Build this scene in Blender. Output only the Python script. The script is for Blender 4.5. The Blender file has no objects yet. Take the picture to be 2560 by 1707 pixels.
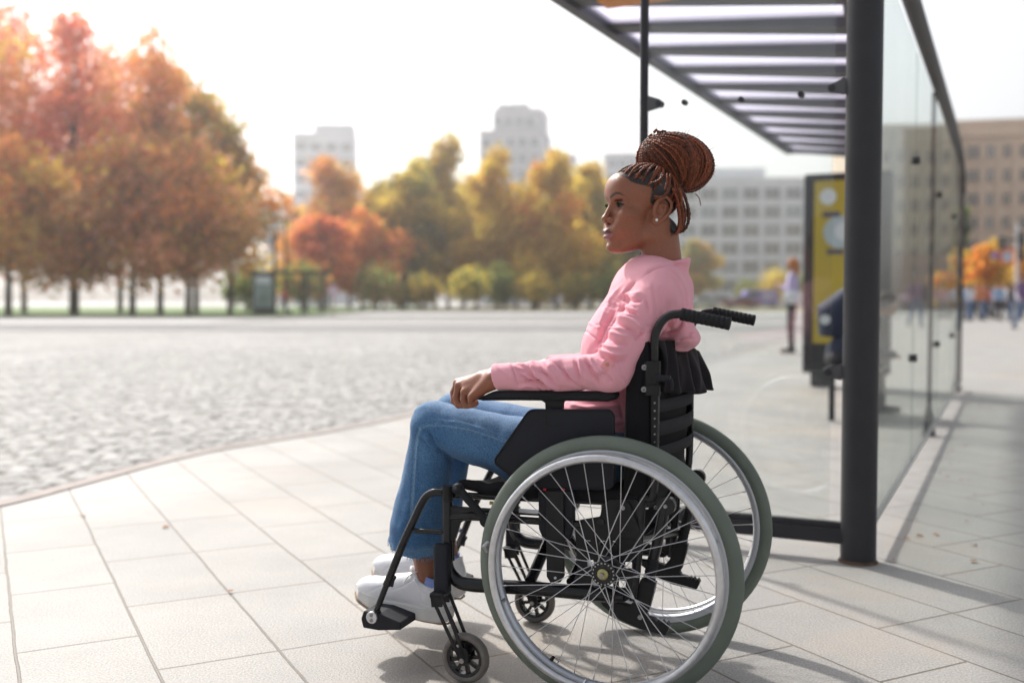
import bpy, bmesh, math, random
import numpy as np
from mathutils import Vector, Matrix
random.seed(7); rng = np.random.default_rng(7)
SC = bpy.context.scene
COL = SC.collection
R = math.radians

# ------------------------------------------------------------------ camera, world, sun, exposure
CAMH = 0.911
PITCH = math.atan(101.5/2560.0)
FP = 2560.0
cam_d = bpy.data.cameras.new('camera'); cam = bpy.data.objects.new('camera', cam_d); COL.objects.link(cam)
cam.location = (0, 0, CAMH); cam.rotation_euler = (R(90)-PITCH, 0, 0)
cam_d.lens = 36.0; cam_d.sensor_width = 36.0; cam_d.clip_start = 0.05; cam_d.clip_end = 3000
cam_d.dof.use_dof = True; cam_d.dof.focus_distance = 2.46; cam_d.dof.aperture_fstop = 1.75
SC.camera = cam

SUN_AZ = (-0.50, 0.866)      # ground direction towards the sun: behind the scene, to the left
SUN_EL = R(43)
world = bpy.data.worlds.new("World"); SC.world = world; world.use_nodes = True
wn = world.node_tree; wn.nodes.clear()
wo = wn.nodes.new('ShaderNodeOutputWorld'); wb = wn.nodes.new('ShaderNodeBackground')
sky = wn.nodes.new('ShaderNodeTexSky'); sky.sky_type = 'NISHITA'; sky.sun_disc = False
sky.sun_elevation = SUN_EL; sky.sun_rotation = math.atan2(SUN_AZ[0], SUN_AZ[1])
sky.air_density = 1.0; sky.dust_density = 4.0; sky.ozone_density = 1.0
hs = wn.nodes.new('ShaderNodeHueSaturation'); hs.inputs['Saturation'].default_value = 0.28
wn.links.new(sky.outputs[0], hs.inputs['Color']); wn.links.new(hs.outputs[0], wb.inputs[0])
wb.inputs[1].default_value = 0.110
wn.links.new(wb.outputs[0], wo.inputs[0])
sun_d = bpy.data.lights.new('sun', 'SUN'); sun_d.energy = 2.45; sun_d.angle = R(2.2); sun_d.color = (1.0, 0.95, 0.88)
sun = bpy.data.objects.new('sun', sun_d); COL.objects.link(sun)
sdir = Vector((-SUN_AZ[0]*math.cos(SUN_EL), -SUN_AZ[1]*math.cos(SUN_EL), -math.sin(SUN_EL)))
sun.rotation_euler = sdir.to_track_quat('-Z', 'Y').to_euler()
SC.view_settings.view_transform = 'Standard'; SC.view_settings.look = 'None'
SC.view_settings.exposure = 0.92; SC.view_settings.gamma = 1.0
SC.cycles.use_denoising = True
SC.cycles.max_bounces = 8; SC.cycles.transparent_max_bounces = 24
SC.cycles.volume_bounces = 0

# ------------------------------------------------------------------ measuring helpers (2560 x 1707 photo pixels)
def ray(px, py):
    cp, sp = math.cos(PITCH), math.sin(PITCH)
    a = (px-1280.0)/FP; b = -(py-853.5)/FP
    return np.array([a, cp + b*sp, -sp + b*cp])
def G(px, py, z=0.0):
    r = ray(px, py); t = (z-CAMH)/r[2]; return (r[0]*t, r[1]*t)
def W(px, py, d):
    r = ray(px, py); t = d/r[1]; return (r[0]*t, d, CAMH+r[2]*t)
YAW = R(20.4); CY, SY = math.cos(YAW), math.sin(YAW)
_h = ray(1517, 1426); _t = (0.305-CAMH)/_h[2]
CO = np.array([_h[0]*_t, _h[1]*_t])           # near wheel contact point on the ground
def P(px, py, y=0.0):
    """chair-local point (x back, y across, z up) seen at a photo pixel, on the lateral plane y"""
    r = ray(px, py)
    # local y = (wx-ox)*SY + (wy-oy)*CY
    t = (y + CO[0]*SY + CO[1]*CY)/(r[0]*SY + r[1]*CY)
    wx, wy, wz = r[0]*t, r[1]*t, CAMH + r[2]*t
    return np.array([(wx-CO[0])*CY-(wy-CO[1])*SY, y, wz])
def topx(V):
    """photo pixels of chair-local points"""
    V = np.asarray(V, dtype=float)
    wx = CO[0]+V[..., 0]*CY+V[..., 1]*SY; wy = CO[1]-V[..., 0]*SY+V[..., 1]*CY; wz = V[..., 2]-CAMH
    cp, sp = math.cos(PITCH), math.sin(PITCH)
    d = wy*cp - wz*sp; u = wz*cp + wy*sp
    return np.stack([1280+FP*wx/d, 853.5-FP*u/d], -1)

# ------------------------------------------------------------------ object helpers
def link(o, parent=None):
    COL.objects.link(o)
    if parent is not None: o.parent = parent
    return o
def tag(o, label=None, cat=None, group=None, kind=None):
    if label: o['label'] = label
    if cat: o['category'] = cat
    if group: o['group'] = group
    if kind: o['kind'] = kind
    return o
def thing(name, label, cat, loc=(0, 0, 0), rz=0.0, group=None):
    o = bpy.data.objects.new(name, None); o.empty_display_size = 0.1
    o.location = loc; o.rotation_euler = (0, 0, rz); link(o)
    return tag(o, label, cat, group)
def mesh_obj(name, V, F, m, parent=None, smooth=True, col=None):
    me = bpy.data.meshes.new(name)
    V = np.asarray(V, dtype=np.float32)
    if isinstance(F, np.ndarray) and F.ndim == 2:
        n, k = F.shape
        me.vertices.add(len(V)); me.vertices.foreach_set('co', V.ravel())
        me.loops.add(n*k); me.loops.foreach_set('vertex_index', F.astype(np.int32).ravel())
        me.polygons.add(n); me.polygons.foreach_set('loop_start', np.arange(0, n*k, k, dtype=np.int32))
        me.polygons.foreach_set('loop_total', np.full(n, k, dtype=np.int32))
        me.update(calc_edges=True)
    else:
        me.from_pydata([tuple(map(float, v)) for v in V], [], [tuple(map(int, f)) for f in F])
    if smooth: me.polygons.foreach_set('use_smooth', np.ones(len(me.polygons), dtype=bool))
    if col is not None:
        ca = me.color_attributes.new('Col', 'FLOAT_COLOR', 'POINT')
        c = np.ones((len(V), 4), dtype=np.float32); c[:, :3] = col
        ca.data.foreach_set('color', c.ravel())
    if m is not None: me.materials.append(m)
    return link(bpy.data.objects.new(name, me), parent)
class MB:
    """collects shapes into one mesh"""
    def __init__(s): s.V = []; s.F = []
    def add(s, V, F):
        n = len(s.V); s.V += [tuple(v) for v in V]; s.F += [tuple(i+n for i in f) for f in F]; return s
    def box(s, c, d, rz=0.0, M=None):
        cx, cy, cz = c; dx, dy, dz = [k/2 for k in d]; V = []
        for x, y, z in ((-1,-1,-1),(1,-1,-1),(1,1,-1),(-1,1,-1),(-1,-1,1),(1,-1,1),(1,1,1),(-1,1,1)):
            p = Vector((x*dx, y*dy, z*dz))
            if M is not None: p = M @ p
            elif rz: p = Matrix.Rotation(rz, 3, 'Z') @ p
            V.append((p.x+cx, p.y+cy, p.z+cz))
        return s.add(V, [(0,3,2,1),(4,5,6,7),(0,1,5,4),(1,2,6,5),(2,3,7,6),(3,0,4,7)])
    def tube(s, pts, r, n=10, cap=True, flat=1.0):
        V, F = tube_vf(pts, r, n, cap, flat); return s.add(V, F)
    def cyl(s, a, b, r, n=20, r2=None):
        return s.tube([a, b], [r, r if r2 is None else r2], n)
    def prism(s, poly, y0, y1, bev=0.0):
        V, F = prism_vf(poly, y0, y1, bev); return s.add(V, F)
    def build(s, name, m, parent=None, smooth=True, angle=40, bevel=0.0):
        o = mesh_obj(name, s.V, s.F, m, parent, smooth)
        if smooth and angle: sharp(o, angle)
        if bevel:
            b = o.modifiers.new('bevel', 'BEVEL'); b.width = bevel; b.segments = 2; b.limit_method = 'ANGLE'; b.angle_limit = R(40)
        return o
def sharp(o, angle=40):
    me = o.data; bm = bmesh.new(); bm.from_mesh(me)
    bmesh.ops.recalc_face_normals(bm, faces=bm.faces)
    a = R(angle)
    for e in bm.edges:
        if len(e.link_faces) == 2 and e.calc_face_angle(0) > a: e.smooth = False
    bm.to_mesh(me); bm.free()
def catmull(pts, n=8, closed=False):
    P_ = [np.array(p, dtype=float) for p in pts]
    if len(P_) < 3: return P_
    out = []
    N = len(P_)
    rngi = range(N) if closed else range(N-1)
    for i in rngi:
        p0 = P_[(i-1) % N] if (closed or i > 0) else 2*P_[0]-P_[1]
        p1 = P_[i]; p2 = P_[(i+1) % N]
        p3 = P_[(i+2) % N] if (closed or i+2 < N) else 2*P_[-1]-P_[-2]
        for k in range(n):
            t = k/n
            out.append(0.5*((2*p1)+(-p0+p2)*t+(2*p0-5*p1+4*p2-p3)*t*t+(-p0+3*p1-3*p2+p3)*t**3))
    if not closed: out.append(P_[-1])
    return out
def tube_vf(pts, r, n=10, cap=True, flat=1.0):
    pts = [np.array(p, dtype=float) for p in pts]; N = len(pts)
    if np.isscalar(r): r = [r]*N
    if len(r) != N: r = list(np.interp(np.linspace(0, 1, N), np.linspace(0, 1, len(r)), r))
    T = []
    for i in range(N):
        t = pts[min(i+1, N-1)]-pts[max(i-1, 0)]; T.append(t/(np.linalg.norm(t)+1e-12))
    up = np.array([0, 0, 1.0]) if abs(T[0][2]) < 0.9 else np.array([1.0, 0, 0])
    u = np.cross(T[0], up); u /= np.linalg.norm(u)
    V, F = [], []
    for i in range(N):
        u = u-T[i]*np.dot(u, T[i]); u /= (np.linalg.norm(u)+1e-12); v = np.cross(T[i], u)
        for k in range(n):
            a = 2*math.pi*k/n
            V.append(pts[i]+(u*math.cos(a)+v*math.sin(a)*flat)*r[i])
    for i in range(N-1):
        for k in range(n):
            k2 = (k+1) % n
            F.append((i*n+k, i*n+k2, (i+1)*n+k2, (i+1)*n+k))
    if cap:
        F.append(tuple(range(n-1, -1, -1))); F.append(tuple((N-1)*n+k for k in range(n)))
    return V, F
def prism_vf(poly, y0, y1, bev=0.0):
    """poly: list of (x,z); extruded along y"""
    n = len(poly)
    A = np.array([[p[0], p[1]] for p in poly], dtype=float)
    rings = [(A, y0), (A, y1)]
    if bev > 0:
        area = 0.5*np.sum(A[:, 0]*np.roll(A[:, 1], -1)-np.roll(A[:, 0], -1)*A[:, 1])
        sg = 1 if area > 0 else -1
        e = np.roll(A, -1, 0)-A; e /= (np.linalg.norm(e, axis=1)[:, None]+1e-12)
        nn = np.stack([-e[:, 1], e[:, 0]], 1)*sg
        m = nn+np.roll(nn, 1, 0); m /= np.maximum(np.sum(m*nn, 1), 0.4)[:, None]
        I = A+m*bev; s = 1 if y1 > y0 else -1
        rings = [(I, y0), (A, y0+s*bev), (A, y1-s*bev), (I, y1)]
    V, F = [], []
    for (B, y) in rings:
        for p in B: V.append((p[0], y, p[1]))
    for j in range(len(rings)-1):
        for i in range(n):
            i2 = (i+1) % n; F.append((j*n+i, j*n+i2, (j+1)*n+i2, (j+1)*n+i))
    F.append(tuple(range(n-1, -1, -1))); F.append(tuple((len(rings)-1)*n+i for i in range(n)))
    return V, F
def rounded(poly, r, n=5):
    """round the corners of a 2-D polygon"""
    out = []; N = len(poly)
    for i in range(N):
        p0 = np.array(poly[i-1], float); p = np.array(poly[i], float); p1 = np.array(poly[(i+1) % N], float)
        a = p0-p; b = p1-p; la, lb = np.linalg.norm(a), np.linalg.norm(b); rr = min(r, la*0.45, lb*0.45)
        s = p+a/la*rr; e = p+b/lb*rr
        for k in range(n+1):
            t = k/n; out.append(tuple((1-t)**2*s+2*t*(1-t)*p+t*t*e))
    return out
def lathe(prof, n=32, axis='y', c=(0, 0, 0)):
    """prof: closed list of (radius, offset along axis)"""
    V, F = [], []; m = len(prof)
    for k in range(n):
        a = 2*math.pi*k/n
        for (r, o) in prof:
            if axis == 'y': V.append((c[0]+r*math.cos(a), c[1]+o, c[2]+r*math.sin(a)))
            else: V.append((c[0]+r*math.cos(a), c[1]+r*math.sin(a), c[2]+o))
    for k in range(n):
        k2 = (k+1) % n
        for j in range(m):
            j2 = (j+1) % m; F.append((k*m+j, k*m+j2, k2*m+j2, k2*m+j))
    return V, F
def copy_tree(o, parent=None):
    c = o.copy(); COL.objects.link(c); c.parent = parent
    for ch in list(o.children): copy_tree(ch, c)
    return c

# ------------------------------------------------------------------ signed-distance modelling (for bodies and cloth)
def cap(p, a, b, ra, rb=None):
    rb = ra if rb is None else rb
    a = np.asarray(a, np.float32); b = np.asarray(b, np.float32); ba = b-a
    pa = p-a; h = np.clip((pa@ba)/(ba@ba+1e-12), 0, 1)
    return np.linalg.norm(pa-h[..., None]*ba, axis=-1)-(ra+(rb-ra)*h)
def ell(p, c, r, M=None):
    q = p-np.asarray(c, np.float32)
    if M is not None: q = q@np.asarray(M, np.float32)
    r = np.asarray(r, np.float32)
    k0 = np.linalg.norm(q/r, axis=-1); k1 = np.linalg.norm(q/(r*r), axis=-1)+1e-9
    return k0*(k0-1)/k1
def smin(a, b, k):
    h = np.clip(0.5+0.5*(b-a)/k, 0, 1); return b+(a-b)*h-k*h*(1-h)
def smax(a, b, k): return -smin(-a, -b, k)
def plane(p, c, n):
    n = np.asarray(n, np.float32); n = n/np.linalg.norm(n); return (p-np.asarray(c, np.float32))@n
def sdf_mesh(f, lo, hi, h):
    B = 8; lo = np.asarray(lo, float); hi = np.asarray(hi, float)
    nb = np.ceil((hi-lo)/(h*B)).astype(int)
    I = np.stack(np.meshgrid(*[np.arange(k) for k in nb], indexing='ij'), -1).reshape(-1, 3)
    cen = (lo+(I+0.5)*B*h).astype(np.float32)
    I = I[np.abs(f(cen)) < B*h*1.25]
    off = np.stack(np.meshgrid(*[np.arange(B+1)]*3, indexing='ij'), -1)
    vals = np.empty((len(I), B+1, B+1, B+1), np.float32)
    for s in range(0, len(I), 400):
        q = (lo+(I[s:s+400, None, None, None, :]*B+off)*h).astype(np.float32)
        vals[s:s+400] = f(q)
    sgn = vals < 0
    c8 = [sgn[:, i:B+i, j:B+j, k:B+k] for i in (0, 1) for j in (0, 1) for k in (0, 1)]
    cnt = sum(c.astype(np.int8) for c in c8)
    act = np.argwhere((cnt > 0) & (cnt < 8))
    b, ci, cj, ck = act.T
    v = np.stack([vals[b, ci+i, cj+j, ck+k] for i in (0, 1) for j in (0, 1) for k in (0, 1)], 1)
    corners = np.array([(i, j, k) for i in (0, 1) for j in (0, 1) for k in (0, 1)], float)
    acc = np.zeros((len(act), 3)); num = np.zeros(len(act))
    for a in range(8):
        for c in range(a+1, 8):
            if np.abs(corners[a]-corners[c]).sum() != 1: continue
            m = (v[:, a] < 0) != (v[:, c] < 0)
            t = np.where(m, v[:, a]/np.where(m, v[:, a]-v[:, c], 1), 0)
            acc += np.where(m[:, None], corners[a]+(corners[c]-corners[a])*t[:, None], 0); num += m
    gi = I[b]*B+np.stack([ci, cj, ck], 1)
    V = lo+(gi+acc/num[:, None])*h
    S = nb*B+2
    key = (gi[:, 0]*S[1]+gi[:, 1])*S[2]+gi[:, 2]
    order = np.argsort(key); ks = key[order]
    def look(g):
        k = (g[:, 0]*S[1]+g[:, 1])*S[2]+g[:, 2]; i = np.clip(np.searchsorted(ks, k), 0, len(ks)-1)
        return np.where(ks[i] == k, order[i], -1)
    F = []
    ax = np.eye(3, dtype=int)
    s0 = v[:, 0] < 0
    for d in range(3):
        e = {0: 4, 1: 2, 2: 1}[d]
        s1 = v[:, e] < 0
        m = s0 != s1
        g = gi[m]; u, w = ax[(d+1) % 3], ax[(d+2) % 3]
        q = np.stack([look(g), look(g-u), look(g-u-w), look(g-w)], 1)
        fl = ~s0[m]; q[fl] = q[fl][:, ::-1]
        F.append(q[(q >= 0).all(1)])
    return V, np.concatenate(F)
def vnormals(V, F):
    n = np.cross(V[F[:, 2]]-V[F[:, 0]], V[F[:, 3]]-V[F[:, 1]])
    N = np.zeros_like(V)
    for k in range(4): np.add.at(N, F[:, k], n)
    return N/(np.linalg.norm(N, axis=1)[:, None]+1e-12)
def vsmooth(V, F, it=1, w=0.5):
    for _ in range(it):
        A = np.zeros_like(V); c = np.zeros(len(V))
        for k in range(4):
            np.add.at(A, F[:, k], V[F[:, (k+1) % 4]]+V[F[:, (k-1) % 4]]); np.add.at(c, F[:, k], 2)
        V = V*(1-w)+w*A/np.maximum(c, 1)[:, None]
    return V
def seg_dist(Q, line):
    """distance of 2-D points to a polyline, and position along it 0..1"""
    best = np.full(len(Q), 1e9); pos = np.zeros(len(Q)); L = np.array(line, float)
    sl = np.linalg.norm(np.diff(L, axis=0), axis=1); cum = np.concatenate([[0], np.cumsum(sl)])
    for i in range(len(L)-1):
        ba = L[i+1]-L[i]; h = np.clip(((Q-L[i])@ba)/(ba@ba+1e-9), 0, 1)
        d = np.linalg.norm(Q-L[i]-h[:, None]*ba, axis=1)
        m = d < best; best[m] = d[m]; pos[m] = (cum[i]+h[m]*sl[i])/cum[-1]
    return best, pos
def crease(V, F, folds, ymax=9, lo_y=-9):
    """sculpt ridges (+) and grooves (-) along photo-measured lines on the side facing the street edge"""
    N = vnormals(V, F); Q = topx(V); D = np.zeros(len(V))
    face = np.clip(-(N[:, 1])*1.6+0.35, 0, 1)*((V[:, 1] < ymax) & (V[:, 1] > lo_y))
    for line, w, amp in folds:
        d, t = seg_dist(Q, catmull([(a, b, 0) for a, b in line], 6) and [(p[0], p[1]) for p in catmull([(a, b, 0) for a, b in line], 6)])
        env = np.clip(np.minimum(t, 1-t)*5, 0, 1)
        D += amp*np.exp(-(d/w)**2)*env
    return V+N*(D*face)[:, None]
def vnoise(Pn, scale, seed=0):
    """smooth value noise"""
    q = Pn*scale+seed*17.13; i = np.floor(q).astype(np.int64); f = q-i; f = f*f*(3-2*f)
    def hsh(a, b, c):
        n = (a*73856093) ^ (b*19349663) ^ (c*83492791) ^ (seed*2654435)
        n = (n ^ (n >> 13))*1274126177; return ((n ^ (n >> 16)) & 0xffff)/65535.0
    r = 0
    for dx in (0, 1):
        for dy in (0, 1):
            for dz in (0, 1):
                w = (f[:, 0] if dx else 1-f[:, 0])*(f[:, 1] if dy else 1-f[:, 1])*(f[:, 2] if dz else 1-f[:, 2])
                r = r+w*hsh(i[:, 0]+dx, i[:, 1]+dy, i[:, 2]+dz)
    return r*2-1

# ------------------------------------------------------------------ materials
def nt(m): return m.node_tree
def mat(name, color, rough=0.6, metal=0.0, vary=0.0, vscale=20, bump=0.0, bscale=200, coord='Object', spec=None, sheen=0, coat=0, sss=0, attr=False, emit=0, trans=0):
    m = bpy.data.materials.new(name); m.use_nodes = True; n = nt(m).nodes; l = nt(m).links
    b = n['Principled BSDF']; b.inputs['Roughness'].default_value = rough; b.inputs['Metallic'].default_value = metal
    c4 = (*color, 1); b.inputs['Base Color'].default_value = c4
    if spec is not None: b.inputs['Specular IOR Level'].default_value = spec
    if sheen: b.inputs['Sheen Weight'].default_value = sheen; b.inputs['Sheen Roughness'].default_value = 0.5
    if coat: b.inputs['Coat Weight'].default_value = coat; b.inputs['Coat Roughness'].default_value = 0.15
    if sss:
        b.inputs['Subsurface Weight'].default_value = sss; b.inputs['Subsurface Radius'].default_value = (1.0, 0.4, 0.2); b.inputs['Subsurface Scale'].default_value = 0.004
    tc = n.new('ShaderNodeTexCoord')
    src = None
    if attr:
        a = n.new('ShaderNodeAttribute'); a.attribute_name = 'Col'; src = a.outputs['Color']
    if vary:
        t = n.new('ShaderNodeTexNoise'); t.inputs['Scale'].default_value = vscale; t.inputs['Detail'].default_value = 6
        l.new(tc.outputs[coord], t.inputs['Vector'])
        mr = n.new('ShaderNodeMapRange'); mr.inputs[1].default_value = 0.3; mr.inputs[2].default_value = 0.7
        mr.inputs[3].default_value = 1-vary; mr.inputs[4].default_value = 1+vary
        l.new(t.outputs[0], mr.inputs[0])
        mx = n.new('ShaderNodeMix'); mx.data_type = 'RGBA'; mx.blend_type = 'MULTIPLY'; mx.inputs['Factor'].default_value = 1
        if src: l.new(src, mx.inputs['A'])
        else: mx.inputs['A'].default_value = c4
        l.new(mr.outputs[0], mx.inputs['B']); src = mx.outputs['Result']
    if src: l.new(src, b.inputs['Base Color'])
    if bump:
        t2 = n.new('ShaderNodeTexNoise'); t2.inputs['Scale'].default_value = bscale; t2.inputs['Detail'].default_value = 4
        l.new(tc.outputs[coord], t2.inputs['Vector'])
        bp = n.new('ShaderNodeBump'); bp.inputs['Strength'].default_value = bump; bp.inputs['Distance'].default_value = 0.002
        l.new(t2.outputs[0], bp.inputs['Height']); l.new(bp.outputs[0], b.inputs['Normal'])
    if emit:
        b.inputs['Emission Color'].default_value = c4; b.inputs['Emission Strength'].default_value = emit
    return m
def glass_mat(name, tint=(0.93, 0.965, 0.945), refl=1.0):
    m = bpy.data.materials.new(name); m.use_nodes = True; n = nt(m).nodes; l = nt(m).links
    n.remove(n['Principled BSDF']); out = n['Material Output']
    tr = n.new('ShaderNodeBsdfTransparent'); tr.inputs[0].default_value = (*tint, 1)
    gl = n.new('ShaderNodeBsdfGlossy'); gl.inputs['Roughness'].default_value = 0.03
    gl.inputs[0].default_value = (refl, refl, refl, 1)
    lw = n.new('ShaderNodeLayerWeight'); lw.inputs[0].default_value = 0.5
    pw = n.new('ShaderNodeMath'); pw.operation = 'POWER'; pw.inputs[1].default_value = 6.0; l.new(lw.outputs['Facing'], pw.inputs[0])
    fr = n.new('ShaderNodeMath'); fr.operation = 'MULTIPLY_ADD'; fr.inputs[1].default_value = 0.25; fr.inputs[2].default_value = 0.03; l.new(pw.outputs[0], fr.inputs[0])
    df = n.new('ShaderNodeBsdfDiffuse'); df.inputs[0].default_value = (0.6, 0.62, 0.6, 1)
    no = n.new('ShaderNodeTexNoise'); no.inputs['Scale'].default_value = 1.7; no.inputs['Detail'].default_value = 5
    tc = n.new('ShaderNodeTexCoord'); l.new(tc.outputs['Object'], no.inputs['Vector'])
    mr = n.new('ShaderNodeMapRange'); mr.inputs[1].default_value = 0.4; mr.inputs[2].default_value = 0.75; mr.inputs[3].default_value = 0.005; mr.inputs[4].default_value = 0.04
    l.new(no.outputs[0], mr.inputs[0])
    mx = n.new('ShaderNodeMixShader'); l.new(fr.outputs[0], mx.inputs[0]); l.new(tr.outputs[0], mx.inputs[1]); l.new(gl.outputs[0], mx.inputs[2])
    m2 = n.new('ShaderNodeMixShader'); l.new(mr.outputs[0], m2.inputs[0]); l.new(mx.outputs[0], m2.inputs[1]); l.new(df.outputs[0], m2.inputs[2])
    l.new(m2.outputs[0], out.inputs['Surface']); return m
# ------------------------------------------------------------------ ground
def axis_coords(n, l, origin, A, Bv, shift=(0, 0)):
    geo = n.new('ShaderNodeNewGeometry')
    o = []
    for ax, sh in ((A, shift[0]), (Bv, shift[1])):
        d = n.new('ShaderNodeVectorMath'); d.operation = 'DOT_PRODUCT'; d.inputs[1].default_value = (ax[0], ax[1], 0)
        l.new(geo.outputs['Position'], d.inputs[0])
        a = n.new('ShaderNodeMath'); a.operation = 'ADD'; a.inputs[1].default_value = sh; l.new(d.outputs['Value'], a.inputs[0]); o.append(a)
    c = n.new('ShaderNodeCombineXYZ'); l.new(o[0].outputs[0], c.inputs[0]); l.new(o[1].outputs[0], c.inputs[1])
    return c, geo
def slab_material(name):
    m = bpy.data.materials.new(name); m.use_nodes = True; n = nt(m).nodes; l = nt(m).links; b = n['Principled BSDF']
    c, geo = axis_coords(n, l, None, (.462, -.887), (.887, .462), (2.62, -0.07))
    # slightly crooked joints
    wn_ = n.new('ShaderNodeTexNoise'); wn_.inputs['Scale'].default_value = 3.0; wn_.inputs['Detail'].default_value = 5; l.new(geo.outputs['Position'], wn_.inputs['Vector'])
    ws = n.new('ShaderNodeVectorMath'); ws.operation = 'MULTIPLY_ADD'; ws.inputs[1].default_value = (0.012, 0.012, 0); ws.inputs[2].default_value = (-0.006, -0.006, 0)
    l.new(wn_.outputs['Color'], ws.inputs[0])
    ad = n.new('ShaderNodeVectorMath'); ad.operation = 'ADD'; l.new(c.outputs[0], ad.inputs[0]); l.new(ws.outputs[0], ad.inputs[1])
    br = n.new('ShaderNodeTexBrick'); l.new(ad.outputs[0], br.inputs['Vector']); br.offset = 0.5; br.offset_frequency = 3; br.squash = 1
    br.inputs['Scale'].default_value = 1; br.inputs['Brick Width'].default_value = 0.59; br.inputs['Row Height'].default_value = 0.305
    br.inputs['Mortar Size'].default_value = 0.0046; br.inputs['Mortar Smooth'].default_value = 0.35; br.inputs['Bias'].default_value = 0
    br.inputs['Color1'].default_value = (0.305, 0.294, 0.278, 1); br.inputs['Color2'].default_value = (0.278, 0.27, 0.258, 1); br.inputs['Mortar'].default_value = (0.135, 0.115, 0.095, 1)
    # granite speckle
    sp = n.new('ShaderNodeTexNoise'); sp.inputs['Scale'].default_value = 170; sp.inputs['Detail'].default_value = 3; l.new(geo.outputs['Position'], sp.inputs['Vector'])
    r1 = n.new('ShaderNodeMapRange'); r1.inputs[1].default_value = 0.32; r1.inputs[2].default_value = 0.68; r1.inputs[3].default_value = 0.74; r1.inputs[4].default_value = 1.22; l.new(sp.outputs[0], r1.inputs[0])
    st = n.new('ShaderNodeTexNoise'); st.inputs['Scale'].default_value = 1.3; st.inputs['Detail'].default_value = 7; st.inputs['Roughness'].default_value = 0.65; l.new(geo.outputs['Position'], st.inputs['Vector'])
    r2 = n.new('ShaderNodeMapRange'); r2.inputs[1].default_value = 0.3; r2.inputs[2].default_value = 0.7; r2.inputs[3].default_value = 0.84; r2.inputs[4].default_value = 1.12; l.new(st.outputs[0], r2.inputs[0])
    mu = n.new('ShaderNodeMath'); mu.operation = 'MULTIPLY'; l.new(r1.outputs[0], mu.inputs[0]); l.new(r2.outputs[0], mu.inputs[1])
    mx = n.new('ShaderNodeMix'); mx.data_type = 'RGBA'; mx.blend_type = 'MULTIPLY'; mx.inputs['Factor'].default_value = 1
    l.new(br.outputs['Color'], mx.inputs['A']); l.new(mu.outputs[0], mx.inputs['B'])
    # rusty brown stains
    s3 = n.new('ShaderNodeTexNoise'); s3.inputs['Scale'].default_value = 0.9; s3.inputs['Detail'].default_value = 8; s3.inputs['Roughness'].default_value = 0.7
    of = n.new('ShaderNodeVectorMath'); of.operation = 'ADD'; of.inputs[1].default_value = (13.1, 4.7, 0); l.new(geo.outputs['Position'], of.inputs[0]); l.new(of.outputs[0], s3.inputs['Vector'])
    r3 = n.new('ShaderNodeMapRange'); r3.inputs[1].default_value = 0.52; r3.inputs[2].default_value = 0.75; r3.inputs[3].default_value = 0; r3.inputs[4].default_value = 0.5; l.new(s3.outputs[0], r3.inputs[0])
    m3 = n.new('ShaderNodeMix'); m3.data_type = 'RGBA'; m3.inputs['B'].default_value = (0.40, 0.31, 0.23, 1)
    l.new(r3.outputs[0], m3.inputs['Factor']); l.new(mx.outputs['Result'], m3.inputs['A'])
    # dark specks (chewing gum, grit)
    vo = n.new('ShaderNodeTexVoronoi'); vo.inputs['Scale'].default_value = 2.1; l.new(geo.outputs['Position'], vo.inputs['Vector'])
    lt = n.new('ShaderNodeMath'); lt.operation = 'LESS_THAN'; lt.inputs[1].default_value = 0.013; l.new(vo.outputs['Distance'], lt.inputs[0])
    m4 = n.new('ShaderNodeMix'); m4.data_type = 'RGBA'; m4.inputs['B'].default_value = (0.16, 0.15, 0.12, 1)
    l.new(lt.outputs[0], m4.inputs['Factor']); l.new(m3.outputs['Result'], m4.inputs['A'])
    l.new(m4.outputs['Result'], b.inputs['Base Color']); b.inputs['Roughness'].default_value = 0.62
    bp = n.new('ShaderNodeBump'); bp.inputs['Strength'].default_value = 0.6; bp.inputs['Distance'].default_value = 0.004
    iv = n.new('ShaderNodeMath'); iv.operation = 'MULTIPLY_ADD'; iv.inputs[1].default_value = -1.5; l.new(br.outputs['Fac'], iv.inputs[0]); l.new(sp.outputs[0], iv.inputs[2])
    l.new(iv.outputs[0], bp.inputs['Height']); l.new(bp.outputs[0], b.inputs['Normal'])
    return m
M_slab = slab_material('granite_slabs')
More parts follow.
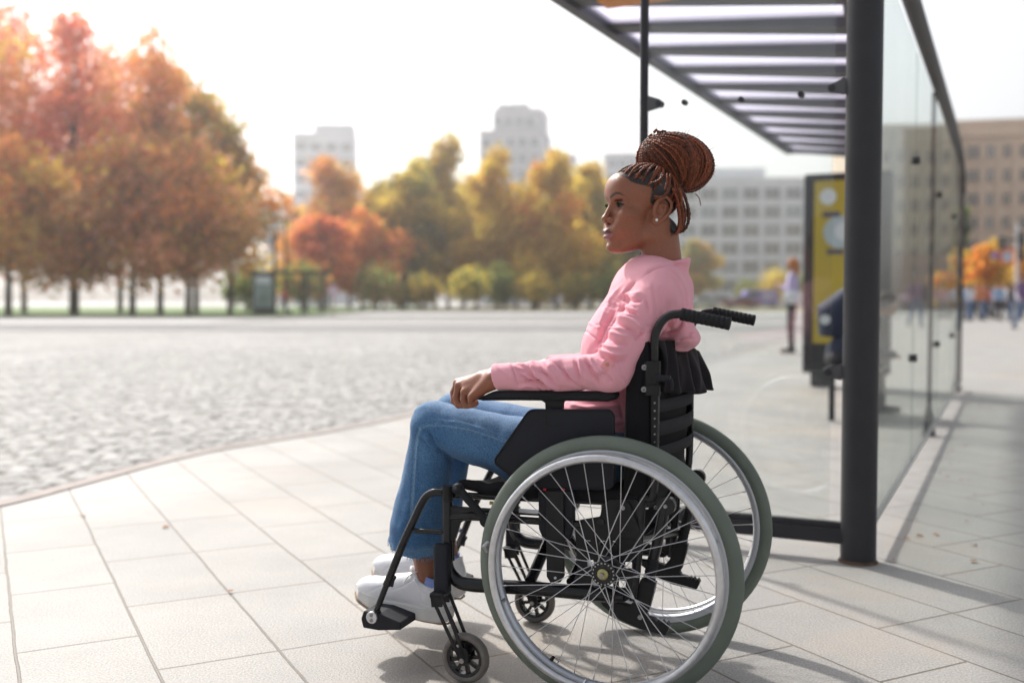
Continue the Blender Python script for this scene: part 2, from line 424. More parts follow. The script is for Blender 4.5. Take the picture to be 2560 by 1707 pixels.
def cobble_material(name, far=False):
    m = bpy.data.materials.new(name); m.use_nodes = True; n = nt(m).nodes; l = nt(m).links; b = n['Principled BSDF']
    geo = n.new('ShaderNodeNewGeometry')
    vo = n.new('ShaderNodeTexVoronoi'); vo.inputs['Scale'].default_value = 8; vo.feature = 'F1'; l.new(geo.outputs['Position'], vo.inputs['Vector'])
    n1 = n.new('ShaderNodeTexNoise'); n1.inputs['Scale'].default_value = 60; n1.inputs['Detail'].default_value = 4; l.new(geo.outputs['Position'], n1.inputs['Vector'])
    n2 = n.new('ShaderNodeTexNoise'); n2.inputs['Scale'].default_value = 0.5; n2.inputs['Detail'].default_value = 5; l.new(geo.outputs['Position'], n2.inputs['Vector'])
    cr = n.new('ShaderNodeValToRGB'); cr.color_ramp.elements[0].color = (0.20, 0.195, 0.19, 1); cr.color_ramp.elements[1].color = (0.34, 0.333, 0.323, 1)
    sx = n.new('ShaderNodeSeparateColor'); l.new(vo.outputs['Color'], sx.inputs[0]); l.new(sx.outputs[0], cr.inputs[0])
    mr = n.new('ShaderNodeMapRange'); mr.inputs[1].default_value = .3; mr.inputs[2].default_value = .7; mr.inputs[3].default_value = .8; mr.inputs[4].default_value = 1.15; l.new(n1.outputs[0], mr.inputs[0])
    mr2 = n.new('ShaderNodeMapRange'); mr2.inputs[1].default_value = .3; mr2.inputs[2].default_value = .7; mr2.inputs[3].default_value = .85; mr2.inputs[4].default_value = 1.15; l.new(n2.outputs[0], mr2.inputs[0])
    mu = n.new('ShaderNodeMath'); mu.operation = 'MULTIPLY'; l.new(mr.outputs[0], mu.inputs[0]); l.new(mr2.outputs[0], mu.inputs[1])
    mx = n.new('ShaderNodeMix'); mx.data_type = 'RGBA'; mx.blend_type = 'MULTIPLY'; mx.inputs['Factor'].default_value = 1
    l.new(cr.outputs[0], mx.inputs['A']); l.new(mu.outputs[0], mx.inputs['B']); l.new(mx.outputs['Result'], b.inputs['Base Color'])
    b.inputs['Roughness'].default_value = 0.72; b.inputs['Specular IOR Level'].default_value = 0.35
    bp = n.new('ShaderNodeBump'); bp.inputs['Distance'].default_value = 0.012 if far else 0.003; bp.inputs['Strength'].default_value = 0.9
    if far:
        iv = n.new('ShaderNodeMath'); iv.operation = 'MULTIPLY'; iv.inputs[1].default_value = -6; l.new(vo.outputs['Distance'], iv.inputs[0]); l.new(iv.outputs[0], bp.inputs['Height'])
    else: l.new(n1.outputs[0], bp.inputs['Height'])
    l.new(bp.outputs[0], b.inputs['Normal'])
    return m
M_cob = cobble_material('cobblestones'); M_cobf = cobble_material('cobblestones_far', True)
M_plaza = mat('plaza_ground', (0.30, 0.297, 0.29), 0.7, vary=0.12, vscale=0.3)
M_strip = mat('dark_grey_strip', (0.16, 0.16, 0.165), 0.8, vary=0.15, vscale=0.6)
M_walk = mat('far_sidewalk', (0.36, 0.355, 0.35), 0.75, vary=0.1, vscale=0.4)
M_grass = mat('grass', (0.085, 0.17, 0.02), 0.9, vary=0.35, vscale=1.2)
M_soil = mat('leaf_litter', (0.13, 0.12, 0.045), 0.9, vary=0.4, vscale=0.7)

def sheet(name, poly, z, m, kind='structure', thick=0.0):
    V = [(x, y, z) for x, y in poly]; F = [tuple(range(len(poly)))]
    if thick:
        n = len(poly); V += [(x, y, z-thick) for x, y in poly]
        F += [(i, i+n, (i+1) % n+n, (i+1) % n) for i in range(n)]
    o = mesh_obj(name, V, F, m, smooth=False); 
    bm = bmesh.new(); bm.from_mesh(o.data); bmesh.ops.triangulate(bm, faces=[f for f in bm.faces if len(f.verts) > 4]); bm.to_mesh(o.data); bm.free()
    return tag(o, kind=kind)
sheet('ground', [(-900, -60), (900, -60), (900, 900), (-900, 900)], -0.075, M_plaza)
edge_px = [(0, 1257), (130, 1224), (272, 1186), (400, 1152), (544, 1121), (762, 1086), (903, 1061), (1000, 1040), (1100, 1019), (1350, 968), (1600, 928), (1785, 901), (1960, 850), (2100, 810), (2200, 793)]
edge = [G(a, b) for a, b in edge_px]
e0 = edge[0]
left = [(-3.4, -3), (-3.15, 0.0), (-2.95, 2.2), (-2.68, 3.6)]
bd = catmull([(x, y, 0) for x, y in left+edge], 5)
bd = [(p[0], p[1]) for p in bd]
# cobbled square between the pavement and the far street
near_poly = [(-60, -20), (-3.3, -20)]+[(x, y) for x, y in bd]+[(60, 60), (60, 64), (-60, 64)]
sheet('road', [(-200, -20), (60, -20), (60, 58), (-200, 58)], -0.034, M_cobf)
pav = [(x, y) for x, y in bd]+[(60, bd[-1][1]+22), (90, 56), (90, -8), (-3.4, -8)]
sheet('pavement', pav, 0.0, M_slab, thick=0.03)
# pinkish granite edging strip along the curved border of the slabs
EB = []
bda = np.array(bd); tg = np.gradient(bda, axis=0); tg /= np.linalg.norm(tg, axis=1)[:, None]; nn = np.stack([-tg[:, 1], tg[:, 0]], 1)
kerb_out = bda+nn*0.02; kerb_in = bda-nn*0.075
V = [(x, y, 0.006) for x, y in kerb_out]+[(x, y, 0.006) for x, y in kerb_in]+[(x, y, -0.04) for x, y in kerb_out]; n_ = len(bd)
F = [(i, i+1, n_+i+1, n_+i) for i in range(n_-1)]+[(2*n_+i, 2*n_+i+1, i+1, i) for i in range(n_-1)]
M_kerb = mat('granite_kerb', (0.28, 0.235, 0.22), 0.75, vary=0.15, vscale=12)
tag(mesh_obj('kerb', V, F, M_kerb, smooth=False), kind='structure')
# real relief for the cobbles nearest the camera
def cobble_field(x0, x1, y0, y1, h):
    xs = np.arange(x0, x1, h); ys = np.arange(y0, y1, h); X, Y = np.meshgrid(xs, ys, indexing='ij')
    sx, sy = 0.155, 0.12
    u, v = X/sx, Y/sy
    u = u + 0.5*(np.floor(v) % 2)
    def hh(i, j, s):
        n = (i.astype(np.int64)*374761393 + j.astype(np.int64)*668265263 + s*974634777); n = (n ^ (n >> 13))*1274126177
        return ((n ^ (n >> 16)) & 0xffff)/65535.0
    f1 = np.full(X.shape, 9.0); f2 = np.full(X.shape, 9.0); idh = np.zeros(X.shape); tx = np.zeros(X.shape)
    for di in (-1, 0, 1):
        for dj in (-1, 0, 1):
            i = np.floor(u)+di; j = np.floor(v)+dj
            cx = i+0.5+0.55*(hh(i, j, 1)-0.5); cy = j+0.5+0.5*(hh(i, j, 2)-0.5)
            d = np.sqrt((u-cx)**2+(v-cy)**2)
            m = d < f1
            f2 = np.where(m, f1, np.minimum(f2, d)); idh = np.where(m, hh(i, j, 3), idh)
            tx = np.where(m, (u-cx)*(hh(i, j, 4)-.5)+(v-cy)*(hh(i, j, 5)-.5), tx); f1 = np.where(m, d, f1)
    e = np.clip((f2-f1)/0.32, 0, 1); e = e*e*(3-2*e)
    Z = -0.036+e*0.022*(0.7+0.3*idh)+idh*0.010+0.015*tx*e
    Z += 0.006*np.sin(X*1.3)*np.sin(Y*0.9)
    V = np.stack([X, Y, np.minimum(Z, -0.001)], -1).reshape(-1, 3); nx, ny = X.shape
    a = (np.arange(nx-1)[:, None]*ny+np.arange(ny-1)[None, :]).ravel()
    F = np.stack([a, a+ny, a+ny+1, a+1], 1)
    # drop what lies deep under the pavement
    c = V[F[:, 0], :2]
    q = np.array([(np.interp(yy, bda[:, 1], bda[:, 0])) for yy in c[:, 1]])
    dirt = 1-np.clip(e.ravel()*1.35, 0, 1); tone = (.80+.45*idh.ravel())[:, None]
    C_ = np.array([.315, .308, .298])*tone*(1-dirt[:, None])+np.array([.075, .068, .055])*dirt[:, None]
    return V, F[c[:, 0] < q+0.12], C_
V, F, C_ = cobble_field(-7.5, 4.6, 3.2, 19.0, 0.023)
tag(mesh_obj('cobbled_road', V, F, mat('cobble_setts', (.35, .34, .33), 0.75, attr=True, vary=.22, vscale=38, bump=.9, bscale=90, spec=.35), col=C_), kind='structure')

# far side of the square: dark grey strip, sidewalk, lawn
def G1(px, py): return G(px, py)
sheet('road_edge', [(-90, 30.2), (20, 33.5), (20, 39), (-90, 37.5)], -0.012, M_strip)
V = []
def bandpoly(y0l, y0r, y1l, y1r, xl=-130, xr=45): return [(xl, y0l), (xr, y0r), (xr, y1r), (xl, y1l)]
sheet('sidewalk', [(-130, 37), (-12, 40), (-12, 74), (-130, 66)], 0.012, M_walk, thick=0.1)
sheet('lawn', [(-160, 54), (-13, 57), (-10, 150), (-160, 150)], 0.035, M_grass, thick=0.1)
sheet('far_sidewalk', [(-11.8, 62), (30, 62), (30, 84), (-11.8, 84)], 0.02, M_walk, thick=0.1)
sheet('park_ground', [(-9.8, 84.2), (34, 84.2), (40, 160), (-9.8, 160)], 0.04, M_soil, thick=0.1)

# ------------------------------------------------------------------ trees
def leaf_mat(name, trans=0.35):
    m = bpy.data.materials.new(name); m.use_nodes = True; n = nt(m).nodes; l = nt(m).links
    b = n['Principled BSDF']; b.inputs['Roughness'].default_value = 0.6; b.inputs['Specular IOR Level'].default_value = 0.3
    a = n.new('ShaderNodeAttribute'); a.attribute_name = 'Col'; l.new(a.outputs['Color'], b.inputs['Base Color'])
    t = n.new('ShaderNodeBsdfTranslucent'); l.new(a.outputs['Color'], t.inputs[0])
    mx = n.new('ShaderNodeMixShader'); mx.inputs[0].default_value = trans
    l.new(b.outputs[0], mx.inputs[1]); l.new(t.outputs[0], mx.inputs[2]); l.new(mx.outputs[0], n['Material Output'].inputs[0]); return m
M_leaf = leaf_mat('autumn_leaves', 0.6)
M_bark = mat('bark', (0.075, 0.055, 0.045), 0.9, vary=0.3, vscale=3)
def crown_mesh(rg, blobs, n, size, pal, wts):
    """leaf clusters through the volume of overlapping blobs (cx,cy,cz,rx,ry,rz)"""
    B_ = np.array(blobs); vol = B_[:, 3]*B_[:, 4]*B_[:, 5]; k = rg.choice(len(B_), n, p=vol**0.72/np.sum(vol**0.72))
    d = rg.normal(size=(n, 3)); d /= np.linalg.norm(d, axis=1)[:, None]
    r = rg.uniform(0.15, 1.0, n)**0.6*rg.uniform(0.8, 1.45, n)
    C = B_[k, :3]+d*r[:, None]*B_[k, 3:]
    # clumping: pull towards random twig centres
    tw = C[rg.integers(0, n, max(8, n//26))]
    ti = rg.integers(0, len(tw), n)
    near = np.argmin(np.linalg.norm(C[:, None, :]-tw[None, rg.integers(0, len(tw), 24)], axis=2), axis=1) if False else None
    s = size*rg.uniform(0.55, 1.3, n)
    u = rg.normal(size=(n, 3)); u /= np.linalg.norm(u, axis=1)[:, None]
    w = rg.normal(size=(n, 3)); w -= u*np.sum(u*w, 1)[:, None]; w /= np.linalg.norm(w, axis=1)[:, None]
    V = np.stack([C-u*s[:, None], C-w*s[:, None]*0.6, C+u*s[:, None], C+w*s[:, None]*0.6], 1).reshape(-1, 3)
    F = np.arange(4*n).reshape(n, 4)
    pal = np.array(pal); pc = rg.choice(len(pal), len(B_), p=np.array(wts)/sum(wts))
    own = rg.choice(len(pal), n, p=np.array(wts)/sum(wts))
    c = np.where(rg.random(n)[:, None] < 0.6, pal[pc[k]], pal[own])*rg.uniform(1.1, 1.85, n)[:, None]
    return V, F, np.repeat(c, 4, 0)
def tree(name, label, x, y, h, rad, pal, wts, n=5000, size=0.3, lo=0.22, tr=0.22, seed=1, group='autumn trees across the square', tall=1.0, nbl=30, lean=0):
    rg = np.random.default_rng(seed)
    h = h*1.08; rad = rad*1.06; t = thing(name, label, 'tree', (x, y, 0.03), 0, group)
    tb = MB(); tb.tube(catmull([(0, 0, -0.2), (0.06+lean*.2, 0, h*0.2), (0.1+lean*.5, 0.1, h*0.45), (lean, 0, h*0.8)], 5), [tr, tr*0.8, tr*0.55, tr*0.15], 8)
    bl = []
    for i in range(nbl):
        a = rg.uniform(0, 2*math.pi); zf = rg.uniform(lo+0.1, 0.90) if i > 8 else lo+.14+(.90-lo-.14)*i/8; prof = math.sin(math.pi*min(1, max(0.08, (zf-lo+0.12)/(1.06-lo))))**0.6
        rr = rad*prof*(rg.uniform(0.15, 0.95) if i > 8 else .18); c = (rr*math.cos(a)+lean*zf, rr*math.sin(a), h*zf)
        br = rad*rg.uniform(0.26, 0.46)*(0.55+0.45*prof); bl.append((c[0], c[1], c[2], br, br, br*rg.uniform(.7, 1.0)*tall))
        zb = h*rg.uniform(0.25, 0.6); i % 2 or tb.tube(catmull([(0, 0, zb), (c[0]*.5, c[1]*.5, (zb+c[2])/2+.4), c], 4), [tr*0.32, tr*0.18, tr*0.05], 5)
    tb.build('trunk', M_bark, t, angle=0)
    V, F, c = crown_mesh(rg, bl, n, size, pal, wts)
    mesh_obj('crown', V, F, M_leaf, t, smooth=False, col=c)
    return t
RED = (0.50, 0.15, 0.07); ORG = (0.56, 0.235, 0.05); GLD = (0.48, 0.34, 0.05); YEL = (0.54, 0.43, 0.07); BRN = (0.38, 0.215, 0.08); OLV = (0.25, 0.235, 0.05); GRN = (0.12, 0.16, 0.04); PNK = (0.62, 0.24, 0.15); SAL = (0.6, 0.30, 0.16)
def bx(px, d): return W(px, 752, d)[0]
BIG = [ # px, depth, height, radius, palette weights, label
 (-60, 70, 21, 5.4, [SAL, ORG, GLD], [4, 3, 2], 'pale salmon autumn tree at the far left edge of the photo'),
 (60, 76, 23, 5.4, [PNK, RED, ORG], [5, 4, 2], 'tall pinkish red tree leftmost of the big group on the lawn'),
 (190, 72, 20.5, 4.6, [PNK, RED, ORG, SAL], [5, 4, 2, 2], 'tall rose red tree second from the left on the lawn'),
 (300, 78, 20.0, 4.8, [SAL, ORG, PNK, BRN], [4, 4, 3, 2], 'salmon orange tree in the middle of the lawn group'),
 (400, 70, 19.2, 4.2, [ORG, SAL, GLD, BRN], [4, 3, 3, 2], 'tall orange and pink tree with a rounded top on the lawn'),
 (490, 76, 17.6, 4.2, [ORG, GLD, BRN, OLV], [4, 4, 3, 3], 'golden brown tree with an olive tip, tallest near the right of the lawn group'),
 (575, 73, 13.2, 3.6, [BRN, ORG, GLD, OLV], [4, 4, 3, 2], 'lower russet brown tree at the right end of the lawn group'),
 (20, 62, 10.5, 4.2, [ORG, GLD, BRN], [5, 3, 2], 'low bright orange tree in front at the far left of the lawn'),
 (330, 64, 10.5, 4.6, [BRN, ORG, SAL, GLD], [4, 4, 3, 2], 'low brown and orange tree in front of the middle of the lawn'),
 (180, 66, 10.0, 4.2, [RED, ORG, BRN], [3, 4, 3], 'low reddish tree in front between the tall red ones on the lawn'),
 (470, 66, 11.0, 4.4, [BRN, GLD, SAL, ORG], [4, 3, 3, 2], 'low copper tree in front beside the olive tipped one'),
]
for i, (px, d, h, r_, pal, w, lb) in enumerate(BIG):  # pink and salmon leaf tints paint in the lens-flare glow
    tree('maple_tree', lb, bx(px, d), d, h, r_, pal, w, n=7200, size=0.235, lo=0.16, tr=0.24, seed=20+i, group='big trees on the lawn at left', nbl=40)
MID = [
 (818, 106, 15.5, 5.0, [GLD, BRN, ORG, SAL], [4, 4, 3, 2], 'orange brown tree in front of the far left tower'),
 (905, 98, 9.5, 4.0, [ORG, RED, GLD], [4, 2, 2], 'low bright orange tree right of the far bus stop'),
 (800, 92, 8.2, 3.2, [RED, ORG, PNK], [4, 4, 2], 'small red orange tree directly behind the far bus stop roof'),
 (960, 112, 13.4, 4.6, [GLD, OLV, YEL], [4, 3, 3], 'dull gold tree left of the tall greenish one'),
 (1045, 104, 14.5, 4.2, [OLV, GLD, YEL, GRN], [4, 4, 2, 1], 'olive and gold tree in the middle of the park'),
 (1120, 110, 18.0, 4.0, [OLV, BRN, YEL, GLD], [4, 2, 2, 4], 'tall thin topped olive brown tree left of the grey tower'),
 (1240, 102, 15.5, 3.8, [GLD, ORG, YEL], [4, 1, 3], 'orange gold tree in front of the grey tower'),
 (1290, 116, 11.8, 4.2, [GLD, OLV, ORG], [4, 3, 2], 'lower gold green tree at the foot of the grey tower'),
 (1390, 98, 14.8, 3.7, [GLD, YEL, ORG], [4, 3, 1], 'bright golden tree right of the grey tower'),
 (1478, 104, 14.6, 3.8, [YEL, GLD, OLV], [4, 4, 2], 'yellow gold tree just left of the woman\'s face'),
 (1560, 112, 12.4, 4.0, [OLV, GRN, YEL], [4, 4, 3], 'greenish yellow tree behind the woman\'s chin'),
 (1740, 150, 9.5, 3.2, [OLV, GLD, BRN], [4, 3, 3], 'small brown green tree behind the woman\'s neck'),
]
for i, (px, d, h, r_, pal, w, lb) in enumerate(MID):
    tree('park_tree', lb, bx(px, d), d, h, r_, pal, w, n=8500, size=0.28, lo=0.14, tr=0.2, seed=60+i, group='trees in the park across the square', nbl=34)
MID2 = [
 (760, 114, 10.8, 4.2, [GLD, ORG, OLV], [4, 3, 2], 'gold tree just right of the twin lamp posts'),
 (872, 118, 12.4, 4.4, [GLD, ORG, SAL, YEL], [3, 2, 2, 2], 'peach gold tree between the left tower and the olive trees'),
 (1000, 108, 12.0, 4.2, [OLV, GLD, YEL], [4, 3, 2], 'yellow green tree in front of the olive and gold one'),
 (1085, 118, 13.6, 4.4, [OLV, GLD, BRN], [4, 4, 2], 'broad olive tree just left of the tall thin topped one'),
 (1190, 118, 13.8, 4.2, [GLD, ORG, YEL], [4, 2, 3], 'pale gold tree at the left foot of the grey tower'),
 (1435, 112, 13.8, 4.0, [GLD, YEL, OLV], [4, 4, 1], 'golden tree between the bright golden and yellow gold ones'),
 (1330, 108, 9.8, 3.8, [OLV, GLD, YEL], [3, 4, 2], 'short gold green tree before the grey tower'),
 (1510, 118, 11.0, 4.0, [YEL, OLV, GLD], [3, 3, 2], 'soft yellow tree directly behind the woman\'s nose'),
]
for i, (px, d, h, r_, pal, w, lb) in enumerate(MID2):
    tree('park_tree', lb, bx(px, d), d, h, r_, pal, w, n=7000, size=0.28, lo=0.12, tr=0.2, seed=170+i, group='trees in the park across the square', nbl=30)
BUSH = [
 (1157, 90, 4.3, 2.3, [OLV, YEL, GRN], [3, 3, 4], 'round olive green bush in the middle of the park edge'),
 (1060, 92, 3.6, 1.9, [GLD, OLV], [3, 3], 'round gold green bush left of the olive one'),
 (940, 90, 4.4, 2.8, [OLV, BRN, GRN], [4, 3, 3], 'dark brown green bush right of the small red tree'),
 (1260, 93, 4.8, 2.3, [GRN, OLV], [5, 3], 'dark green bush under the orange gold tree'),
 (1340, 92, 3.9, 2.4, [YEL, GLD, OLV], [3, 4, 2], 'yellow bush at the foot of the bright golden tree'),
 (1440, 94, 3.8, 2.2, [OLV, GLD], [3, 3], 'low gold bush left of the pink sleeve'),
 (1535, 92, 4.2, 2.2, [OLV, GRN, YEL], [3, 3, 1], 'green bush beside the pink shoulder'),
 (1868, 152, 5.0, 2.4, [OLV, GRN], [4, 2], 'round green bush in front of the white office block'),
 (1940, 150, 6.2, 3.0, [YEL, GLD, OLV], [3, 3, 2], 'yellow bush right of the round green one before the white block'),
 (1990, 150, 5.2, 2.6, [OLV, GRN, YEL], [3, 3, 1], 'dark bush next to the yellow advertising box'),
 (1010, 96, 3.2, 2.1, [GRN, OLV], [4, 2], 'small dark bush between the gold green bush and the brown one'),
 (620, 80, 4.0, 2.6, [GRN, OLV], [4, 2], 'green bush left of the far bus stop'),
 (760, 84, 4.2, 2.8, [GRN, OLV, ORG], [4, 3, 1], 'green bush right of the far bus stop posts'),
]
for i, (px, d, h, r_, pal, w, lb) in enumerate(BUSH):
    rg = np.random.default_rng(100+i)
    t = thing('bush', lb, 'bush', (bx(px, d), d, 0.03), 0, 'bushes along the park edge')
    tb = MB()
    for k in range(5): tb.tube([(0, 0, -.1), (rg.uniform(-1, 1)*r_*.4, rg.uniform(-1, 1)*r_*.4, h*.6)], [.06, .02], 5)
    tb.build('stem', M_bark, t, angle=0)
    bl = [(rg.uniform(-.35, .35)*r_, rg.uniform(-.35, .35)*r_, h*rg.uniform(.35, .68), r_*rg.uniform(.5, .75), r_*.7, h*rg.uniform(.25, .36)) for _ in range(7)]
    V, F, c = crown_mesh(rg, bl, 1700, 0.2, pal, w); mesh_obj('foliage', V, F, M_leaf, t, smooth=False, col=c)
RB = [(2400, 62, 3.6, 1.7, [GLD, YEL, ORG], 'orange yellow tree behind the crowd at the right, next to the glass'), (2470, 60, 4.0, 2.1, [GLD, ORG, YEL], 'bright orange tree under the arrow sign'), (2556, 64, 3.9, 1.9, [ORG, GLD, BRN], 'orange tree at the far right edge of the photo')]
for i, (px, d, h, r_, pal, lb) in enumerate(RB):
    tree('street_tree', lb, bx(px, d), d, h, r_, pal, [4, 3, 2], n=3000, size=0.2, lo=0.2, tr=0.12, seed=140+i, group='orange trees behind the crowd', nbl=11)
tree('cypress_tree', 'narrow dark green tree against the brown building', bx(2402, 75), 75, 7.6, 1.3, [GRN, (0.03, 0.045, 0.02)], [2, 4], n=2400, size=0.2, lo=0.1, tr=0.1, seed=150, group=None, nbl=9)

# ------------------------------------------------------------------ buildings
M_white = mat('white_render', (0.76, 0.77, 0.81), 0.85, vary=0.05, vscale=0.2)
M_grey = mat('grey_concrete', (0.58, 0.59, 0.63), 0.85, vary=0.06, vscale=0.2)
M_tan = mat('sandstone', (0.74, 0.57, 0.44), 0.85, vary=0.08, vscale=0.3)
M_tan2 = mat('tan_render', (0.58, 0.50, 0.39), 0.85, vary=0.08, vscale=0.3)
M_rust = mat('brown_stone_base', (0.34, 0.24, 0.20), 0.85, vary=0.1, vscale=0.6)
M_win = mat('window_glass', (0.075, 0.085, 0.095), 0.18, spec=0.8)
M_winb = mat('window_glass_blue', (0.19, 0.23, 0.26), 0.2, spec=0.8)
M_dark = mat('dark_metal', (0.035, 0.035, 0.04), 0.5, metal=0.3)
_win_cache = {}
def window(parent, x, y, z, w, h, m=None, fm=None, bars=2):
    """window unit on a wall that faces -y: recessed pane with frame bars and sill"""
    k = (round(w, 2), round(h, 2), m.name, bars)
    if k not in _win_cache:
        pm = MB(); pm.box((0, 0, 0), (w, .06, h))
        fb = MB()
        for i in range(bars+1): fb.box((-w/2+i*w/bars, -.06, 0), (.09, .08, h))
        for zz in (-h/2, h/2, 0.1*h): fb.box((0, -.085, zz), (w+.1, .07, .09))
        fb.box((0, -.14, -h/2-.08), (w+.3, .26, .1))
        a = pm.build('window', m, None, smooth=False, angle=0); b_ = fb.build('window_frame', fm or M_white, a, smooth=False, angle=0)
        _win_cache[k] = (a, b_); a.parent = parent; a.location = (x, y, z); return
    a, b_ = _win_cache[k]; c = a.copy(); COL.objects.link(c); c.parent = parent; c.location = (x, y, z)
    d = b_.copy(); COL.objects.link(d); d.parent = c
def block(name, label, px0, px1, ytop, d, depth, m, rot=0.0):
    x0, _, zt = W(px0, ytop, d); x1 = W(px1, ytop, d)[0]
    t = thing(name, label, 'building', ((x0+x1)/2, d, 0), rot)
    w = x1-x0; b = MB(); b.box((0, depth/2, zt/2-.2), (w, depth, zt+.4)); b.build('wall', m, t, smooth=False, angle=0)
    r_ = MB(); r_.box((0, depth/2, zt+.25), (w+.5, depth+.5, .5)); r_.build('roof', m, t, smooth=False, angle=0)
    return t, w, zt
# white grid-fronted office block behind the woman
t, w, zt = block('office_block', 'white office block with a grid of wide windows behind the woman\'s head', 1588, 2010, 452, 190, 16, M_white, R(-4))
for i in range(8):
    for j in range(6):
        x = -w/2+2.1+i*(w-4.2)/7; window(t, x, -.05, zt-2.4-j*3.36, 3.0, 2.1, M_winb if (i*7+j*3) % 4 == 0 else M_win, M_white, 3)
pm = MB()
for i in range(9): pm.box((-w/2+.05+i*(w-.1)/8, -.2, zt/2), (.55, .4, zt))
pm.build('pilaster', M_white, t, smooth=False, angle=0)
rf = MB(); rf.box((2, 8, zt+1.6), (14, 8, 2.4)); rf.box((-4, 9, zt+3.2), (1.2, 1.2, 1.4)); rf.build('roof_house', M_white, t, smooth=False, angle=0)
# left tower
t, w, zt = block('tower_block', 'white tower block with roof aerials rising behind the orange trees at left', 733, 885, 338, 265, 16, M_white, R(6))
for i in range(4):
    for j in range(8): window(t, -w/2+2+i*(w-4)/3, -.05, zt-3-j*4.1, 2.6, 1.7, M_winb, M_white, 3)
rf = MB(); rf.box((2.6, 8, zt+1.7), (w-5.4, 12, 2.9)); rf.build('roof_house', M_white, t, smooth=False, angle=0)
an = MB()
for x in (-5.5, -3, .5, 2.8, 5.5): an.tube([(x, 4, zt), (x, 4, zt+4.6+(x % 2))], .09, 5); an.tube([(x-1, 4, zt+3.6), (x+1, 4, zt+3.6)], .06, 5)
an.build('aerial', M_grey, t, angle=0)
wg = MB(); _x = W(668, 508, 262)[0]-t.location.x; _x1 = W(770, 508, 262)[0]-t.location.x; _z = W(700, 510, 262)[2]; wg.box(((_x+_x1)/2, -2, _z/2), (_x1-_x, 12, _z)); wg.build('side_wing', M_white, t, smooth=False, angle=0)
for j in range(3):
    for i in range(2): window(t, _x+2.6+i*4.4, -8.06, _z-2.4-j*4, 2.6, 1.7, M_winb, M_white, 3)
# right tower
t, w, zt = block('tower_block', 'stepped grey tower block above the golden trees in the centre', 1197, 1355, 330, 250, 16, M_grey, R(-10))
for i in range(5):
    for j in range(8): window(t, -w/2+1.7+i*(w-3.4)/4, -.05, zt-2.6-j*3.9, 1.7, 2.0, M_winb, M_white, 2)
z2 = W(1290, 276, 252)[2]; rf = MB(); rf.box((1.5, 7, (zt+z2)/2+.2), (w-3.2, 11, z2-zt)); rf.box((0, 6, z2+.8), (w-8, 7, 1.6)); rf.build('upper_storeys', M_grey, t, smooth=False, angle=0)
for i in range(4): window(t, -w/2+4.2+i*2.7, 1.42, zt+2.8, 1.5, 1.7, M_winb, M_white, 2)
an = MB()
for x in (-2.5, 0, 2.2, 3.8): an.tube([(x, 5, z2+1), (x, 5, z2+3.4)], .08, 5)
an.build('aerial', M_dark, t, angle=0)
t, w, zt = block('office_block', 'far pale grey flat roofed building left of the woman\'s forehead', 1512, 1600, 388, 280, 14, M_grey, R(-4))
for j in range(5): 
    for i in range(3): window(t, -w/2+2+i*(w-4)/2, -.05, zt-2.4-j*3.6, 2.0, 1.5, M_winb, M_white, 2)
t, w, zt = block('office_block', 'low pale building between the grey tower and the golden tree', 1340, 1440, 392, 285, 14, M_grey, R(-4))
for j in range(4): 
    for i in range(3): window(t, -w/2+2+i*(w-4)/2, -.05, zt-2.4-j*3.6, 2.0, 1.5, M_winb, M_white, 2)
# brown buildings at right
t, w, zt = block('apartment_building', 'brown stone building with rows of dark windows at the right edge', 2375, 2790, 306, 118, 16, M_tan, R(-14))
for i in range(10):
    for j in range(6):
        big = i < 2
        window(t, -w/2+1.5+i*(w-3)/9, -.05, zt-3.2-j*2.72, 1.5 if big else 0.85, 1.45, M_win if i != 2 else M_winb, M_tan, 2)
cn = MB(); cn.box((0, -.3, zt-1.3), (w+.3, .9, .35)); cn.build('cornice', M_tan, t, smooth=False, angle=0); cn = MB(); cn.box((0, -.1, 3.9), (w+.1, .3, .4)); cn.build('string_course', M_tan, t, smooth=False, angle=0)
ps = MB()
for i in range(11): ps.box((-w/2+.4+i*(w-.8)/10, -.1, zt/2-1.2), (.35, .3, zt-2.6))
ps.build('pilaster', M_tan, t, smooth=False, angle=0)
t2, w, zt = block('apartment_building', 'tan flat roofed building seen through the shelter glass beside the black column', 2150, 2392, 322, 112, 14, M_tan2, R(-6))
for i in range(6):
    for j in range(5): window(t2, -w/2+1.4+i*(w-2.8)/5, -.05, zt-3.0-j*2.7, .8, 1.3, M_win, M_tan2, 2)
bs = MB(); bs.box((0, -.12, 2.9), (w+.1, .4, 5.8)); 
for k in range(9): bs.box((0, -.36, .5+k*.65), (w+.12, .12, .5))
bs.build('rusticated_base', M_rust, t2, smooth=False, angle=0)
ps = MB()
for i in range(7): ps.box((-w/2+.3+i*(w-.6)/6, -.2, zt/2+2.6), (.4, .4, zt-5.6))
ps.build('pilaster', mat('pale_green_render', (0.40, 0.40, 0.33), .85), t2, smooth=False, angle=0)

# ------------------------------------------------------------------ autumn haze over the square
hz = MB(); hz.box((40, 190, 29), (1000, 460, 66)); ho_ = hz.build('haze', None, smooth=False, angle=0)
mh = bpy.data.materials.new('haze'); mh.use_nodes = True; nh = nt(mh).nodes; nh.remove(nh['Principled BSDF']); pv = nh.new('ShaderNodeVolumePrincipled')
pv.inputs['Color'].default_value = (1.0, .97, .95, 1); pv.inputs['Density'].default_value = 0.0010; pv.inputs['Anisotropy'].default_value = 0.7
nt(mh).links.new(pv.outputs[0], nh['Material Output'].inputs['Volume']); ho_.data.materials.clear(); ho_.data.materials.append(mh); tag(ho_, kind='stuff')
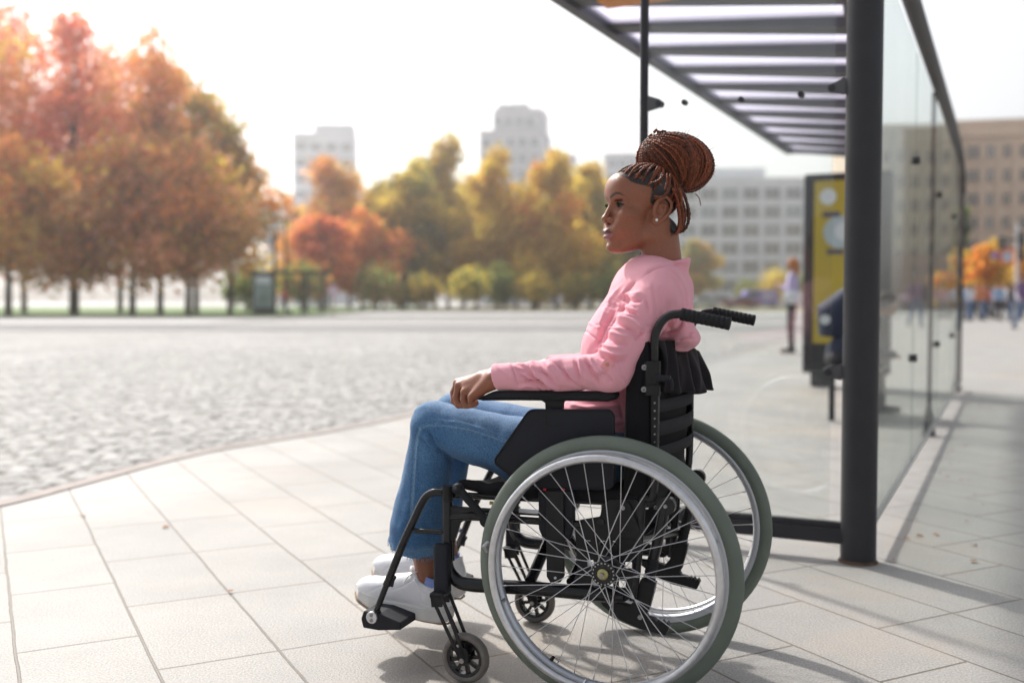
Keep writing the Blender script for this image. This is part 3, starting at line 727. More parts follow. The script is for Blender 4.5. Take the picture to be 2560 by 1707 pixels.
# ------------------------------------------------------------------ bus shelter
M_frame = mat('anthracite_steel', (0.026, 0.026, 0.031), 0.5, metal=0.0, spec=.35, vary=0.12, vscale=9, bump=0.15, bscale=60)
M_framed = mat('dark_roof_steel', (0.07, 0.07, 0.078), 0.55, vary=0.1, vscale=5)
M_steel = mat('steel_bolt', (0.32, 0.32, 0.33), 0.3, metal=0.9)
M_brk = mat('grey_bracket', (.10, .10, .105), .4, metal=.5)
M_glass = glass_mat('shelter_glass', (0.965, 0.98, 0.972))
M_glassb = glass_mat('shelter_glass_back', (0.86, 0.89, 0.875))
def poly_mat():
    m = bpy.data.materials.new('translucent_roof_panel'); m.use_nodes = True; n = nt(m).nodes; l = nt(m).links
    n.remove(n['Principled BSDF']); t = n.new('ShaderNodeBsdfTranslucent'); t.inputs[0].default_value = (0.86, 0.83, 0.93, 1)
    tr = n.new('ShaderNodeBsdfTransparent'); tr.inputs[0].default_value = (0.9, 0.88, 0.95, 1)
    mx = n.new('ShaderNodeMixShader'); mx.inputs[0].default_value = 0.62
    l.new(t.outputs[0], mx.inputs[1]); l.new(tr.outputs[0], mx.inputs[2]); l.new(mx.outputs[0], n['Material Output'].inputs[0]); return m
M_poly = poly_mat()
C0 = G(2145, 1403); GA = math.atan2(.899, .438)
sh = thing('bus_shelter', 'modern bus shelter with glass walls, black steel column and slatted canopy', 'bus shelter', (C0[0], C0[1], 0), GA)
def SL(px, py, p=None, g=None):
    """shelter-local point on the plane g=const or p=const"""
    r = ray(px, py); e1 = np.array([math.cos(GA), math.sin(GA)]); e2 = np.array([-math.sin(GA), math.cos(GA)])
    if g is not None: t = (g+np.dot(C0, e1))/np.dot(r[:2], e1)
    else: t = (p+np.dot(C0, e2))/np.dot(r[:2], e2)
    w = r*t; q = w[:2]-np.array(C0); return np.array([q@e1, q@e2, CAMH+w[2]])
MB().tube([(0, 0, -.02), (0, 0, 2.55)], .0605, 40).build('column', M_frame, sh)
MB().tube([(0, 0, .001), (0, 0, .010)], [.068, .063], 40).build('base_collar', mat('rusty_collar', (.10, .055, .035), .9, vary=.5, vscale=60), sh)
pL = SL(1608, 700, g=0)[1]
MB().tube([(0, pL, -.02), (0, pL, 2.5)], .0165, 20).build('post', M_frame, sh)
b = MB(); b.box((0, pL/2, .088), (.05, pL-.075, .055)); b.box((0, pL/2, .125), (.03, pL-.075, .018)); b.build('base_rail', M_frame, sh, smooth=False)
b = MB(); b.box((0, (pL+.075)/2, 1.20), (.010, pL-.125, 2.13)); b.build('side_glass_panel', M_glass, sh, smooth=False)
# bolts and bracket plates on the side glass
def disc(parent, name, c, r, th, m, ax='x'):
    a = np.array(c, float); d = np.array({'x': (th, 0, 0), 'y': (0, th, 0)}[ax]); b = MB(); b.tube([a-d, a+d], r, 20); return b.build(name, m, parent)
for px in (1712, 1854, 2003): c = SL(px, 1712 and {1712: 257, 1854: 250, 2003: 237}[px], g=0); disc(sh, 'glass_bolt', c, .0105, .012, M_dark)
for (z) in (1.648, 0.66):
    for (y0, sg) in ((pL, -1), (0.0, 1)):
        y1 = y0+sg*(.016 if sg < 0 else .06); b = MB()
        for k, x in enumerate((-.011, .011)):
            pass
        P0 = rounded([(y1, z-.028), (y1, z+.034), (y1+sg*.052, z+.015), (y1+sg*.062, z), (y1+sg*.052, z-.015)], .01, 4)
        V, F = prism_vf(P0, -.012, -.006); V = [(v[1], v[0], v[2]) for v in V]; b.add(V, F); b.build('glass_bracket', M_brk, sh, smooth=False)
        disc(sh, 'glass_bolt', (0, y1+sg*.047, z), .013, .016, M_dark)
# back wall
RL = 7.45
MB().tube([(-.15, 0, 2.40), (5.6, 0, 2.36), (6.9, 0, 2.30), (7.35, 0, 2.16), (7.45, 0, 1.98)], .043, 18).build('top_rail', M_frame, sh)
gb = []
for (px, py) in ((2313, 1088), (2364, 974)):
    g_ = G(px, py); gb.append((np.array(g_)-np.array(C0))@np.array([math.cos(GA), math.sin(GA)]))
print('post g', gb)
gs = [0.07, gb[0]*.5, gb[0], (gb[0]+gb[1])/2, gb[1]]
for i in range(4):
    b = MB(); b.box(((gs[i]+gs[i+1])/2, -.02, 1.13), (gs[i+1]-gs[i]-.02, .010, 2.06)); b.build('back_glass_panel', M_glassb, sh, smooth=False)
    b = MB(); b.box(((gs[i]+gs[i+1])/2, -.02, .092), (gs[i+1]-gs[i]-.02, .018, .02)); b.build('glass_edge_trim', M_steel, sh, smooth=False)
for g_ in gb: 
    MB().tube([(g_, .02, 0), (g_, .02, 2.3)], .017, 12).build('post', M_frame, sh)
    b = MB(); b.add([(g_-.05, -.02, 0), (g_+.05, -.02, 0), (g_+.05, .06, 0), (g_-.05, .06, 0), (g_-.02, 0, .19), (g_+.02, 0, .19), (g_+.02, .04, .19), (g_-.02, .04, .19)], [(0,3,2,1),(4,5,6,7),(0,1,5,4),(1,2,6,5),(2,3,7,6),(3,0,4,7)]); b.build('post_foot', M_dark, sh, smooth=False)
MB().tube([(RL, 0, 0), (RL, 0, 2.0)], .03, 12).build('post', M_frame, sh)
for g_ in gs[1:4]:
    for z in (.62, 1.62): disc(sh, 'glass_bolt', (g_, -.02, z), .02, .02, M_dark, 'y')
for z in (.62, 1.62): 
    b = MB(); b.box((.085, -.02, z), (.06, .05, .05)); b.build('glass_clamp', M_dark, sh, bevel=.008)
# canopy: slanting frame, cross bars with tapering fins, translucent strips
gL = (np.array(C0)@np.array([math.cos(GA), math.sin(GA)])); pCol = (np.array(C0)@np.array([-math.sin(GA), math.cos(GA)]))
r = ray(1972, 375); t = (2.51-CAMH)/r[2]; cor = np.array([r[0]*t, r[1]*t])-np.array(C0)
e1 = np.array([math.cos(GA), math.sin(GA)]); e2 = np.array([-math.sin(GA), math.cos(GA)])
GE, PE = cor@e1, cor@e2
print('roof far g', GE, 'p', PE)
def zr(p): return 2.51-(PE-p)*0.085
def pin(g): return 0.06+0.80*max(0, g)/GE     # inner edge of the canopy
cf = MB()
def beam(p0, p1, w, h):
    a = np.array(p0, float); b_ = np.array(p1, float); d = b_-a; L = np.linalg.norm(d); d /= L
    s = np.cross(d, (0, 0, 1)); s /= np.linalg.norm(s); u = np.cross(s, d)
    V = []
    for q in (a, b_):
        for i, j in ((-1, -1), (1, -1), (1, 1), (-1, 1)): V.append(q+s*i*w/2+u*j*h/2)
    return V, [(0,3,2,1),(4,5,6,7),(0,1,5,4),(1,2,6,5),(2,3,7,6),(3,0,4,7)]
g0 = -0.35
cf.add(*beam((g0, PE, zr(PE)), (GE+.03, PE, zr(PE)), .06, .085))
cf.add(*beam((g0, pin(g0), zr(pin(0))-.02), (GE+.03, pin(GE), zr(pin(GE))-.02), .08, .10))
cf.add(*beam((GE, pin(GE), zr(pin(GE))), (GE, PE, zr(PE)), .06, .07))
cf.build('canopy_frame', M_framed, sh, smooth=False)
s0 = 5.21-gL; k = -6
while True:
    a = s0+.608*k; b1 = a+.42; k += 1
    if a < g0+.05: continue
    if b1 > GE: break
    pi0 = pin(a)+.05
    q = MB(); q.add([(a, pi0, zr(pi0)), (b1, pi0, zr(pi0)), (b1, PE-.03, zr(PE)), (a, PE-.03, zr(PE)), (a, pi0, zr(pi0)+.012), (b1, pi0, zr(pi0)+.012), (b1, PE-.03, zr(PE)+.012), (a, PE-.03, zr(PE)+.012)], [(0,3,2,1),(4,5,6,7),(0,1,5,4),(1,2,6,5),(2,3,7,6),(3,0,4,7)])
    q.build('canopy_light_panel', M_poly, sh, smooth=False)
    e = b1+.188; pi1 = pin(b1)+.04
    q = MB(); 
    z0, z1 = zr(pi1), zr(PE)
    V = [(b1+.002, pi1, z0-.055), (e-.002, pi1, z0-.055), (e-.002, PE-.03, z1-.012), (b1+.002, PE-.03, z1-.012), (b1+.002, pi1, z0+.03), (e-.002, pi1, z0+.03), (e-.002, PE-.03, z1+.03), (b1+.002, PE-.03, z1+.03)]
    q.add(V, [(0,3,2,1),(4,5,6,7),(0,1,5,4),(1,2,6,5),(2,3,7,6),(3,0,4,7)]); q.build('canopy_bar', M_framed, sh, smooth=False)
# hanging display with an orange rim
M_orange = mat('orange_paint', (0.55, 0.20, 0.03), 0.5)
ds = thing('hanging_display', 'orange rimmed display box hanging under the shelter canopy', 'display', (*[C0[i]+e1[i]*.62+e2[i]*.96 for i in (0, 1)], 2.33), GA)
b = MB(); b.box((0, 0, 0), (.09, .44, .17)); b.build('housing', M_dark, ds, smooth=False)
b = MB(); b.box((0, 0, -.093), (.12, .48, .016)); b.box((0, 0, .093), (.12, .48, .016)); b.box((0, .232, 0), (.12, .016, .17)); b.box((0, -.232, 0), (.12, .016, .17)); b.build('rim', M_orange, ds, smooth=False)
# bench inside the shelter
bn = thing('bench', 'dark slatted bench inside the bus shelter behind the black column', 'bench', (*[G(2176, 1040)[i]-(.12 if i == 0 else 0) for i in (0, 1)], 0), GA)
for y in (-.14, 0, .14): b = MB(); b.box((0, y, .375), (.95, .11, .03)); b.build('seat_slat', M_dark, bn, smooth=False)
for x in (-.4, .4):
    for y in (-.12, .12): b = MB(); b.box((x, y, .18), (.04, .04, .36)); b.build('leg', M_dark, bn, smooth=False)
# yellow advertising light box at the far end
def abox(name, label, w, h, z0, m, loc, rz, depth=.22):
    t = thing(name, label, 'advertising box', (*loc, 0), rz)
    b = MB(); b.box((0, 0, z0+h/2-.12), (depth, w+.22, h+.40)); b.build('casing', M_dark, t, bevel=.02, smooth=False)
    for y in (-w/2+.08, w/2-.08): b = MB(); b.box((0, y, z0/2), (.12, .22, z0)); b.build('leg', M_dark, t, smooth=False)
    b = MB(); b.box((-depth/2-.004, 0, z0+h/2), (.012, w, h)); b.build('poster', m, t, smooth=False)
    return t
M_yel = mat('yellow_poster', (0.46, 0.35, 0.04), 0.5, vary=0.12, vscale=2.0)
pa, pb = SL(2037, 640, g=GE+.1)[1], SL(2200, 640, g=GE+.1)[1]
zt_ = SL(2050, 452, g=GE)[2]; zb_ = SL(2050, 858, g=GE)[2]
wA = pa-pb; lc = [C0[i]+e1[i]*(GE+.15)+e2[i]*(pa+pb)/2 for i in (0, 1)]
ad = abox('advertising_box', 'tall black advertising box with a yellow poster behind the shelter glass', wA, zt_-zb_, zb_, M_yel, lc, GA)
M_badge = mat('poster_white', (0.62, 0.66, 0.66), .5); M_ink = mat('poster_ink', (0.10, 0.10, 0.14), .5); M_badgeb = mat('poster_pale_blue', (0.42, 0.50, 0.52), .5)
def on_ad(px, py): q = SL(px, py, g=GE+.02); return q[1]-(pa+pb)/2, q[2]
for (px, py, r_, m, nm) in ((2070, 492, .085, M_badge, 'printed_badge'), (2100, 580, .17, M_badgeb, 'printed_circle'), (2112, 577, .10, M_badge, 'printed_badge')):
    y, z = on_ad(px, py); b = MB(); b.tube([(-.118, y, z), (-.124-(.002 if nm == 'printed_badge' else 0), y, z)], r_, 28); b.build(nm, m, ad)
for (x0, x1, py, h_) in ((2056, 2100, 537, .055), (2066, 2108, 630, .05)):
    y0, z = on_ad(x0, py); y1, _ = on_ad(x1, py); b = MB(); b.box((-.122, (y0+y1)/2, z), (.006, abs(y0-y1), h_)); b.build('printed_bar', M_ink, ad, smooth=False)
# ------------------------------------------------------------------ street furniture across the square
def Wx(px, d): return W(px, 752, d)[0]
fs = thing('bus_shelter', 'small dark bus shelter far across the square at left', 'bus shelter', (Wx(712, 61), 61, .12))
b = MB(); b.box((.3, 0, 2.45), (4.7, 1.6, .16)); b.build('roof', M_dark, fs, smooth=False)
for x in (.9, 1.2, 2.2): b = MB(); b.tube([(x, .5, 0), (x, .5, 2.4)], .06, 8); b.build('post', M_dark, fs)
b = MB(); b.box((1.55, .55, 1.3), (2.4, .02, 1.9)); b.build('glass_wall', M_glass, fs, smooth=False)
b = MB(); b.box((1.4, .3, .45), (1.6, .35, .05)); b.build('seat', M_dark, fs, smooth=False)
fa = thing('advertising_box', 'dark framed advertising box with a pale green poster at the far bus shelter', 'advertising box', (Wx(660, 60.2), 60.2, .12))
b = MB(); b.box((0, 0, 1.2), (1.38, .25, 2.35)); b.build('casing', M_dark, fa, smooth=False, bevel=.03)
b = MB(); b.box((0, -.135, 1.3), (1.1, .02, 1.9)); b.build('poster', mat('pale_green_poster', (0.20, 0.27, 0.24), .3, vary=.3, vscale=1.5), fa, smooth=False)
b = MB(); b.box((0, -.15, 2.0), (.8, .02, .4)); b.build('printed_panel', M_badge, fa, smooth=False)
lp = thing('street_lamp', 'dark lamp post with a small white globe above the far bus shelter', 'street lamp', (Wx(680, 61.5), 62.2, .12))
MB().tube([(0, 0, 0), (0, 0, 4.6)], [.11, .09], 10).build('pole', M_dark, lp); MB().box((0.1, 0, 4.65), (.5, .3, .2)).build('head', M_dark, lp, smooth=False)
b = MB(); b.tube([(-.28, 0, 4.1), (-.28, 0, 4.35), (-.28, 0, 4.55)], [.12, .24, .12], 12); b.build('globe', M_badge, lp)
lp = thing('street_lamp', 'taller thin lamp post with a forked arm right of the far bus shelter box', 'street lamp', (Wx(715, 63), 63, .12))
MB().tube([(0, 0, 0), (0, 0, 5.9)], [.09, .06], 10).build('pole', M_dark, lp); MB().tube([(-.9, 0, 6.1), (-.4, 0, 5.75), (.4, 0, 5.75), (.9, 0, 6.1)], .06, 8).build('arm', M_dark, lp)
sg = thing('road_sign', 'round pink and white road sign on a thin pole right of the far bus shelter', 'road sign', (Wx(833, 57), 57, .12))
MB().tube([(0, 0, 0), (0, 0, 1.35)], .035, 8).build('pole', mat('red_pole', (.25, .07, .06), .6), sg); b = MB(); b.tube([(0, -.03, 1.35), (0, 0, 1.35)], .3, 24); b.build('plate', mat('pink_sign', (.62, .42, .52), .5), sg)
b = MB(); b.box((0, -.04, 1.35), (.4, .02, .1)); b.build('bar', M_badge, sg, smooth=False)
rp = thing('sign_pole', 'grey pole with traffic lights and signs above the crowd at the right edge', 'pole', (Wx(2541, 57), 57, 0))
MB().tube([(0, 0, 0), (0, 0, 5.2)], [.11, .08], 12).build('pole', M_grey, rp)
MB().tube([(0, 0, 4.3), (-1.0, 0, 4.35)], .05, 8).build('arm', M_dark, rp)
for (x, z) in ((-.95, 4.1), (.12, 4.35), (.12, 3.5)): b = MB(); b.box((x, -.12, z), (.28, .25, .75)); b.build('traffic_light', M_dark, rp, smooth=False, bevel=.03)
b = MB(); b.box((-.62, -.1, 3.38), (.80, .05, .92)); b.build('sign_board', mat('orange_sign', (.68, .13, .03), .5), rp, smooth=False, bevel=.04)
b = MB(); b.tube([(-.62, -.13, 3.36), (-.62, -.15, 3.36)], .29, 28); b.build('sign_circle', M_badge, rp)
b = MB(); b.box((-.56, -.16, 3.36), (.34, .02, .085)); b.add([(-.86, -.17, 3.36), (-.68, -.17, 3.50), (-.68, -.17, 3.22), (-.86, -.15, 3.36), (-.68, -.15, 3.50), (-.68, -.15, 3.22)], [(0, 2, 1), (3, 4, 5), (0, 1, 4, 3), (1, 2, 5, 4), (2, 0, 3, 5)]); b.build('sign_arrow', mat('blue_arrow', (.03, .12, .5), .5), rp, smooth=False)
b = MB(); b.tube([(-1.3, -.1, 3.42), (-1.3, -.13, 3.42)], .2, 20); b.build('sign_plate', mat('purple_sign', (.28, .12, .42), .5), rp)
MB().tube([(-1.3, -.08, 3.42), (0, -.08, 3.42)], .025, 6).build('arm', M_grey, rp)
# overhead tram wires
for i, (a, b_, lb) in enumerate((((1000, -60, 26), (1720, 330, 60), 'left overhead wire crossing the sky towards the canopy'), ((1120, -60, 24), (1760, 300, 60), 'right overhead wire crossing the sky towards the canopy'))):
    A, B_ = np.array(W(*a)), np.array(W(*b_)); pts = [A+(B_-A)*t_+np.array([0, 0, -.8*math.sin(math.pi*t_)]) for t_ in np.linspace(-.5, 1.3, 24)]
    V, F = tube_vf(pts, .016, 5); o = mesh_obj('overhead_wire', V, F, mat('wire', (.3, .3, .32), .7)); tag(o, lb, 'wire', 'overhead wires')

# ------------------------------------------------------------------ cars and bus far behind
def make_car(label, px, d, m, rz, L=4.3, H=1.45, kind='car'):
    t = thing('parked_car', label, 'car', (Wx(px, d), d, 0.0), rz, 'cars far behind the woman')
    prof = [(-L/2, .32), (-L/2, .72), (-L*.42, .86), (-L*.22, .93), (L*.36, .97), (L/2, .85), (L/2, .32)]
    MB().prism(rounded(prof, .12, 3), -.85, .85, .08).build('body', m, t)
    cab = [(-L*.24, .92), (-L*.10, H), (L*.22, H), (L*.38, .96)]
    MB().prism(rounded(cab, .15, 3), -.72, .72, .1).build('window', M_win, t)
    MB().prism(rounded([(-L*.12, H-.03), (-L*.08, H+.03), (L*.2, H+.03), (L*.24, H-.03)], .05, 2), -.66, .66, .02).build('roof', m, t)
    for x in (-L*.31, L*.31):
        for y in (-.8, .8):
            V, F = lathe([(.18, -.1), (.31, -.1), (.33, 0), (.31, .1), (.18, .1)], 18, c=(x, y, .33)); w = mesh_obj('wheel', V, F, M_dark, t)
            b = MB(); b.tube([(x, y-.08, .33), (x, y+.08, .33)], .19, 12); b.build('hubcap', M_steel, w)
    for y in (-.6, .6): b = MB(); b.box((-L/2+.01, y, .7), (.06, .3, .14)); b.build('headlight', M_badge, t, smooth=False)
    return t
M_cwh = mat('white_car_paint', (.68, .69, .70), .25, coat=.6); M_cred = mat('dark_red_car_paint', (.26, .03, .04), .25, coat=.6); M_cgr = mat('silver_car_paint', (.42, .44, .46), .25, metal=.5, coat=.5)
make_car('white car leftmost behind the woman\'s shoulder, before the white office block', 1752, 126, M_cwh, R(4))
make_car('silver car between the leftmost white one and the dark red one', 1797, 132, M_cgr, R(-3))
make_car('dark red car parked left of the purple van', 1852, 124, M_cred, R(2))
make_car('white car half hidden by the pink shoulder', 1705, 130, M_cwh, R(8))
vn = thing('van', 'purple and white van behind the dark red car', 'van', (Wx(1896, 131), 131, 0), 0)
MB().prism(rounded([(-2.3, .35), (-2.3, 1.3), (-1.7, 2.3), (2.2, 2.3), (2.3, .35)], .2, 3), -1, 1, .08).build('body', mat('purple_van_paint', (.26, .22, .60), .35), vn)
b = MB(); b.box((-.7, -1.02, 1.75), (1.2, .04, .6)); b.build('window', M_win, vn, smooth=False)
b = MB(); b.box((.9, -1.02, 1.5), (1.4, .04, .8)); b.build('painted_panel', mat('lilac_panel', (.5, .46, .7), .4), vn, smooth=False)
for x in (-1.5, 1.5): V, F = lathe([(.18, -.1), (.31, -.1), (.33, 0), (.31, .1), (.18, .1)], 18, c=(x, -.95, .33)); mesh_obj('wheel', V, F, M_dark, vn)
for px in (1450, 1490, 1420): make_car({1450: 'white car glimpsed under the yellow gold tree', 1490: 'pale car glimpsed left of the pink sleeve under the trees', 1420: 'white car glimpsed beyond the gold bush'}[px], px, 165, M_cwh, R(5))

# ------------------------------------------------------------------ people in the distance
def pose_pts(kind):
    H = 1.70
    p = dict(head=(0, 0, 1.60), neck=(0, 0, 1.47), chest=(0, 0, 1.25), pel=(0, 0, .95))
    S = {}
    for s in (-1, 1):
        if kind == 'stand': k = (.01, s*.09, .50); f = (-.02, s*.10, .06); el = (.03, s*.25, 1.12); h = (-.02, s*.27, .86)
        elif kind == 'walk': k = (.14*s+.06, s*.09, .51); f = (.30*s-.04*(s < 0), s*.09, .07+.05*(s < 0)); el = (-.07*s, s*.24, 1.12); h = (-.22*s+.06, s*.25, .90)
        elif kind == 'phone': k = (.02, s*.09, .50); f = (0, s*.1, .06); el = (.04, s*.24, 1.13); h = (.24, s*.07, 1.22)
        S[s] = dict(hip=(0, s*.09, .90), knee=k, foot=f, sh=(0, s*.17, 1.40), el=el, hand=h)
    return p, S
def person_parts(kind, long_hair=False, skirt=False):
    p, S = pose_pts(kind)
    def body(q):
        d = ell(q, (0.01, 0, 1.60), (.095, .075, .115)); d = smin(d, ell(q, (.095, 0, 1.585), (.02, .014, .02)), .02)
        d = smin(d, cap(q, (0, 0, 1.38), (0, 0, 1.52), .05), .03)
        d = smin(d, ell(q, (0, 0, 1.24), (.10, .15, .22)), .05); d = smin(d, ell(q, (0, 0, .95), (.10, .14, .13)), .08)
        for s in (-1, 1):
            a = S[s]
            d = smin(d, cap(q, a['hip'], a['knee'], .075, .05), .03); d = smin(d, cap(q, a['knee'], a['foot'], .05, .035), .02)
            fx = np.array(a['foot']); d = smin(d, cap(q, fx+(0, 0, -.03), fx+(.16, 0, -.035), .036, .028), .02)
            d = smin(d, cap(q, a['sh'], a['el'], .05, .037), .03); d = smin(d, cap(q, a['el'], a['hand'], .035, .027), .02)
            hd = np.array(a['hand']); dr = hd-np.array(a['el']); dr /= np.linalg.norm(dr); d = smin(d, cap(q, hd, hd+dr*.08, .03, .02), .015)
            d = smin(d, cap(q, hd+dr*.08, hd+dr*.13, .02, .014), .01)
        return d
    def top(q):
        d = ell(q, (0, 0, 1.22), (.125, .175, .25)); d = smin(d, ell(q, (0, 0, .98), (.13, .165, .12)), .08); d = smin(d, cap(q, (0, -.15, 1.40), (0, .15, 1.40), .065), .05)
        for s in (-1, 1):
            a = S[s]; d = smin(d, cap(q, a['sh'], a['el'], .064, .052), .03); d = smin(d, cap(q, a['el'], np.array(a['el'])+(np.array(a['hand'])-a['el'])*.75, .05, .04), .02)
        return d
    def trous(q):
        d = ell(q, (0, 0, .93), (.12, .158, .13))
        for s in (-1, 1):
            a = S[s]; d = smin(d, cap(q, a['hip'], a['knee'], .09, .068), .03); d = smin(d, cap(q, a['knee'], np.array(a['foot'])+(0, 0, .03), .066, .055), .02)
        return d
    def hair(q):
        d = ell(q, (-.012, 0, 1.625), (.105, .088, .108)); d = smax(d, -ell(q, (.12, 0, 1.57), (.085, .08, .10)), .02)
        if long_hair: d = smin(d, ell(q, (-.07, 0, 1.48), (.05, .09, .16)), .04)
        return d
    def shoes(q):
        d = np.full(q.shape[:-1], 9., np.float32)
        for s in (-1, 1):
            fx = np.array(S[s]['foot']); d = np.minimum(d, cap(q, fx+(-.03, 0, -.012), fx+(.17, 0, -.025), .046, .036))
        return d
    out = {}
    for nm, f, h in (('body', body, .022), ('top', top, .026), ('trousers', trous, .026), ('hair', hair, .02), ('shoes', shoes, .022)):
        V, F = sdf_mesh(f, (-.6, -.5, -.08), (.6, .5, 1.85), h); out[nm] = (V, F)
    return out
M_skin_far = mat('skin_far', (.42, .22, .15), .6)
def cm(name, c): return mat(name, c, .8)
PM = dict(white=cm('cloth_white', (.68, .68, .72)), black=cm('cloth_black', (.03, .03, .035)), navy=cm('cloth_navy', (.022, .03, .06)), jeans=cm('cloth_denim', (.08, .15, .28)), orange=cm('cloth_orange', (.55, .2, .08)), purple=cm('cloth_purple', (.16, .09, .2)), lilac=cm('cloth_lilac', (.45, .38, .58)), beige=cm('cloth_beige', (.45, .32, .22)), grey=cm('cloth_grey', (.2, .2, .21)), pink=cm('cloth_pink', (.55, .3, .32)), red=cm('cloth_red', (.4, .05, .06)), hdark=cm('hair_dark', (.04, .025, .02)), hor=cm('hair_ginger', (.42, .14, .03)), hred=cm('hair_red', (.35, .03, .05)), blue=cm('cloth_pale_blue', (.30, .42, .60)))
PROTO = {}
for kd, lh in (('stand', False), ('walk', True), ('phone', True)): 
    PROTO[kd] = {k: mesh_obj(k, v[0], v[1], M_skin_far if k == 'body' else PM['black']) for k, v in person_parts(kd, lh).items()}
used_p = set()
def person(label, px, d, kind, top, tr, hair, rz, z=0.0, grp='people in the square at right', s=1.0):
    t = thing('person', label, 'person', (Wx(px, d), d, z), R(rz), grp); t.scale = (s, s, s)
    for k, pr in PROTO[kind].items():
        if (kind, k) not in used_p: o = pr; used_p.add((kind, k))
        else: o = pr.copy(); COL.objects.link(o)
        o.parent = t
        if k != 'body':
            o.material_slots[0].link = 'OBJECT'; o.material_slots[0].material = PM[{'top': top, 'trousers': tr, 'hair': hair, 'shoes': 'black'}[k]]
    return t
person('person in a white shirt and dark shorts, left of the crowd beside the glass', 2388, 49.5, 'walk', 'white', 'black', 'hor', -70)
person('person in a dark grey top right behind the left white shirted one', 2412, 52, 'stand', 'grey', 'grey', 'hdark', 40)
person('person with red hair, orange top and black trousers', 2441, 48.5, 'walk', 'orange', 'black', 'hred', 200)
person('person with ginger hair, orange top and blue jeans', 2458, 49, 'phone', 'orange', 'jeans', 'hor', -60)
person('person in a long beige top between the orange pair and the right white shirt', 2481, 55, 'stand', 'beige', 'grey', 'hdark', -90)
person('person in a white shirt and black trousers, right of the beige one', 2514, 49.5, 'walk', 'white', 'black', 'hor', 170)
person('person in a purple top just right of the right white shirt', 2536, 53, 'stand', 'purple', 'grey', 'hdark', 90)
person('person in a dark purple top and blue jeans cut by the right edge', 2560, 31, 'walk', 'purple', 'jeans', 'hdark', -80)
person('person in a dark top and pale jeans seen through the glass, nearer the column', 2288, 35, 'walk', 'purple', 'jeans', 'hdark', -90)
person('person in a dark top and grey jeans seen through the glass, farther from the column', 2314, 35.5, 'walk', 'navy', 'grey', 'hdark', -100)
person('person in pink behind the shelter glass, left of the end post', 2350, 50, 'stand', 'pink', 'grey', 'hdark', 80)
person('person in pale blue behind the shelter glass, right of the pink one', 2366, 54, 'stand', 'lilac', 'grey', 'hdark', 60)
person('person in pale blue and jeans directly beside the black column', 2200, 50, 'walk', 'blue', 'jeans', 'hor', 180)
for i, (px, d, kd, tp, tr, hr, lb) in enumerate(((2399, 46, 'stand', 'blue', 'navy', 'hdark', 'person in a pale blue top just right of the left white shirt'), (2426, 47, 'phone', 'white', 'jeans', 'hdark', 'person in a white top and jeans just left of the red haired one'), (2468, 51, 'walk', 'red', 'navy', 'hdark', 'person in a red top between the orange and beige tops'), (2496, 47, 'walk', 'blue', 'black', 'hor', 'person in a pale blue top left of the right white shirt'), (2526, 46, 'stand', 'black', 'jeans', 'hdark', 'person in a black top and jeans under the sign board'), (2549, 50, 'phone', 'white', 'grey', 'hdark', 'person in a white top right under the sign pole'))):
    person(lb, px, d, kd, tp, tr, hr, 40+i*71)
for i, (px, d, tp, lb) in enumerate(((2212, 84, 'blue', 'distant person in pale blue, first right of the black column'), (2224, 88, 'white', 'distant person in white, second right of the black column'), (2236, 84, 'white', 'distant person in white, third right of the black column'), (2249, 90, 'pink', 'distant person in pink, fourth right of the black column'), (2262, 86, 'lilac', 'distant person in lilac, fifth right of the black column'), (2274, 85, 'pink', 'distant person in pink left of the two dark figures'), (2334, 84, 'white', 'distant person in white between the dark figures and the glass end'))):
    person(lb, px, d, ('stand', 'walk', 'phone')[i % 3], tp, 'navy', 'hdark', i*47, grp='distant people behind the shelter glass')
for i, (px, d, tp, lb) in enumerate(((2402, 74, 'purple', 'distant person in purple behind the left white shirt'), (2424, 78, 'lilac', 'distant person in lilac left of the red haired one'), (2470, 76, 'purple', 'distant person in purple behind the ginger haired one'), (2492, 74, 'lilac', 'distant person in lilac right of the beige top'), (2500, 80, 'grey', 'distant person in grey left of the right white shirt'), (2527, 76, 'red', 'distant person in red behind the right white shirt'), (2547, 74, 'lilac', 'distant person in lilac under the sign pole'))):
    person(lb, px, d, ('walk', 'stand', 'phone')[i % 3], tp, 'purple', 'hdark', i*61, grp='distant people in the crowd at right')
person('person in orange and pale shorts walking under the golden tree', 1383, 100, 'walk', 'orange', 'lilac', 'hdark', 180, .1, 'people by the park')
person('person in a dark jacket walking by the far bus shelter posts', 712, 57, 'walk', 'red', 'navy', 'hdark', 200, .12, 'people by the park', .95)
person('person in white walking far left of the yellow gold tree', 1420, 108, 'stand', 'white', 'navy', 'hdark', 80, .1, 'people by the park')
wl = person('ginger haired person in a lilac top left of the yellow poster', 1980, 17.9, 'phone', 'lilac', 'black', 'hor', 165, 0, None, .96)
V, F = sdf_mesh(lambda q: smax(ell(q, (-.01, .30, .98), (.16, .07, .13)), -ell(q, (0, .3, 1.12), (.11, .03, .08)), .02), (-.3, .1, .7), (.3, .5, 1.2), .018)
hb = mesh_obj('handbag', V, F, PM['white']); hb.location = wl.location; hb.rotation_euler = wl.rotation_euler; tag(hb, 'pale shoulder bag carried by the ginger haired person', 'bag')
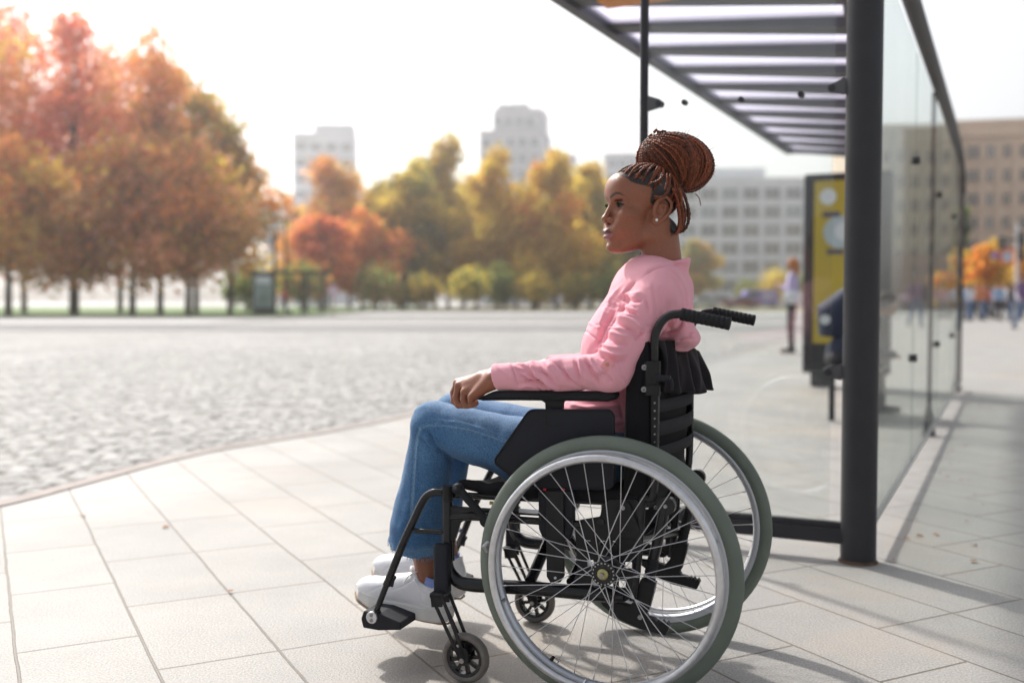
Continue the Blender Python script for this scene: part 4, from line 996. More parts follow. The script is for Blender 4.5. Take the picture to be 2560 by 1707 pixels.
# seated, bent-over figure in the shelter
def sit_f(part):
    def f(q):
        if part == 'trousers':
            d = ell(q, (0, 0, .56), (.14, .17, .12))
            for s in (-1, 1): d = smin(d, cap(q, (0, s*.09, .54), (.38, s*.10, .52), .09, .07), .03); d = smin(d, cap(q, (.38, s*.1, .52), (.30+.1*s, s*.1, .10), .068, .055), .02)
            return d
        if part == 'jacket':
            d = cap(q, (.02, 0, .62), (.26, 0, .92), .15, .16)
            for s in (-1, 1): d = smin(d, cap(q, (.28, s*.18, .93), (.36, s*.21, .66), .065, .055), .03); d = smin(d, cap(q, (.36, s*.21, .66), (.52, s*.1, .60), .052, .04), .02)
            return d
        if part == 'body':
            d = smin(ell(q, (.46, 0, 1.10), (.10, .078, .12)), cap(q, (.3, 0, .98), (.42, 0, 1.06), .05), .03)
            for s in (-1, 1): d = np.minimum(d, cap(q, (.50, s*.1, .60), (.58, s*.06, .58), .03, .02))
            d = smin(d, cap(q, (.05, 0, .6), (.3, 0, .98), .08), .05); return d
        if part == 'hair': return smax(ell(q, (.445, 0, 1.13), (.11, .09, .11)), -ell(q, (.56, 0, 1.06), (.08, .08, .09)), .02)
        if part == 'shoes':
            d = np.full(q.shape[:-1], 9., np.float32)
            for s in (-1, 1): d = np.minimum(d, cap(q, (.30+.1*s, s*.1, .045), (.47+.1*s, s*.1, .04), .046, .036))
            return d
    return f
sp_ = G(2160, 1034); st = thing('person', 'person in a dark navy jacket bending forward on the shelter bench', 'person', (sp_[0], sp_[1], 0), R(-20)); st.scale = (.8, .8, .8)
for nm, m in (('body', M_skin_far), ('jacket', PM['navy']), ('trousers', PM['black']), ('hair', PM['hdark']), ('shoes', PM['black'])):
    V, F = sdf_mesh(sit_f(nm), (-.4, -.5, -.05), (.9, .5, 1.4), .022); mesh_obj(nm, V-np.array([.25, 0, 0]), F, m, st)
bp_ = MB(); bp_.tube([(-.26, -.02, .62), (-.24, -.02, .80), (-.1, -.02, .95)], [.1, .15, .1], 16)
o = bp_.build('backpack', PM['navy']); o.location = st.location; o.rotation_euler = st.rotation_euler; tag(o, 'dark round backpack on the back of the bench sitter', 'backpack')
b = MB(); b.tube([(-.30, -.175, .76), (-.30, -.19, .76)], .04, 16); b.build('patch', M_badge, o)

# a few dry leaves blown against the shelter and over the slabs
M_dry = mat('dry_leaves', (.30, .14, .05), .8, vary=.4, vscale=40)
b = MB(); rl = np.random.default_rng(9)
spots = [(C0[0]+e1[0]*g_+e2[0]*(-.10-abs(rl.normal())*.16), C0[1]+e1[1]*g_+e2[1]*(-.10-abs(rl.normal())*.16)) for g_ in rl.uniform(.05, 6.5, 46)]
spots += [G(rl.uniform(60, 2500), rl.uniform(1130, 1640)) for _ in range(7)]
for (x, y) in spots:
    r_ = rl.uniform(.006, .020); a = rl.uniform(0, 6.28); pts = []
    for k in range(7):
        t_ = a+2*math.pi*k/7; q_ = r_*(1 if k % 2 else .6)*(1.3 if k == 0 else 1); pts.append((x+q_*math.cos(t_), y+q_*math.sin(t_), .004+rl.uniform(0, .006)))
    pts.append((x, y, .006)); b.add(pts, [(k, (k+1) % 7, 7) for k in range(7)])
tag(b.build('fallen_leaves', M_dry, smooth=False, angle=0), kind='stuff')
# ------------------------------------------------------------------ wheelchair
M_blk = mat('black_powder_coat', (0.011, 0.011, 0.013), 0.42, spec=.3, vary=0.15, vscale=30, bump=0.08, bscale=300)
M_gloss = mat('gloss_black_tube', (0.010, 0.010, 0.012), 0.25, coat=0.15, spec=.35, vary=.2, vscale=14)
M_plas = mat('dark_blue_black_plastic', (0.011, 0.012, 0.018), 0.55, spec=.28, bump=0.1, bscale=500, vary=.1, vscale=12)
M_rub = mat('black_rubber', (0.013, 0.014, 0.016), 0.66, spec=.25, bump=.1, bscale=400)
M_tyre = mat('grey_green_tyre', (0.135, 0.16, 0.13), 0.62, vary=0.10, vscale=14, bump=.15, bscale=300)
M_ctyre = mat('grey_caster_tyre', (0.15, 0.135, 0.12), 0.7, vary=0.15, vscale=30)
M_alu = mat('brushed_aluminium', (0.62, 0.62, 0.64), 0.32, metal=0.85, vary=.08, vscale=60)
M_rim = mat('rim_aluminium', (0.52, 0.54, 0.58), 0.38, metal=0.7)
M_spoke = mat('steel_spokes', (0.62, 0.60, 0.61), 0.3, metal=0.7)
M_sling = mat('black_nylon', (0.008, 0.008, 0.010), 0.85, bump=.4, bscale=500, spec=.2)
M_strap = mat('webbing_strap', (0.022, 0.022, 0.026), 0.8, spec=.2, bump=.5, bscale=700)
M_redp = mat('red_plastic', (0.5, 0.02, 0.03), .5); M_yel2 = mat('yellow_label', (0.5, 0.35, 0.02), .5); M_label = mat('white_label', (.55, .57, .6), .5)
M_velvet = mat('charcoal_velour', (0.016, 0.013, 0.016), 0.9, spec=.15, bump=.5, bscale=350, sheen=.10, vary=.25, vscale=25)
wc = thing('wheelchair', 'black manual wheelchair with grey green tyres carrying the woman in pink', 'wheelchair', (CO[0], CO[1], 0), -YAW)
TW = 0.542
def mm(y, far): return TW-y if far else y
def X_(px, py, y): a = P(px, py, y); return (a[0], a[2])
def wheel(yw, s):
    """s=-1: outer side faces the camera"""
    cz = .305
    V, F = lathe([(.262, -.0115), (.274, -.0125), (.276, -.011), (.276, .011), (.274, .0125), (.262, .0115), (.256, .006), (.255, 0), (.256, -.006)], 96, c=(0, yw, cz))
    w = mesh_obj('rear_wheel', V, F, M_rim, wc)
    pr = [(.273, -.011), (.276, -.0155), (.284, -.0175), (.294, -.0155), (.3005, -.0105), (.3015, -.0095), (.3045, -.006), (.305, 0), (.3045, .006), (.3015, .0095), (.3005, .0105), (.294, .0155), (.284, .0175), (.276, .0155), (.273, .011)]
    V, F = lathe(pr, 96, c=(0, yw, cz)); mesh_obj('tyre', V, F, M_tyre, w)
    pr = [(.2600+.0095*math.cos(a), s*.044+.0095*math.sin(a)) for a in np.linspace(0, 2*math.pi, 12, endpoint=False)]
    V, F = lathe(pr, 96, c=(0, yw, cz)); mesh_obj('hand_rim', V, F, M_alu, w)
    b = MB()
    for k in range(6):
        a = 2*math.pi*k/6+.35; b.tube([(.259*math.cos(a), yw+s*.008, cz+.259*math.sin(a)), (.261*math.cos(a), yw+s*.04, cz+.261*math.sin(a))], [.005, .004], 8)
    b.build('rim_standoffs', M_rim, w)
    b = MB()
    for i in range(36):
        th = 2*math.pi*i/36+.05; side = -1 if i % 2 else 1; off = (1 if (i//2) % 2 else -1)*R(68)
        fy = yw+side*.027; e = (.258*math.cos(th), yw+side*.003, cz+.258*math.sin(th)); f = (.0235*math.cos(th+off), fy, cz+.0235*math.sin(th+off))
        ee = np.array(e); ff = np.array(f); b.tube([ff, ee], .00095, 6)
        b.tube([ee+(ff-ee)*.045, ee], .0018, 6)
    b.build('spokes', M_spoke, w)
    b = MB(); V, F = lathe([(.0, -.030), (.027, -.030), (.028, -.029), (.028, -.025), (.016, -.022), (.013, 0), (.016, .022), (.028, .025), (.028, .029), (.027, .030), (.0, .030)], 32, c=(0, yw, cz)); b.add(V, F); b.build('hub', M_gloss, w)
    b = MB()
    for i in range(18):
        a = 2*math.pi*i/18; 
        for sd in (-1, 1): b.tube([(.0240*math.cos(a), yw+sd*.0295, cz+.0240*math.sin(a)), (.0240*math.cos(a), yw+sd*.0315, cz+.0240*math.sin(a))], .0016, 6)
    b.build('spoke_heads', M_spoke, w)
    b = MB(); V, F = lathe([(.004, s*.031), (.0125, s*.031), (.0125, s*.036), (.010, s*.038), (.004, s*.038)], 24, c=(0, yw, cz)); b.add(V, F); b.build('axle_washer', mat('brass_washer', (.40, .36, .16), .3, metal=.8) if s < 0 else M_steel, w)
    MB().tube([(0, yw+s*.03, cz), (0, yw+s*.047, cz)], .0055, 6).build('axle_nut', M_steel, w)
    return w
wheel(0.0, -1); wheel(TW, 1)
# rim weight and valve on the near wheel
def on_wheel(px, py): x, z = X_(px, py, 0); return x, z
x, z = X_(1215, 1368, -.01)
b = MB(); b.tube([(x+.010, -.012, z+.016), (x-.001, -.014, z+.003), (x+.006, -.014, z-.010)], [.006, .009, .004], 10); b.build('tyre_clip', M_steel, wc)
x, z = X_(1378, 1655, 0); b = MB(); b.tube([(x-.012, .0, z-.012), (x+.006, 0, z+.014)], [.007, .004], 10); b.build('valve', M_gloss, wc)
x, z = X_(1744, 1305, TW); 
def caster(xc, yc, far):
    r = .0595; b = MB(); V, F = lathe([(.044, -.010), (.050, -.0135), (.056, -.012), (r, -.005), (r, .005), (.056, .012), (.050, .0135), (.044, .010)], 48, c=(xc, yc, r)); 
    V2, F2 = lathe([(.037, -.009), (.0445, -.011), (.0445, .011), (.037, .009)], 40, c=(xc, yc, r)); b.add(V2, F2)
    V2, F2 = lathe([(.0, -.013), (.012, -.013), (.013, -.008), (.013, .008), (.012, .013), (.0, .013)], 24, c=(xc, yc, r)); b.add(V2, F2)
    for k in range(8):
        a = 2*math.pi*k/8+.2; ca, sa = math.cos(a), math.sin(a)
        b.add(*beam((xc+.010*ca, yc, r+.010*sa), (xc+.040*ca, yc, r+.040*sa), .010, .0085))
    w = b.build('caster_wheel', M_gloss, wc); mesh_obj('tyre', V, F, M_ctyre, w)
    for s in (-1, 1): MB().tube([(xc, yc+s*.012, r), (xc, yc+s*.026, r)], .0062, 8).build('axle_bolt', M_steel, w)
    return w
yc = .014
cn_ = P(1164, 1634, yc); caster(cn_[0], yc, False)
cf_ = P(1337, 1501, TW-yc-.02); caster(cf_[0], TW-yc-.02, True)
def side_frame(far):
    Y = lambda y: mm(y, far)
    sg = -1 if not far else 1          # direction pointing outwards
    yf = .045
    def pt(px, py, y=yf): a = P(px, py, y); return (a[0], Y(y), a[2])
    def tubep(name, pts, r, m=M_gloss, y=yf, n=14, sm=6, flat=1.0):
        q = [pt(*p, y) if len(p) == 2 else pt(p[0], p[1], p[2]) for p in pts]
        return MB().tube(catmull(q, sm) if sm else q, r, n, flat=flat).build(name, m, wc)
    # front post that sweeps into the lower rail
    tubep('main_tube', [(1119, 1236), (1119, 1320), (1119, 1390), (1124, 1425), (1146, 1452), (1185, 1461), (1254, 1465), (1380, 1474), (1505, 1486), (1560, 1492)], [.0125, .0125, .0125, .0135, .0165, .0175, .0165, .0165, .0165, .012], n=16)
    tubep('post_cap', [(1119, 1214), (1119, 1252)], .0135, M_blk, sm=0)
    # seat rails
    tubep('seat_rail', [(1125, 1236, .06), (1250, 1242, .06), (1440, 1250, .06), (1600, 1258, .06)], .0080, y=.06, sm=0)
    tubep('cross_rail', [(1128, 1272), (1250, 1277), (1380, 1284)], .0062, sm=0)
    tubep('lower_seat_rail', [(1120, 1292), (1180, 1288), (1260, 1296), (1450, 1310)], .0085, sm=0)
    # web bracket between post and rails
    b = MB(); poly = [(1108, 1262), (1150, 1266), (1235, 1274), (1235, 1281), (1178, 1279), (1160, 1284), (1150, 1310), (1140, 1345), (1133, 1350), (1108, 1350)]
    b.prism([X_(a, c, yf) for a, c in poly], Y(yf)-.006, Y(yf)+.006, .0015); b.build('corner_web', M_blk, wc, smooth=False)
    tubep('web_edge', [(1131, 1400), (1133, 1340), (1142, 1312), (1160, 1296), (1200, 1296)], .0055)
    # foot-rest hanger
    fh = tubep('footrest_tube', [(1108, 1229), (1085, 1230), (1066, 1240), (1052, 1262), (1036, 1296), (1010, 1352), (981, 1425), (966, 1462)], .0098, M_gloss)
    e = MB(); e.tube([pt(972, 1446), pt(941, 1526)], .0078, 14); e.build('footrest_extension', M_gloss, wc)
    tubep('footrest_brace', [(1036, 1326), (1108, 1329)], .0062, sm=0)
    c = np.array(pt(972, 1448)); b = MB(); b.tube([c, c+(.012, 0, .0)], .0045, 8)
    b.tube([c+(.011, 0, .0), c+(.017, 0, .010)], .0052, 8); b.tube([c+(.011, 0, 0), c+(.007, 0, -.016)], .0052, 8); b.build('clamp_knob', M_plas, wc)
    # caster housing and fork
    yh = .026
    a = P(1106, 1360, yh); a2 = P(1106, 1477, yh)
    b = MB(); poly = rounded([(-.0195, -.0145), (.0195, -.0145), (.0195, .0145), (-.0195, .0145)], .009, 4)
    zt_, zb_ = a[2], a2[2]; V = []
    for zz, s_ in ((zb_, 1.0), (zt_-.003, 1.0), (zt_, .88)):
        for (u, v) in poly: V.append((a[0]+u*s_, Y(yh)+v*s_, zz))
    n_ = len(poly); F = [tuple(range(n_-1, -1, -1)), tuple(2*n_+i for i in range(n_))]+[(j*n_+i, j*n_+(i+1) % n_, (j+1)*n_+(i+1) % n_, (j+1)*n_+i) for j in range(2) for i in range(n_)]
    b.add(V, F); b.build('caster_housing', M_plas, wc)
    cx = cf_[0] if far else cn_[0]; cyy = (TW-yc-.02) if far else yc
    tx = a2[0]; ztop = a2[2]-.003
    b = MB(); b.box((tx-.001, cyy, ztop), (.036, .046, .012)); b.build('fork_crown', M_blk, wc, smooth=False, bevel=.003)
    for s in (-1, 1):
        b = MB(); yy = cyy+s*.021
        for dx0, dx1 in ((-.015, -.007), (.013, .008)):
            b.add(*beam((tx+dx0, yy, ztop), (cx+dx1, yy, .066), .004, .0075))
        b.add(*beam((tx-.002, yy, ztop), (tx+.001, yy, ztop-.026), .004, .028))
        pl = rounded([(cx-.013, .092), (cx+.013, .088), (cx+.016, .056), (cx+.004, .045), (cx-.012, .060)], .008, 4); b.prism(pl, yy-.002, yy+.002); b.build('fork_blade', M_blk, wc, smooth=False)
    # brake lever
    lv = MB(); A_ = pt(1147, 1222, .012); B_ = pt(1213, 1296, .018)
    lv.tube([A_, B_], [.0105, .0095], 16); lv.build('brake_lever', M_rub, wc)
    V, F = lathe([(0, -.013), (.010, -.012), (.0135, -.004), (.0135, .004), (.010, .012), (0, .013)], 20, c=(A_[0]-.002, A_[1], A_[2]+.001)); mesh_obj('brake_knob', V, F, M_rub, wc)
    b = MB(); b.tube([(B_[0]+.004, B_[1]-.008*1, B_[2]-.004), (B_[0]+.004, B_[1]+.016, B_[2]-.004)], .0155, 20); b.build('brake_pivot', M_plas, wc)
    # armrest: pad, post, skirt guard
    ya = .058
    top = [(1190, 998), (1206, 990), (1232, 978.5), (1300, 978), (1522, 981), (1536, 984), (1537, 992), (1531, 1001), (1518, 1004), (1380, 1002), (1300, 1001), (1205, 1001.5)]
    b = MB(); b.prism([X_(u, v, ya-.024) for u, v in top], Y(ya-.026), Y(ya+.026), .006); b.build('armrest_pad', M_rub, wc, angle=50)
    b = MB(); b.prism([X_(u, v, ya-.004) for u, v in [(1352, 999), (1414, 999), (1408, 1007), (1406, 1026), (1364, 1026), (1363, 1007)]], Y(ya-.006), Y(ya+.008), .001); b.build('armrest_post', M_blk, wc, smooth=False)
    g = [(1322, 1022), (1524, 1023), (1536, 1036), (1537, 1212), (1524, 1224), (1315, 1222), (1236, 1160), (1234, 1148)]
    yg = .036; pg = rounded([X_(u, v, yg) for u, v in g], .014, 5)
    b = MB(); b.prism(pg, Y(yg), Y(yg+.006), .0012); gd = b.build('skirt_guard', M_plas, wc, smooth=False)
    # raised lip of the guard
    A = np.array(pg); cen = A.mean(0); b = MB(); pts = [(p[0]+(cen[0]-p[0])*.022, Y(yg-.0012), p[1]+(cen[1]-p[1])*.022) for p in pg]; b.tube(pts+[pts[0]], .0022, 6, cap=False); b.build('guard_lip', M_plas, gd)
    b = MB(); s_ = [X_(u, v, yg) for u, v in ((1360, 1032), (1405, 1032), (1405, 1064), (1360, 1064))]
    b.prism([s_[0], (s_[0][0]+.005, s_[0][1]), (s_[3][0]+.005, s_[3][1]), s_[3]], Y(yg-.001), Y(yg+.002))
    b.prism([(s_[3][0], s_[3][1]), (s_[2][0], s_[2][1]), (s_[2][0], s_[2][1]+.0014), (s_[3][0], s_[3][1]+.0014)], Y(yg-.001), Y(yg+.002))
    b.prism([(s_[0][0], s_[0][1]), (s_[1][0], s_[1][1]), (s_[1][0], s_[1][1]-.001), (s_[0][0], s_[0][1]-.001)], Y(yg-.001), Y(yg+.002)); b.build('guard_slot', mat('slot_black', (.004, .004, .005), .7) if not far else M_blk, gd, smooth=False)
    # arm-rest socket plate with slider
    ys = .034
    b = MB(); b.prism(rounded([X_(u, v, ys) for u, v in [(1345, 1226), (1433, 1226), (1434, 1310), (1424, 1350), (1358, 1350), (1346, 1322)]], .006, 3), Y(ys), Y(ys+.016), .003); b.build('socket_plate', M_plas, wc, smooth=False)
    b = MB(); b.prism([X_(u, v, ys-.006) for u, v in [(1365, 1227), (1409, 1227), (1410, 1350), (1409, 1440), (1400, 1455), (1376, 1455), (1367, 1440)]], Y(ys-.008), Y(ys+.004), .001); sl = b.build('slider_bar', M_blk, wc, smooth=False)
    for (u, v, r_) in ((1353, 1296, .0045), (1422, 1300, .0045), (1353, 1242, .0028), (1422, 1245, .0028)):
        q = np.array(pt(u, v, ys)); MB().tube([q+(0, sg*.002, 0), q+(0, sg*.006, 0)], r_, 12).build('bolt', M_blk, sl)
    for (u, v) in ((1362, 1223), (1408, 1223)): q = pt(u, v, ys-.002); b = MB(); b.box(q, (.007, .004, .005)); b.build('release_button', M_redp, sl, smooth=False)
    q = pt(1388, 1444, ys-.009); b = MB(); b.tube([(q[0], q[1]+sg*.001, q[2]), (q[0], q[1]-sg*.002, q[2])], .0032, 12); b.build('slider_hole', M_label, sl)
    # axle plate with square holes
    yp = .050
    outl = [(1437, 1318), (1446, 1300), (1500, 1291), (1506, 1262), (1522, 1250), (1590, 1249), (1602, 1262), (1601, 1430), (1596, 1462), (1580, 1492), (1560, 1505), (1470, 1492), (1432, 1476), (1438, 1450), (1444, 1420)]
    holes = [(1465, 1350, 1476, 1366), (1499, 1351, 1515, 1363), (1530, 1352, 1539, 1363), (1467, 1399, 1484, 1415), (1562, 1404, 1580, 1421), (1482, 1449, 1500, 1465), (1516, 1453, 1533, 1466), (1546, 1451, 1564, 1469)]
    bm = bmesh.new()
    def loop(pts):
        vs = [bm.verts.new((p[0], Y(yp), p[1])) for p in pts]
        for i in range(len(vs)): bm.edges.new((vs[i], vs[(i+1) % len(vs)]))
    loop(rounded([X_(u, v, yp) for u, v in outl], .005, 3))
    for (u0, v0, u1, v1) in holes: loop(rounded([X_(u0, v0, yp), X_(u1, v0, yp), X_(u1, v1, yp), X_(u0, v1, yp)], .002, 2))
    bmesh.ops.triangle_fill(bm, use_beauty=True, edges=bm.edges[:])
    r_ = bmesh.ops.extrude_face_region(bm, geom=bm.faces[:]); bmesh.ops.translate(bm, vec=(0, (1 if not far else -1)*.006, 0), verts=[v for v in r_['geom'] if isinstance(v, bmesh.types.BMVert)])
    bmesh.ops.recalc_face_normals(bm, faces=bm.faces); me = bpy.data.meshes.new('axle_plate'); bm.to_mesh(me); bm.free(); me.materials.append(M_blk); ap = link(bpy.data.objects.new('axle_plate', me), wc)
    for (u, v, r_, m) in ((1504, 1303, .008, M_gloss), (1558, 1268, .0055, M_steel), (1568, 1334, .007, M_blk), (1504, 1489, .0048, M_steel), (1536, 1491, .0048, M_steel)):
        q = np.array(pt(u, v, yp)); MB().tube([q+(0, sg*.001, 0), q+(0, sg*.007, 0)], r_, 14).build('bolt', m, ap)
    b = MB(); b.prism(rounded([X_(u, v, yp-.004) for u, v in [(1546, 1254), (1572, 1254), (1602, 1330), (1604, 1345), (1530, 1345), (1536, 1300)]], .004, 3), Y(yp-.006), Y(yp), .001); b.build('plate_gusset', M_blk, ap, smooth=False)
    tubep('axle_tube', [(1517, 1426, .03), (1517, 1426, .12)], .0095, sm=0) if False else None
    # upright under the seat and back cane
    tubep('back_cane', [(1583, 1500, .058), (1596, 1380, .058), (1606, 1250, .058), (1632, 1240, .058), (1637, 1100, .058), (1637, 985, .058), (1636, 894, .058), (1637, 845, .058), (1649, 811, .058), (1673, 789, .058), (1706, 784, .058)], .0098, y=.058)
    cane = MB(); cane.prism([X_(u, v, .05) for u, v in [(1627, 985), (1646, 985), (1643, 1135), (1627, 1135)]], Y(.047), Y(.069), .002); cn2 = cane.build('cane_sleeve', M_blk, wc, smooth=False)
    for i in range(7):
        q = np.array(pt(1637, 1007+i*19.5, .047)); MB().tube([q+(0, sg*.0005, 0), q+(0, sg*.002, 0)], .0022, 8).build('bolt', M_steel, cn2)
    b = MB(); b.prism(rounded([X_(u, v, .042) for u, v in [(1610, 903), (1646, 903), (1646, 989), (1612, 989)]], .003, 3), Y(.040), Y(.072), .003)
    b.box(tuple(np.array(pt(1634, 922, .042))), (.030, .018, .034)); b.box(tuple(np.array(pt(1634, 975, .042))), (.030, .018, .022)); cb = b.build('back_clamp', M_blk, wc, smooth=False)
    for (u, v) in ((1612, 918), (1611, 973)):
        q = np.array(pt(u, v, .040)); V, F = lathe([(.0028, sg*.006), (.0066, sg*.006), (.0066, 0), (0, 0), (0, sg*.003), (.0028, sg*.003)], 18, c=tuple(q)); mesh_obj('bolt', V, F, M_steel, cb)
    if not far: b = MB(); b.tube([pt(1640, 945, .03), pt(1676, 947, .03)], .0078, 14); b.tube(catmull([pt(1674, 948, .03), pt(1680, 960, .03), pt(1680, 977, .03)], 4), [.006, .004, .002], 10); b.build('recline_lever', M_plas, wc)
    # push handle grip: ridged rubber
    a = np.array(pt(1702, 785, .058)); e = np.array(pt(1826, 810, .058)) ; prof = []; rr = []
    for i in range(10):
        t0, t1 = i/10, (i+1)/10
        for t, r2 in ((t0, .0125), (t0+.012, .0140), (t1-.014, .0144), (t1-.002, .0125)): prof.append(a+(e-a)*t); rr.append(r2)
    b = MB(); b.tube(prof, rr, 24); b.build('push_handle', M_rub, wc, angle=0)
    # step tube and tipping pedal at the back
    b = MB(); c_ = P(1666, 1263, .075); c_ = (c_[0], Y(.075), c_[2]); b.tube([(c_[0], c_[1]-.010, c_[2]), (c_[0], c_[1]+.010, c_[2])], .0215, 28); dk = b.build('pivot_disc', M_gloss, wc)
    MB().tube([(c_[0], c_[1]-.014, c_[2]), (c_[0], c_[1]+.014, c_[2])], .0045, 10).build('bolt', M_steel, dk)
    tubep('step_tube', [(1662, 1270), (1640, 1372), (1632, 1400)], .0125, M_gloss, y=.075, sm=0)
    tubep('step_boot', [(1633, 1396), (1632, 1404), (1632, 1404.5), (1631, 1412), (1630, 1412.5), (1629, 1421), (1628, 1421.5), (1626, 1431), (1626, 1431.5), (1624, 1444), (1622, 1452)], [.0128, .0140, .0128, .0140, .0128, .0140, .0128, .0140, .0128, .0140, .0130], M_rub, y=.075, sm=0)
    ped = [(1603, 1446), (1612, 1441), (1641, 1454), (1637, 1475), (1624, 1522), (1618, 1532), (1622, 1541), (1638, 1546), (1644, 1552), (1648, 1545), (1653, 1554), (1658, 1548), (1664, 1558), (1670, 1552), (1676, 1562), (1672, 1572), (1665, 1585), (1640, 1578), (1600, 1568), (1550, 1545), (1510, 1512), (1500, 1495), (1535, 1500), (1575, 1512), (1590, 1495)]
    b = MB(); b.prism([X_(u, v, .075) for u, v in ped], Y(.066), Y(.086), .001); pd = b.build('tipping_pedal', M_blk, wc, smooth=False)
    q = np.array(pt(1601, 1541, .064)); MB().tube([q, q+(0, sg*.006, 0)], .0058, 6).build('bolt', M_steel, pd)
    return pt
pt_near = side_frame(False); side_frame(True)
# foot plates (one per side, resting under the shoes)
for far in (False, True):
    Y = lambda y: mm(y, far)
    z0 = P(930, 1566, .05)[2]
    x0 = P(905, 1566, .03)[0]; x1 = x0+.105
    b = MB(); y0, y1 = (.035, .255) if not far else (TW-.035, TW-.255)
    prof_ = [(x0, z0-.0), (x0-.006, z0+.022), (x0+.002, z0+.043), (x0+.045, z0+.040), (x1, z0+.024), (x1, z0+.006), (x0+.042, z0-.002)]
    b.prism(rounded(prof_, .003, 2), y0, y1, .002); fp = b.build('footplate', M_plas, wc, smooth=False)
    c = P(929, 1543, .03); s = -1 if not far else 1
    b = MB(); b.tube([(c[0], Y(.038), c[2]), (c[0], Y(.028), c[2])], .0150, 30); hb_ = b.build('footplate_hub', M_alu, fp, bevel=.0015)
    for dz in (-.0065, .0065):
        V, F = lathe([(.0018, s*.0015), (.0046, s*.0015), (.0046, 0), (0, 0), (0, s*.0004), (.0018, s*.0004)], 14, c=(c[0], Y(.0278), c[2]+dz)); mesh_obj('bolt', V, F, M_steel, fp)
    q = P(941, 1528, .045); MB().tube([(q[0], Y(.045), q[2]-.012), (q[0], Y(.045), q[2]+.004)], .0115, 14).build('footplate_mount', M_blk, fp)
# cross braces under the seat
def br(name, a, b_, r, m=M_gloss): return MB().tube([a, b_], r, 14).build(name, m, wc)
A = P(1336, 1458, .06); B_ = P(1390, 1330, .40); A2 = P(1430, 1462, .06)
def lp3(px, py, y): a = P(px, py, y); return (a[0], y, a[2])
br('cross_brace', lp3(1326, 1452, .06), lp3(1398, 1290, .30), .0135); br('cross_brace', lp3(1398, 1290, .30), lp3(1440, 1262, .46), .0115)
br('cross_brace', lp3(1428, 1455, .06), lp3(1452, 1400, .14), .012); br('cross_brace', lp3(1452, 1400, .14), lp3(1385, 1262, .46), .0115)
br('axle_bar', (0, .03, .305), (0, TW-.03, .305), .010)
br('rear_cross_tube', lp3(1590, 1350, .06), lp3(1700, 1330, TW-.06), .009)
# seat sling with a loose black cushion edge
xs0 = P(1140, 1205, .1)[0]; zs = P(1250, 1243, .06)[2]+.006; x_end = P(1600, 1250, .06)[0]
U = np.linspace(0, 1, 60); Vv = np.linspace(0, 1, 40); verts = []; 
for u in U:
    for v in Vv:
        x = P(1166, 1225, .1)[0]+(x_end-P(1166, 1225, .1)[0])*u; y = .052+v*(TW-.104)
        z = zs-.030*math.sin(math.pi*v)+.004*math.sin(u*23+v*3)*math.sin(v*9)+.012*max(0, 1-u*6)
        verts.append((x, y, z))
for u in U:
    for v in Vv:
        x = P(1166, 1225, .1)[0]+(x_end-P(1166, 1225, .1)[0])*u; verts.append((x, .052+v*(TW-.104), zs-.030*math.sin(math.pi*v)+.030+.004*math.sin(u*31+v*7)))
nu, nv = 60, 40; F = []
for i in range(nu-1):
    for j in range(nv-1):
        a = i*nv+j; F.append((a, a+1, a+nv+1, a+nv)); a += nu*nv; F.append((a, a+nv, a+nv+1, a+1))
for i in range(nu-1):
    for j in (0, nv-1): a = i*nv+j; F.append((a, a+nv, a+nv+nu*nv, a+nu*nv) if j == 0 else (a, a+nu*nv, a+nv+nu*nv, a+nv))
for j in range(nv-1):
    for i in (0, nu-1): a = i*nv+j; F.append((a, a+nu*nv, a+1+nu*nv, a+1) if i == 0 else (a, a+1, a+1+nu*nv, a+nu*nv))
mesh_obj('seat_cushion', verts, F, M_sling, wc)
# backrest: thick padded shell between the canes
bo = [(1578, 843), (1590, 840), (1625, 850), (1629, 900), (1628, 1100), (1620, 1238), (1560, 1238), (1563, 1085), (1568, 939)]
q = [X_(u, v, .062) for u, v in bo]
MB().prism(rounded(q, .008, 3), .050, .105, .006).build('back_bolster', M_sling, wc, angle=50)
MB().prism(rounded([(x+.014*(x < q[4][0]-.02), z) for x, z in q], .008, 3), TW-.050, TW-.105, .006).build('back_bolster', M_sling, wc, angle=50)
NB, NH = 26, 30; verts = []
xb = lambda z: np.interp(z, [q[6][1], q[0][1]], [q[6][0]+.045, q[0][0]+.045])
z0_, z1_ = q[6][1], q[0][1]-.01
for lay in (0, 1):
    for i in range(NH):
        z = z0_+(z1_-z0_)*i/(NH-1)
        for j in range(NB):
            v = j/(NB-1); y = .09+v*(TW-.18); x = xb(z)+.030*math.sin(math.pi*v)*.8+(.018 if lay else 0)+.003*math.sin(z*60+v*5); verts.append((x, y, z))
F = []
for i in range(NH-1):
    for j in range(NB-1): a = i*NB+j; F.append((a, a+1, a+NB+1, a+NB)); a += NB*NH; F.append((a, a+NB, a+NB+1, a+1))
mesh_obj('back_sling', verts, F, M_sling, wc)
for (v0, v1) in ((1002, 1033), (1056, 1092), (1118, 1146)):
    verts = []; za, zb_ = P(1650, v0, .06)[2], P(1650, v1, .06)[2]; x0 = P(1641, v0, .06)[0]; F = []; m = 24
    for j in range(m):
        v = j/(m-1); y = .062+v*(TW-.124); x = x0+.030*math.sin(math.pi*v)
        for z in (za, zb_): verts += [(x, y, z), (x+.003, y, z)]
    for j in range(m-1):
        a = 4*j
        for s_ in ((0, 4, 5, 1), (0, 2, 6, 4), (1, 5, 7, 3), (2, 3, 7, 6)): F.append(tuple(a+k for k in s_))
    mesh_obj('back_strap', verts, F, M_strap, wc)
